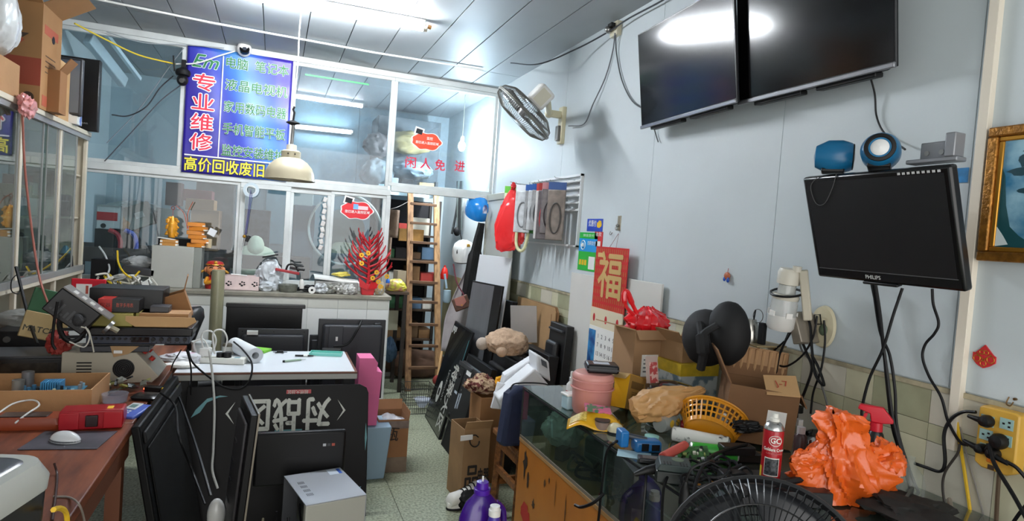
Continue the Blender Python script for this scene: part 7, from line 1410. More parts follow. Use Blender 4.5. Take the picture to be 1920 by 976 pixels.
p = Dk(272, 750); S('flat_router', 'flat rounded black router box at the far desk edge', 'router', loft([(rrect(.10, .08, .02), 0), (rrect(.11, .09, .02), .012), (rrect(.09, .07, .02), .02)]), M('141416', .3), p+V((0, .03, 0)), -.3)
p = Dk(285, 738); t = T('led_adapter', 'black adapter with a glowing red light and yellow cable end', 'adapter', p+V((.0, .05, 0)), -.3); MB().bx(-.035, .035, -.02, .02, 0, .022).build('adapter_body', BLACK, t, bev=.002); MB().ball((-.038, -.01, .012), .004, 8).build('red_light', M('ff2a18', .5, emit=6), t)
MB().cyl((.036, 0, .012), (.056, 0, .012), .007).build('yellow_plug', YEL, t)
cable('black cord running from the lit adapter over the desk edge and down', [t.matrix_world @ V((0, 0, 0))+t.location*0+V((.055, .0, .012))+(t.location if t.matrix_world.translation.length < .001 else V((0, 0, 0))), W(335, 745, X=-.38), W(352, 790, X=-.30), W(372, 850, X=-.22), W(395, 930, X=-.15)], .006)
cable('second black cord hanging over the leaning television', [W(300, 735, X=-.42), W(328, 760, X=-.36), W(335, 815, X=-.30), W(360, 880, X=-.25), W(385, 945, X=-.18)], .0045)
# open carton with circuit boards
t = carton('parts_carton', 'open brown carton full of circuit boards on the desk', (-.955, 3.05, DZ+.0005), (.62, .30, .095), .0, CARD, flaps=(('l', 30, .16),))
MB().slab([(-.31, .15, .095), (-.13, .15, .095), (-.17, .20, .26), (-.33, .20, .24)], (0, .005, 0)).build('flap', CARD, t)
S('white_small_box', 'small white box standing in the parts carton', 'box', MB().bx(-.04, .04, -.035, .035, 0, .075), M('dcdcd8', .5), (-1.04, 2.98, DZ+.0065), .1, bev=.002)
t = T('blue_circuit_board', 'blue circuit board crowded with parts in the open carton', 'circuit board', (-.80, 3.04, DZ+.055)); MB().bx(-.11, .09, -.08, .08, 0, .003).build('board', M('2c5a6e', .4, ns=50, col2='3f7f9a'), t)
MB().bx(-.09, .07, -.075, .0, -.045, -.001).build('red_stand', M('a8281c', .4), t); random.seed(41)
for i in range(9): MB().bx(-.055+.008*i, -.050+.008*i, -.01, .055, .003, .04).build('heat_fin', M('3f86b4', .4), t)
for i in range(22):
    x, y = random.uniform(-.10, .08), random.uniform(-.07, .07); h_ = random.uniform(.01, .035)
    MB().cyl((x, y, .003), (x, y, h_), random.uniform(.004, .008), n=8).build('component', M(random.choice(['8a8a8c', '3a6a8a', 'c9c4a0', '1c1c1e', '9ac0d0']), .4), t)
MB().bx(-.09, .0, -.078, -.06, .003, .02).build('connector', M('c8c4a4', .5), t)
for x, y, h_, c_ in ((-.95, 3.10, .085, '8f8e8a'), (-.93, 3.14, .11, '77777a')): S('metal_capacitor', 'grey capacitor standing in the parts carton, %s of two' % ('shorter' if h_ < .09 else 'taller'), 'part', MB().cyl((0, 0, 0), (0, 0, h_), .022, n=20), M(c_, .4, .4), (x, y, DZ+.0065))
random.seed(44)
t = T('board_heap', 'heap of small green and yellow circuit scraps on the desk behind the carton', 'scraps', Dk(225, 738)+V((0, .04, 0)))
for i in range(26):
    MB().box((random.uniform(-.10, .10), random.uniform(-.05, .05), .008+.002*i), (random.uniform(.02, .05), random.uniform(.01, .03), .008), (random.uniform(-.5, .5), random.uniform(-.5, .5), random.uniform(0, 3))).build('scrap', M(random.choice(['3a4a2c', '8a8a4a', '1c1c1c', '5a5a50', 'b9b49a', '2c3a3a']), .5), t)
# beige power supply and stack
p = Dk(245, 722); q = V((p.x, p.y+.10, DZ+.0005))
BE = M('a8a190', .45)
t = T('bench_power_supply', 'beige slant-front bench power supply with a round fan grille and red knobs', 'device', (-.68, 3.52, DZ+.0005), 0)
Mq = Matrix.Rotation(0, 4, 'Z'); MB().poly([(-.20, 0), (.17, 0), (.20, .03), (.10, .145), (-.20, .145)], -.13, .12).build('device_case', BE, t, bev=.004)
for i in range(5): MB().tube([(.05+(.008+.008*i)*math.cos(a_), -.134, .07+(.008+.008*i)*math.sin(a_)) for a_ in [2*PI*j/24 for j in range(24)]], .0022, 5, True).build('grille_ring', BLACK, t)
MB().cyl((.05, -.1315, .07), (.05, -.1305, .07), .046).build('fan_opening', M('2a2a2a', .6), t)
for i in range(4): MB().bx(-.14, -.08, -.1315, -.13, .05+.015*i, .056+.015*i).build('vent_slot', BLACK, t)
for x, z, y in ((.118, .13, -.05), (.15, .095, -.05), (.125, .122, .03)): MB().cyl((x, y, z), (x+.012, y, z+.014), .012, n=16).build('red_knob', M('b02a20', .4), t)
zt = DZ+.146
def slabthing(name, label, cat, x0, x1, y0, y1, z0, h_, m, bev=.004, **k):
    o = T(name, label, cat, ((x0+x1)/2, (y0+y1)/2, z0), k.get('rz', 0)); MB().bx(-(x1-x0)/2, (x1-x0)/2, -(y1-y0)/2, (y1-y0)/2, 0, h_).build('casing', m, o, bev=bev); return o
Ys = 3.40
def xs_(px, Y=Ys): return W(px, 640, Y=Y).x
def zs_(py, Y=Ys, px=260): return W(px, py, Y=Y).z
z_l = zt+.001
o = slabthing('silver_case', 'dark laptop-like case with a tan envelope on the beige power supply', 'case', xs_(150), xs_(280), Ys, Ys+.28, z_l, .028, M('3a3b40', .4)); MB().slab([(-.02, -.141, .0285), (.10, -.141, .0285), (.06, -.16, -.005), (-.0, -.16, -.02)], (0, .003, 0)).build('tan_envelope', M('a8855c', .6), o)
MB().bx(.0, .035, -.163, -.160, -.002, .012).build('barcode', WHITE, o)
z1_ = zs_(655); zfill = z_l+.029
o = slabthing('flat_case', 'thin dark case under the blue mixer in the stack', 'case', xs_(165), xs_(290), Ys+.0, Ys+.28, zfill, max(.012, z1_-zfill-.001), M('2a2b2e', .4))
z1_ = max(z1_, zfill+.0135)
z2_ = zs_(636); h_ = max(.04, z2_-z1_)
o = slabthing('audio_mixer', 'dark blue rack mixer with rows of knobs in the desk stack', 'mixer', xs_(163), xs_(356), Ys-.02, Ys+.24, z1_, h_, M('2b3140', .4)); hw = (xs_(356)-xs_(163))/2
for i in range(9): MB().cyl((-hw+.04+.024*i, -.131, h_*.65), (-hw+.04+.024*i, -.142, h_*.65), .006, n=10).build('knob', BLACK, o)
for i in range(5): MB().cyl((hw*.28+.034*i, -.131, h_*.62), (hw*.28+.034*i, -.145, h_*.62), .009, n=12).build('knob', BLACK, o)
MB().bx(-hw*.15, hw*.2, -.132, -.130, h_*.2, h_*.85).build('display', GLOSSB, o)
for i in range(8): MB().cyl((hw*.25+.02*i, -.130, h_*.22), (hw*.25+.02*i, -.132, h_*.22), .003, n=8).build('jack', BLACK, o)
z3_ = z1_+h_+.0005
o = slabthing('disc_player', 'thin glossy black disc player on the blue mixer', 'player', xs_(166), xs_(362), Ys-.04, Ys+.22, z3_, .042, M('121214', .25), .006)
z4_ = z3_+.0425
o = slabthing('yellow_file_box', 'olive yellow box lying on the black disc player', 'box', xs_(166), xs_(248), Ys-.02, Ys+.18, z4_, .062, M('9a9048', .45))
o = slabthing('yellow_file_box', 'second olive yellow box partly under the tan cardboard flap', 'box', xs_(250), xs_(285), Ys+.02, Ys+.18, z4_, .062, M('a39a50', .45))
t = T('cardboard_flap', 'rounded tan cardboard flap box at the right end of the stack', 'box', (xs_(303), Ys+.0, z4_)); MB().poly([(-.15, .052), (.14, .05), (.15, .03), (.11, .003), (-.11, .003), (-.15, .03)], -.035, -.03).build('rounded_flap', CARD3, t); MB().bx(-.10, .11, .0, .14, .0, .062).build('box_body', CARD, t)
z5_ = z4_+.0625
o = slabthing('meter_box', 'red and black product box with Chinese lettering on the olive box', 'box', xs_(180), xs_(257), Ys+.01, Ys+.12, z5_, .062, M('1c1a1a', .4), .002); ww = (xs_(257)-xs_(180))
MB().bx(-ww/2-.001, -ww/2+ww*.33, -.057, .056, .0005, .0625).build('red_end', M('b0261e', .4), o); text('数字多用表', .022, M('b84a34', .4), o, ww*.14, -.0558, .033, wd=ww*.42)
text('仪器', .022, M('3a1210', .4), o, -ww*.33, -.0575, .033)
o = slabthing('receiver', 'wide black metal receiver behind the red and black box', 'receiver', xs_(165, 3.55), xs_(303, 3.55), 3.53, 3.74, z5_+.0, .10, M('17181a', .4))
slabthing('grey_phone', 'flat dark grey phone lying on the tan cardboard flap box', 'phone', xs_(275), xs_(312), Ys+.03, Ys+.13, z5_+.0, .03, M('3c3b3e', .4))
t = carton('leaning_carton', 'open brown carton tipped behind the right end of the stack', (xs_(325, 3.62), 3.66, z4_), (.17, .14, .13), .1, M('94683f', .8, n=.15, ns=5), flaps=(('r', 30, .08),), tilt=(0, R_(-20)))
# blower / speaker unit
p = W(150, 600, X=-.95)
t = T('fan_heater', 'black slotted heater unit with a grey label side tilted on the desk clutter', 'device', W(95, 648, Y=3.30), .05, tilt=(0, R_(38)))
MB().bx(-.13, .06, -.06, .06, .12, .24).build('unit_body', M('0f1012', .35), t, bev=.006); MB().bx(-.128, .10, -.058, .058, .2405, .246).build('label_plate', M('6a6660', .4, n=.1, ns=8), t)
for i in range(4): MB().bx(-.09+.04*i, -.07+.04*i, -.03, .02, .246, .2468).build('label_mark', M('b9b6ae', .5), t)
MB().tube([(.11, 0, .20), (.125, 0, .20)], [.035, .035], 20).build('silver_ring', STEEL, t); MB().cyl((.125, 0, .205), (.16, 0, .21), .012, n=6).build('nut', M('b5ae98', .4, .5), t)
random.seed(50)
for i in range(10): MB().bx(-.11+.016*i, -.10+.016*i, -.0615, -.06, .14, .15+.02*(i % 3)).build('vent_slot', M('3a3c3e', .4), t)
t = T('speaker_frame', 'black round speaker frame with slots behind the tangled wires', 'speaker', W(135, 650, Y=3.32)+V((0, 0, .06)), .2)
MB().tube([(.05*math.cos(a_), 0, .05+.085*math.sin(a_)) for a_ in [2*PI*j/32 for j in range(32)]], .011, 8, True).build('frame_ring', BLACK, t)
for i in range(4): MB().bx(-.05, .05, -.006, .006, -.02+.035*i, -.008+.035*i).build('slot_bar', BLACKM, t)
S('microphone_ball', 'black fluffy microphone ball in front of the heater unit', 'microphone', MB().ball((0, 0, 0), (.022, .022, .028), 16), M('2a2a2c', .8, bump=.4, bs=300), W(146, 600, Y=3.22))
# left back clutter
o = slabthing('receiver', 'low black receiver with small parts on top near the left post', 'receiver', -1.25, -.82, 3.42, 3.70, DZ+.001, .11, M('1a1a1b', .4, n=.3, ns=20)); o.rotation_euler.z = .08
MB().bx(-.20, .12, -.141, -.140, .03, .09).build('front_window', M('2e2a24', .3, n=.5, ns=40), o); MB().bx(-.2, .2, -.13, .10, .1105, .12).build('lid', M('3a3b3e', .4), o)
o = slabthing('black_tray_box', 'black tray with a silver round button behind the low receiver', 'box', -1.26, -1.0, 3.74, 3.92, DZ+.001, .18, M('141416', .4))
MB().cyl((-.07, -.091, .14), (-.07, -.10, .14), .015).build('round_button', STEEL, o)
S('cardboard_strip', 'strip of tan cardboard lying in front of the low receiver', 'cardboard', MB().bx(-.18, .15, -.02, .02, 0, .02), CARD3, (-1.02, 3.33, DZ+.001), .05)
for (px, pxb, c, lb, h_) in (((92, 585), 0, '2a5a38', 'dark green printed book leaning at the cabinet foot', .22), ((82, 612), 0, 'b39a6a', 'cream paper bag with dark lettering below the green book', .13)):
    o = T('leaning_book', lb, 'book', W(px[0], px[1]+h_*0, X=-1.05), .45, tilt=(R_(-8), R_(16))); MB().bx(-.09, .10, 0, .02, -h_/2, h_/2).build('cover', M(c, .5, n=.1, ns=8), o, bev=.004)
    if c == 'b39a6a': text('MATCHA', .04, M('3a3a30', .6), o, 0, -.001, -.02, bold=.02)
    else:
        for i in range(3): MB().bx(-.04, .06, -.001, 0, -.02-.025*i, -.013-.025*i).build('print_line', M('6a9a6a', .5), o)
S('clear_wrap', 'crumpled clear wrap behind the green book at the cabinet foot', 'wrap', crumple((.14, .06, .07), 160, .3, 3, 4), M('8f908c', .2, n=.2, ns=8, coat=.6), W(45, 605, X=-1.2))
S('red_scarf', 'dark red cloth scrap between the receiver and the heater unit', 'cloth', crumple((.05, .05, .06), 161, .3, 4, 4, flat=-.05), M('8a2a22', .7), W(112, 642, Y=3.45))
p = W(152, 542, X=-1.30)
t = T('red_tablet', 'bright red framed tablet with a white note behind the stack', 'tablet', V((p.x+.02, 5.20, p.z-.06)), .0); t.location = W(132, 555, Y=4.9); MB().bx(0, .20, 0, .012, 0, .12).build('frame', M('c4182c', .3), t, bev=.008); MB().bx(.03, .12, -.0015, 0, .0, .085).build('note', WHITE, t); MB().bx(.085, .10, -.0025, -.0015, .02, .075).build('red_mark', M('b04a3a', .5), t)
for i, pts in enumerate(([(108, 565), (102, 600), (98, 640), (104, 655)], [(160, 612), (168, 630), (158, 650), (130, 640)], [(152, 612), (165, 618), (172, 640), (176, 660)])): cable(['black cord hanging from the heater unit', 'white wire loop by the speaker frame', 'pale wire running down the stack side'][i], [W(x, y, Y=3.2) for x, y in pts], (.006, .003, .003)[i], ('101012', 'c9c6bc', 'b9b6a8')[i])
# leaning television against the desk edge
TL, TR = W(243, 797, Z=.80), W(333, 702, Z=.80); TR.z = TL.z = .80
TL.x += .035; TR.x += .0; BL, BR = V((TL.x+.15, TL.y-.02, 0)), V((TR.x+.155, TR.y-.02, 0))
Mx, wd, h = frame(BL, BR, TL); 
t = T('leaning_television', 'large black television leaning against the desk edge with its back outward', 'television', Mx=Mx)
MB().bx(0, wd, 0, .03, 0, h).build('casing', M('070708', .5, n=.3, ns=6, spec=.2), t, bev=.006); MB().bx(.05, wd-.05, -.008, 0, .05, h-.10).build('back_cover', M('0a0a0a', .65, n=.5, ns=4, spec=.2), t, bev=.004); MB().bx(.02, wd-.02, -.012, 0, h-.075, h-.03).build('top_ridge', M('1c1c1d', .6, n=.4, ns=12, spec=.25), t, bev=.005)
# ============================================================ WHITE TABLE AND SCREENS
tx0, tx1, ty0, ty1, tz = -.455, .50, 3.68, 4.27, .75
t = T('white_table', 'white-topped table with a metal edge and brown rim in the middle of the shop', 'table', (0, 0, 0))
MB().bx(tx0, tx1, ty0, ty1, tz-.045, tz-.012).build('metal_edge', M('8f8f8b', .4, .4), t, bev=.003); MB().bx(tx0, tx1-.0, ty0, ty1, tz-.012, tz-.003).build('brown_rim', M('5f3420', .5), t); MB().bx(tx0+.004, tx1-.016, ty0+.008, ty1, tz-.003, tz).build('white_top', M('d3d8dd', .35), t)
for x in (tx0+.03, tx1-.07):
    for y in (ty0+.06, ty1-.07): MB().bx(x, x+.04, y, y+.04, 0, tz-.045).build('leg', M('1c1c1e', .5), t)
def Tb(x, y): return W(x, y, Z=tz+.0005)
# leaning printed board
b0_ = W(700, 735, Y=3.60); 
tl_, tr_ = V((-.34, 3.60, W(560, 705, Y=3.60).z)), V((.555, 3.60, W(690, 730, Y=3.60).z)); tr_.z = tl_.z = .70
Mx, wd, h = frame(V((-.38, 3.42, 0)), V((.56, 3.42, 0)), V((-.38, 3.62, .69)))
t = T('printed_screen', 'big black screen standing upside down in front of the table with white Chinese lettering', 'screen', Mx=Mx)
MB().poly([(0, 0), (wd, 0), (wd, h-.05), (wd-.012, h-.02), (wd-.05, h), (0, h)], 0, .03).build('casing', M('060506', .4, spec=.15), t, bev=.003)
cxm = wd*.535
text('对战区', .19, M('c9cbc2', .5, ns=30, col2='8f9088', lo=.3, hi=.42), t, cxm, -.002, h*.80, wd=.45, rot=PI, bold=.04)
ww_ = M('c4c6be', .5)
for s in (-1, 1): MB().poly([(cxm+s*.265, h*.80+.06), (cxm+s*.31, h*.80), (cxm+s*.265, h*.80-.055), (cxm+s*.297, h*.80)], -.002, -.0005).build('chevron_print', ww_, t)
MB().bx(cxm-.01, cxm+.12, -.0015, 0, h*.935, h*.965).build('red_print', M('b01824', .4), t); text('超燃大战区', .022, ww_, t, cxm+.05, -.003, h*.95, wd=.11, rot=PI); MB().bx(cxm-.06, cxm+.08, -.0015, 0, h*.655, h*.67).build('teal_print', M('4a8a90', .4), t)
TE = M('4f8f96', .4)
for pts in ([(.03, .56), (.05, .60), (.10, .655), (.16, .67), (.20, .665), (.155, .66), (.10, .635), (.07, .585)], [(wd-.03, .16), (wd-.055, .15), (wd-.045, .11), (wd-.03, .10), (wd-.045, .13)], [(wd-.012, .35), (wd-.004, .42), (wd-.012, .50), (wd-.016, .42)], [(.0, .35), (.012, .42), (.004, .46)]): MB().poly(pts, -.002, 0).build('peeled_edge', TE, t)
# monitor backs
def mback(label, px0, px1, py0, Y, zb, th=.05, sticker=None, name='computer_monitor', cat='monitor', inset=.03, h=None):
    a = W(px0, py0, Y=Y); b = W(px1, py0+3, Y=Y); o = T(name, label, cat, V((a.x, Y, zb))); wd = b.x-a.x; hh = a.z-zb
    MB().bx(0, wd, 0, .02, 0, hh).build('bezel', M('232428', .4), o, bev=.005); MB().bx(inset, wd-inset, -th, 0, .04, hh-.035).build('back_cover', M('2b2c31', .45), o, bev=.018); return o, wd, hh
S('low_bench', 'low dark bench standing behind the white table under the old monitors', 'bench', MB().bx(-.46, .62, 0, .85, .26, .30).bx(-.40, -.35, 0, .85, 0, .26).bx(.57, .62, 0, .85, 0, .26), M('2c241e', .7), (.1, 4.40, 0))
a = W(424, 568, Y=5.18); b = W(573, 570, Y=5.18)
t = T('flat_television', 'black flat television standing against the white tiled counter front', 'television', V((a.x, 5.18, .3005))); wd = b.x-a.x; hh = a.z-.3
MB().bx(.005, wd-.02, 0, .04, 0, hh-.01).build('casing', M('0a0a0b', .3, n=.2, ns=4), t, bev=.004); MB().bx(0, wd, -.012, .05, hh-.028, hh).build('top_bar', M('0d0d0e', .3), t, bev=.003)
o, wd, hh = mback('monitor seen from behind with a small white label, at the middle of the table rear', 446, 579, 615, 4.62, .3005)
MB().bx(.06, .13, -.052, -.001, hh-.035, hh-.012).build('white_label', WHITE, o)
for x in (.03, wd/2, wd-.03): MB().cyl((x, -.002, hh-.02), (x, 0, hh-.02), .005, n=8).build('screw_hole', BLACK, o)
o, wd, hh = mback('large monitor back with a black cable at the right rear of the table', 598, 724, 597, 4.72, .3005, .06)
MB().bx(.07, .17, -.066, -.06, hh-.22, hh-.04).build('centre_column', M('34363b', .45), o, bev=.003); MB().bx(.12, .135, -.068, -.066, hh-.15, hh-.12).build('white_logo', WHITE, o); MB().bx(wd-.09, wd-.04, -.03, 0, .04, hh-.02).build('side_step', M('1d1e22', .4), o, bev=.006)
MB().tube(spline([(wd*.62, -.03, hh+.0), (wd*.55, -.075, hh-.07), (wd*.42, -.08, hh-.17), (wd*.22, -.07, hh-.19)]), .007, 8).build('cable', BLACK, o)
o, wd, hh = mback('small dark monitor part showing between the two monitor backs', 581, 600, 627, 4.80, .3005, .02, inset=.01)
# chair and tube
t = T('office_chair', 'black padded office chair back rising beside the tall tube', 'chair', (W(380, 620, Y=4.70).x-.06, 4.70, 0), .3); zt_ = W(392, 577, Y=4.70).z
MB().tube([(-.10, 0, zt_-.40), (-.09, 0, zt_-.28), (-.04, 0, zt_-.12), (.02, 0, zt_-.03), (.05, 0, zt_)], [.06, .085, .085, .06, .015], 16).build('backrest', M('151618', .4), t)
MB().bx(-.18, .16, -.20, .18, .42, .50).build('seat', M('151618', .5), t, bev=.03); MB().cyl((0, 0, .08), (0, 0, .42), .03).build('column', BLACK, t); MB().beam((0, .03, .46), (-.06, .05, zt_-.35), .05, .02).build('back_support', BLACK, t)
for i in range(5): MB().beam((0, 0, .09), (.2*math.cos(1.257*i), .2*math.sin(1.257*i), .06), .04, .03).build('base_leg', BLACK, t); MB().ball((.2*math.cos(1.257*i), .2*math.sin(1.257*i), .028), .028, 12).build('castor', BLACK, t)
p = W(410, 506, Y=4.98); S('film_roll', 'tall olive-grey roll of film standing in front of the counter', 'roll', MB().lathe([(0, 0), (.044, 0), (.045, p.z-.02), (.043, p.z), (.02, p.z), (.018, p.z-.03), (0, p.z-.03)], 28), M('8f8c70', .3, n=.1, ns=6), (p.x, 4.98, 0))
# things on the table
p = Tb(410, 685); t = T('power_strip', 'white power strip with black plugs at the front of the white table', 'power strip', Tb(412, 680)+V((0, .0, 0)), -.22)
MB().bx(-.14, .14, -.03, .035, 0, .035).build('strip_body', M('dcdcd4', .35), t, bev=.005); MB().cyl((.0, 0, .035), (0, 0, .06), .02).cyl((.04, -.0, .035), (.04, 0, .065), .022).build('black_plug', BLACK, t); MB().bx(.08, .11, -.015, .015, .0352, .0365).build('label', M('7fa0a8', .4), t)
MB().bx(-.11, -.05, -.02, .025, .035, .085).build('white_charger', WHITE, t, bev=.006); MB().bx(-.12, -.08, -.025, .02, .0355, .05).build('socket_block', WHITE, t)
for i, (x, h_) in enumerate(((-.09, .16), (-.03, .17), (-.13, .11))):
    MB().tube(spline([(x, 0, .05), (x-.015, .0, h_), (x+.03, .01, h_+.02), (x+.06, .01, h_-.03), (x+.05, .0, .06)]), .005, 6).build('white_cord', M('d6d6d2', .4), t)
t = T('white_roll', 'thick roll of white bubble film lying on the table', 'roll', Tb(478, 682)+V((0, .02, .0455)), -.0); d_ = V((-.13, .34, 0))
MB().tube([(0, 0, 0), tuple(d_)], .045, 28, caps=False).tube([(0, 0, 0), tuple(d_)], .02, 20, caps=False).build('film', M('d9dde0', .4), t); 
mb = MB(); dn = d_.normalized(); sd = V((dn.y, -dn.x, 0)); n = 28; mb.add([sd*r*math.cos(2*PI*j/n)+V((0, 0, r*math.sin(2*PI*j/n))) for r in (.02, .045) for j in range(n)], [(j, (j+1) % n, n+(j+1) % n, n+j) for j in range(n)]).build('roll_end', M('c4c8cc', .5), t)
t = T('round_tub', 'round clear-lidded white tub at the table rear beside the black mixer', 'tub', Tb(373, 672)+V((.0, .10, 0))); MB().lathe([(0, 0), (.05, 0), (.053, .07)], 28).build('tub_body', M('c9ccc6', .35), t); MB().lathe([(0, .0705), (.056, .0705), (.056, .085), (0, .087)], 28).build('lid', M('b4bab8', .3), t)
t = T('small_round_tin', 'small round tin with a dark lid behind the power strip', 'tin', Tb(425, 672)+V((0, .14, 0))); MB().lathe([(0, 0), (.035, 0), (.035, .05)], 24).build('tin_body', M('b9b8b0', .35), t); MB().lathe([(0, .0505), (.037, .0505), (.03, .065), (0, .068)], 24).build('lid', M('4a4438', .4), t)
S('white_bag_heap', 'white plastic bag and pink wrapper at the left end of the table', 'bag', crumple((.10, .06, .035), 170, .3, 3.5, 4, flat=-.03), M('d0d2d6', .4, ns=6, col2='d9a8c4', lo=.35, hi=.45), Tb(338, 683)+V((0, .02, .031)))
S('white_papers', 'crumpled white papers at the front left corner of the table', 'papers', crumple((.10, .05, .014), 171, .3, 3, 3, flat=-.012), PAPER, Tb(335, 692)+V((0, .05, .014)))
S('green_pad', 'bright green rectangular sponge pad near the rear of the white table', 'pad', MB().bx(-.07, .07, -.05, .05, 0, .018), M('7cc43a', .6), Tb(483, 658)+V((0, .0, 0)), -.5, bev=.004)
t = T('key_bunch', 'small bunch of dark keys lying on the white table', 'keys', Tb(525, 661)); 
for a_ in (.3, 1.7, 2.8, 4.0, 5.2): MB().beam((0, 0, .004), (.045*math.cos(a_), .03*math.sin(a_), .004), .008, .003).build('key', M('3a3b3e', .3, .5), t)
MB().bx(-.02, .02, -.01, .015, .004, .014).build('key_fob', BLACK, t, bev=.003)
t = T('earphones', 'black earphone cable coiled beside the green pad', 'earphones', Tb(484, 662)); MB().tube(spline([(.03*math.cos(q_*.9), .02*math.sin(q_*.9), .004+.001*q_) for q_ in range(12)], 4), .002, 5).build('cable', BLACK, t)
p = Tb(572, 668); t = T('marker_pen', 'black and white marker pen on the white table', 'pen', p+V((-.06, 0, .007))); MB().cyl((0, 0, 0), (.05, -.005, 0), .006, n=12).cyl((.075, -.0075, 0), (.11, -.011, 0), .006, .004, 12).build('black_barrel', BLACK, t); MB().cyl((.05, -.005, 0), (.075, -.0075, 0), .0062, n=12).build('white_grip', WHITE, t); MB().cyl((.11, -.011, 0), (.125, -.0125, 0), .003, .001, 8).build('tip', STEEL, t)
p = Tb(550, 677); t = T('craft_knife', 'grey and green craft knife lying diagonally on the white table', 'knife', p, .45); MB().beam((-.06, 0, .007), (.05, 0, .007), .016, .010).build('handle', M('9ab09a', .4), t, bev=.003); MB().bx(.05, .08, -.005, .005, .005, .007).build('blade', STEEL, t); MB().lathe([(0, 0), (.008, 0), (.008, .012), (0, .012)], 12, c=(-.06, 0, 0)).build('end_cap', DGREY, t)
p = Tb(612, 666); t = T('turquoise_tray', 'turquoise translucent tray lying on the white table', 'tray', p+V((0, .02, 0)), -.2); MB().bx(-.10, .10, -.05, .05, 0, .004).build('tray_bottom', M('8fc4bc', .3), t)
for a_ in ((-.10, .10, -.05, -.046), (-.10, .10, .046, .05), (-.10, -.096, -.046, .046), (.096, .10, -.046, .046)): MB().bx(*a_, .004, .018).build('tray_wall', M('7cd0c4', .3), t)
S('black_case', 'slim black case at the right rear edge of the table', 'case', MB().bx(-.06, .06, -.03, .03, 0, .014), BLACK, Tb(622, 659)+V((0, .03, 0)), -.15, bev=.003)
t = T('white_power_cord', 'white cord hanging over the front of the table down to the floor', 'cord', (0, 0, 0)); MB().tube(spline([W(395, 672, Y=3.66)+V((0, 0, .03)), W(393, 660, Y=3.62), W(398, 700, Y=3.60), W(402, 760, Y=3.55), W(400, 840, Y=3.48), W(398, 880, Y=3.44), W(408, 915, Y=3.40)]), .006, 8).build('cord', M('bfc0bc', .4), t)
cable('black cord drooping in a big loop from the mixer over the table front', [W(352, 655, Y=3.5), W(362, 680, Y=3.6), W(390, 705, Y=3.6), W(420, 725, Y=3.58), W(450, 728, Y=3.58), W(468, 712, Y=3.6), W(472, 680, Y=3.64), W(455, 655, Y=3.85), W(438, 640, Y=3.9)], .005)
cable('thin black cord hanging straight down from the mixer front', [W(350, 655, Y=3.38), W(358, 690, Y=3.4), W(358, 740, Y=3.4)], .004)
cable('black cord hanging left of the straight one from the mixer', [W(340, 655, Y=3.37), W(325, 680, Y=3.38), W(320, 695, Y=3.38)], .003)
# pink foam, bin, open carton on the floor
S('pink_foam_sheet', 'rolled pink foam sheets standing at the right end of the table', 'foam', MB().poly([(-.03, 0), (.10, 0), (.115, .34), (.08, .345), (.085, .40), (.06, .43), (-.03, .43)], -.10, .06), M('d86a98', .7, n=.06, ns=5), V((.575, 4.05, .34)))
t = T('blue_bin', 'pale blue plastic bin holding the pink foam beside the open carton', 'bin', (.62, 4.05, 0)); MB().poly([(-.10, .0), (.12, 0), (.15, .335), (-.13, .335)], -.13, .13).build('bin_body', M('8fa9bc', .4), t, bev=.006)
a = W(703, 880, Z=0); b = W(745, 882, Z=0)
t = carton('open_floor_carton', 'open carton with taped edges and wrapping on the floor beside the table', (.80, 4.14, 0), (.20, .24, .35), 0, M('946844', .8, n=.12, ns=4), flaps=(('r', 8, .05), ('b', 20, .07)))
text('瓶', .10, M('2c2018', .7), t, -.01, -.1215, .25, bold=.02, rot=-.1); MB().bx(-.101, .101, -.1212, -.12, .0, .10).build('packing_tape', M('7c6a5c', .25, n=.2, ns=10), t); MB().bx(-.101, .101, -.1212, -.12, .29, .34).build('packing_tape', M('7f6f68', .25, n=.3, ns=14), t)
S('bubble_wrap', 'crumpled clear wrapping inside the open floor carton', 'wrap', crumple((.085, .10, .05), 180, .3, 3.5, 4), M('b9b9be', .25, n=.2, ns=10, coat=.6), (.80, 4.14, .30))
# front screens and silver computer
t = T('display_monitor', 'dark grey wide monitor seen from behind in front of the printed screen', 'monitor', (-.045, 3.10, .0)); a = W(480, 800, Y=3.10); b = W(650, 806, Y=3.10); wd = b.x-a.x; hh = W(640, 806, Y=3.1).z
t.location = V((a.x, 3.10, 0)); MB().bx(0, wd, 0, .035, hh-.26, hh).build('back_cover', M('121214', .42, spec=.3), t, bev=.012); MB().bx(wd/2-.05, wd/2+.05, .0, .03, .012, hh-.25).build('stand_neck', BLACKM, t); MB().bx(wd/2-.13, wd/2+.13, -.02, .14, 0, .012).build('stand_base', BLACKM, t, bev=.004)
MB().bx(wd*.32, wd*.50, -.001, .0, hh-.135, hh-.12).build('printed_logo', BLACK, t)
for x, c_ in ((.74, 'b9bcc0'), (.79, '3a3b3e'), (.84, 'a84a3a')): MB().bx(wd*x, wd*(x+.035), -.0015, .0, hh-.075, hh-.062).build('tiny_label', M(c_, .4), t)
a = W(478, 765, Y=2.50); b = W(452, 960, Y=2.50)
Mx, wd, h = frame(V((-.20, 2.95, 0)), V((-.085, 2.42, 0)), V((-.165, 2.95, .86)))
Mx, wd, h = frame(V((-.150, 2.74, 0)), V((-.105, 2.45, 0)), V((-.085, 2.74, .87)))
t = T('edge_on_television', 'black television standing on its side and seen almost edge-on', 'television', Mx=Mx)
MB().bx(0, wd, 0, .025, 0, h).build('casing', M('0c0c0e', .4, spec=.25), t, bev=.004); MB().bx(.03, wd-.03, -.012, 0, h*.50, h-.04).build('back_cover', M('343234', .5, n=.15, ns=8), t, bev=.01); MB().bx(0, wd, .0255, .032, 0, h+.005).build('screen_edge', M('7c756a', .3, .4), t)
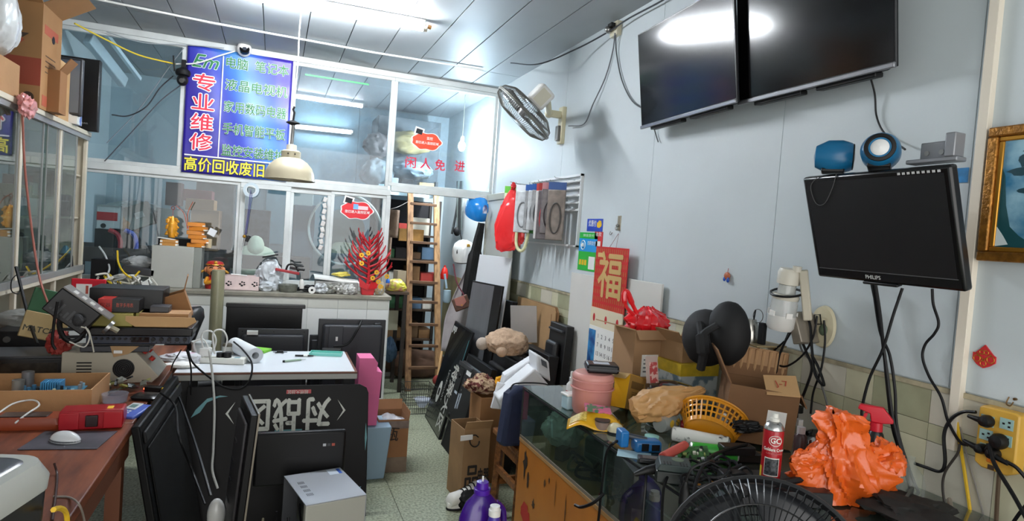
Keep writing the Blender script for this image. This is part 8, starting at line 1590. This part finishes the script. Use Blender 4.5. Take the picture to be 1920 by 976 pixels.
for i in range(4): MB().bx(.07, .13, -.016, -.012, h*.55+.08*i, h*.556+.08*i).build('slot', BLACK, t)
t = T('computer_tower', 'silver open-sided computer case with vents and a blue-white sticker on top', 'computer', (.275, 2.87, 0), -1.33)
cw, cd2, ch = .345, .265, .42; SV = M('a4a8ae', .35, .3)
MB().bx(-cw/2, cw/2, -cd2/2, cd2/2, ch-.004, ch).bx(-cw/2, cw/2, cd2/2-.004, cd2/2, .01, ch-.004).bx(-cw/2, cw/2, -cd2/2, cd2/2, .006, .012).build('case_shell', SV, t)
MB().bx(cw/2-.03, cw/2, -cd2/2, cd2/2, .01, ch-.004).build('case_front', M('a9a99f', .4), t, bev=.004); MB().bx(-cw/2, -cw/2+.006, -cd2/2+.0, cd2/2-.005, .012, ch-.005).build('rear_panel', M('6a6c70', .4, .5), t)
MB().bx(-cw/2+.01, cw/2-.035, cd2/2-.04, cd2/2-.005, .02, ch-.01).build('motherboard', M('26302a', .5, ns=20, col2='4a4a42'), t); MB().bx(-.05, cw/2-.04, -cd2/2+.03, cd2/2-.05, ch-.15, ch-.02).build('drive_cage', M('2c2c2e', .4, n=.4, ns=14), t, bev=.003)
for i in range(4):
    mb = MB()
    for j in range(5): mb.bx(-.075+.045*i+.000, -.050+.045*i, -.10+.006*j, -.097+.006*j, ch, ch+.0008)
    o = mb.build('vent_group', M('4a4c50', .5), t); o['kind'] = 'stuff'
MB().bx(-.16, -.10, .06, .12, ch, ch+.0007).build('sticker', M('c9d4e0', .4), t); MB().bx(-.16, -.10, .105, .12, ch+.0007, ch+.0012).build('sticker_stripe', BLUE, t)
random.seed(60)
for i in range(5): cable(['first', 'second', 'third', 'fourth', 'fifth'][i]+' loose cable of the tangle from the left beside the open computer case', [(-.0+.05*i+random.uniform(-.03, .03), 2.75+random.uniform(-.15, .1), .02+random.uniform(0, .35)) for _ in range(5)], .005, random.choice(['141416', '3a3832', '6a6450']))
S('white_mouse', 'white rounded mouse-like object hanging beside the edge-on television', 'mouse', MB().ball((0, 0, 0), (.035, .03, .07), 20), M('c9c9c6', .25, coat=.4), W(405, 965, Y=2.75))
S('cable_pile', 'dark heap of cords on the floor under the open computer case', 'cords', crumple((.25, .2, .05), 190, .4, 5, 4, flat=-.045), M('151412', .7, n=.5, ns=30), (.02, 2.62, .048))
# ============================================================ small fittings belong to the part they sit on
SUB = {'door_edge': 'glass_door', 'lens': 'lens_face', 'cone': 'speaker_ring', 'vent_slot': ('upper_shell', 'unit_body', 'device_case'), 'tooth': 'comb_spine', 'core': 'roll', 'label_mark': 'label_plate', 'label_print': 'address_label', 'clasp': 'flap', 'button': ('control_box', 'lid_rim'), 'laces': 'upper', 'lace': 'upper', 'side_patch': 'upper', 'outsole': 'sole', 'sticker_stripe': 'sticker', 'red_mark': 'note', 'round_print_hole': 'round_print', 'emblem_mark': 'ring_emblem', 'display': ('white_top', 'display_none'), 'yellow_mark': 'backing', 'latch': ('case_body', 'bin_body'), 'grille_ring': 'fan_opening', 'eyebrow': 'head', 'eye': 'head', 'nose': 'head', 'mouth': 'head', 'ear': 'head', 'beard': 'head', 'vent': 'helmet_shell', 'decal': 'helmet_shell', 'bolt': 'bracket_body', 'pin': 'plug_body', 'screw_hole': 'back_cover', 'screw_dot': 'rear_bulge', 'recess': 'rear_bulge', 'feature_mark': 'casing', 'bezel_line': 'casing', 'label_stripe': 'rating_label', 'fan_hub': 'front_guard_none', 'coral_branch': 'trunk', 'heat_fin': 'board', 'component': 'board', 'connector': 'board', 'key': 'device_body', 'drawer_knob': 'drawer', 'vent_hole': 'lamp_shade', 'white_logo': 'centre_column'}
base = lambda n: n.split('.')[0]
for top in [o for o in D.objects if o.parent is None and o.type == 'EMPTY']:
    ch = [c for c in D.objects if c.parent is top] if False else list(top.children)
    byn = {}
    for c in ch: byn.setdefault(base(c.name), []).append(c)
    for a, bs in SUB.items():
        if a not in byn: continue
        for b in ((bs,) if isinstance(bs, str) else bs):
            if b in byn and not any(c.children for c in byn[a]):
                for i, c in enumerate(byn[a]): c.parent = byn[b][min(i*len(byn[b])//len(byn[a]), len(byn[b])-1)]
                break
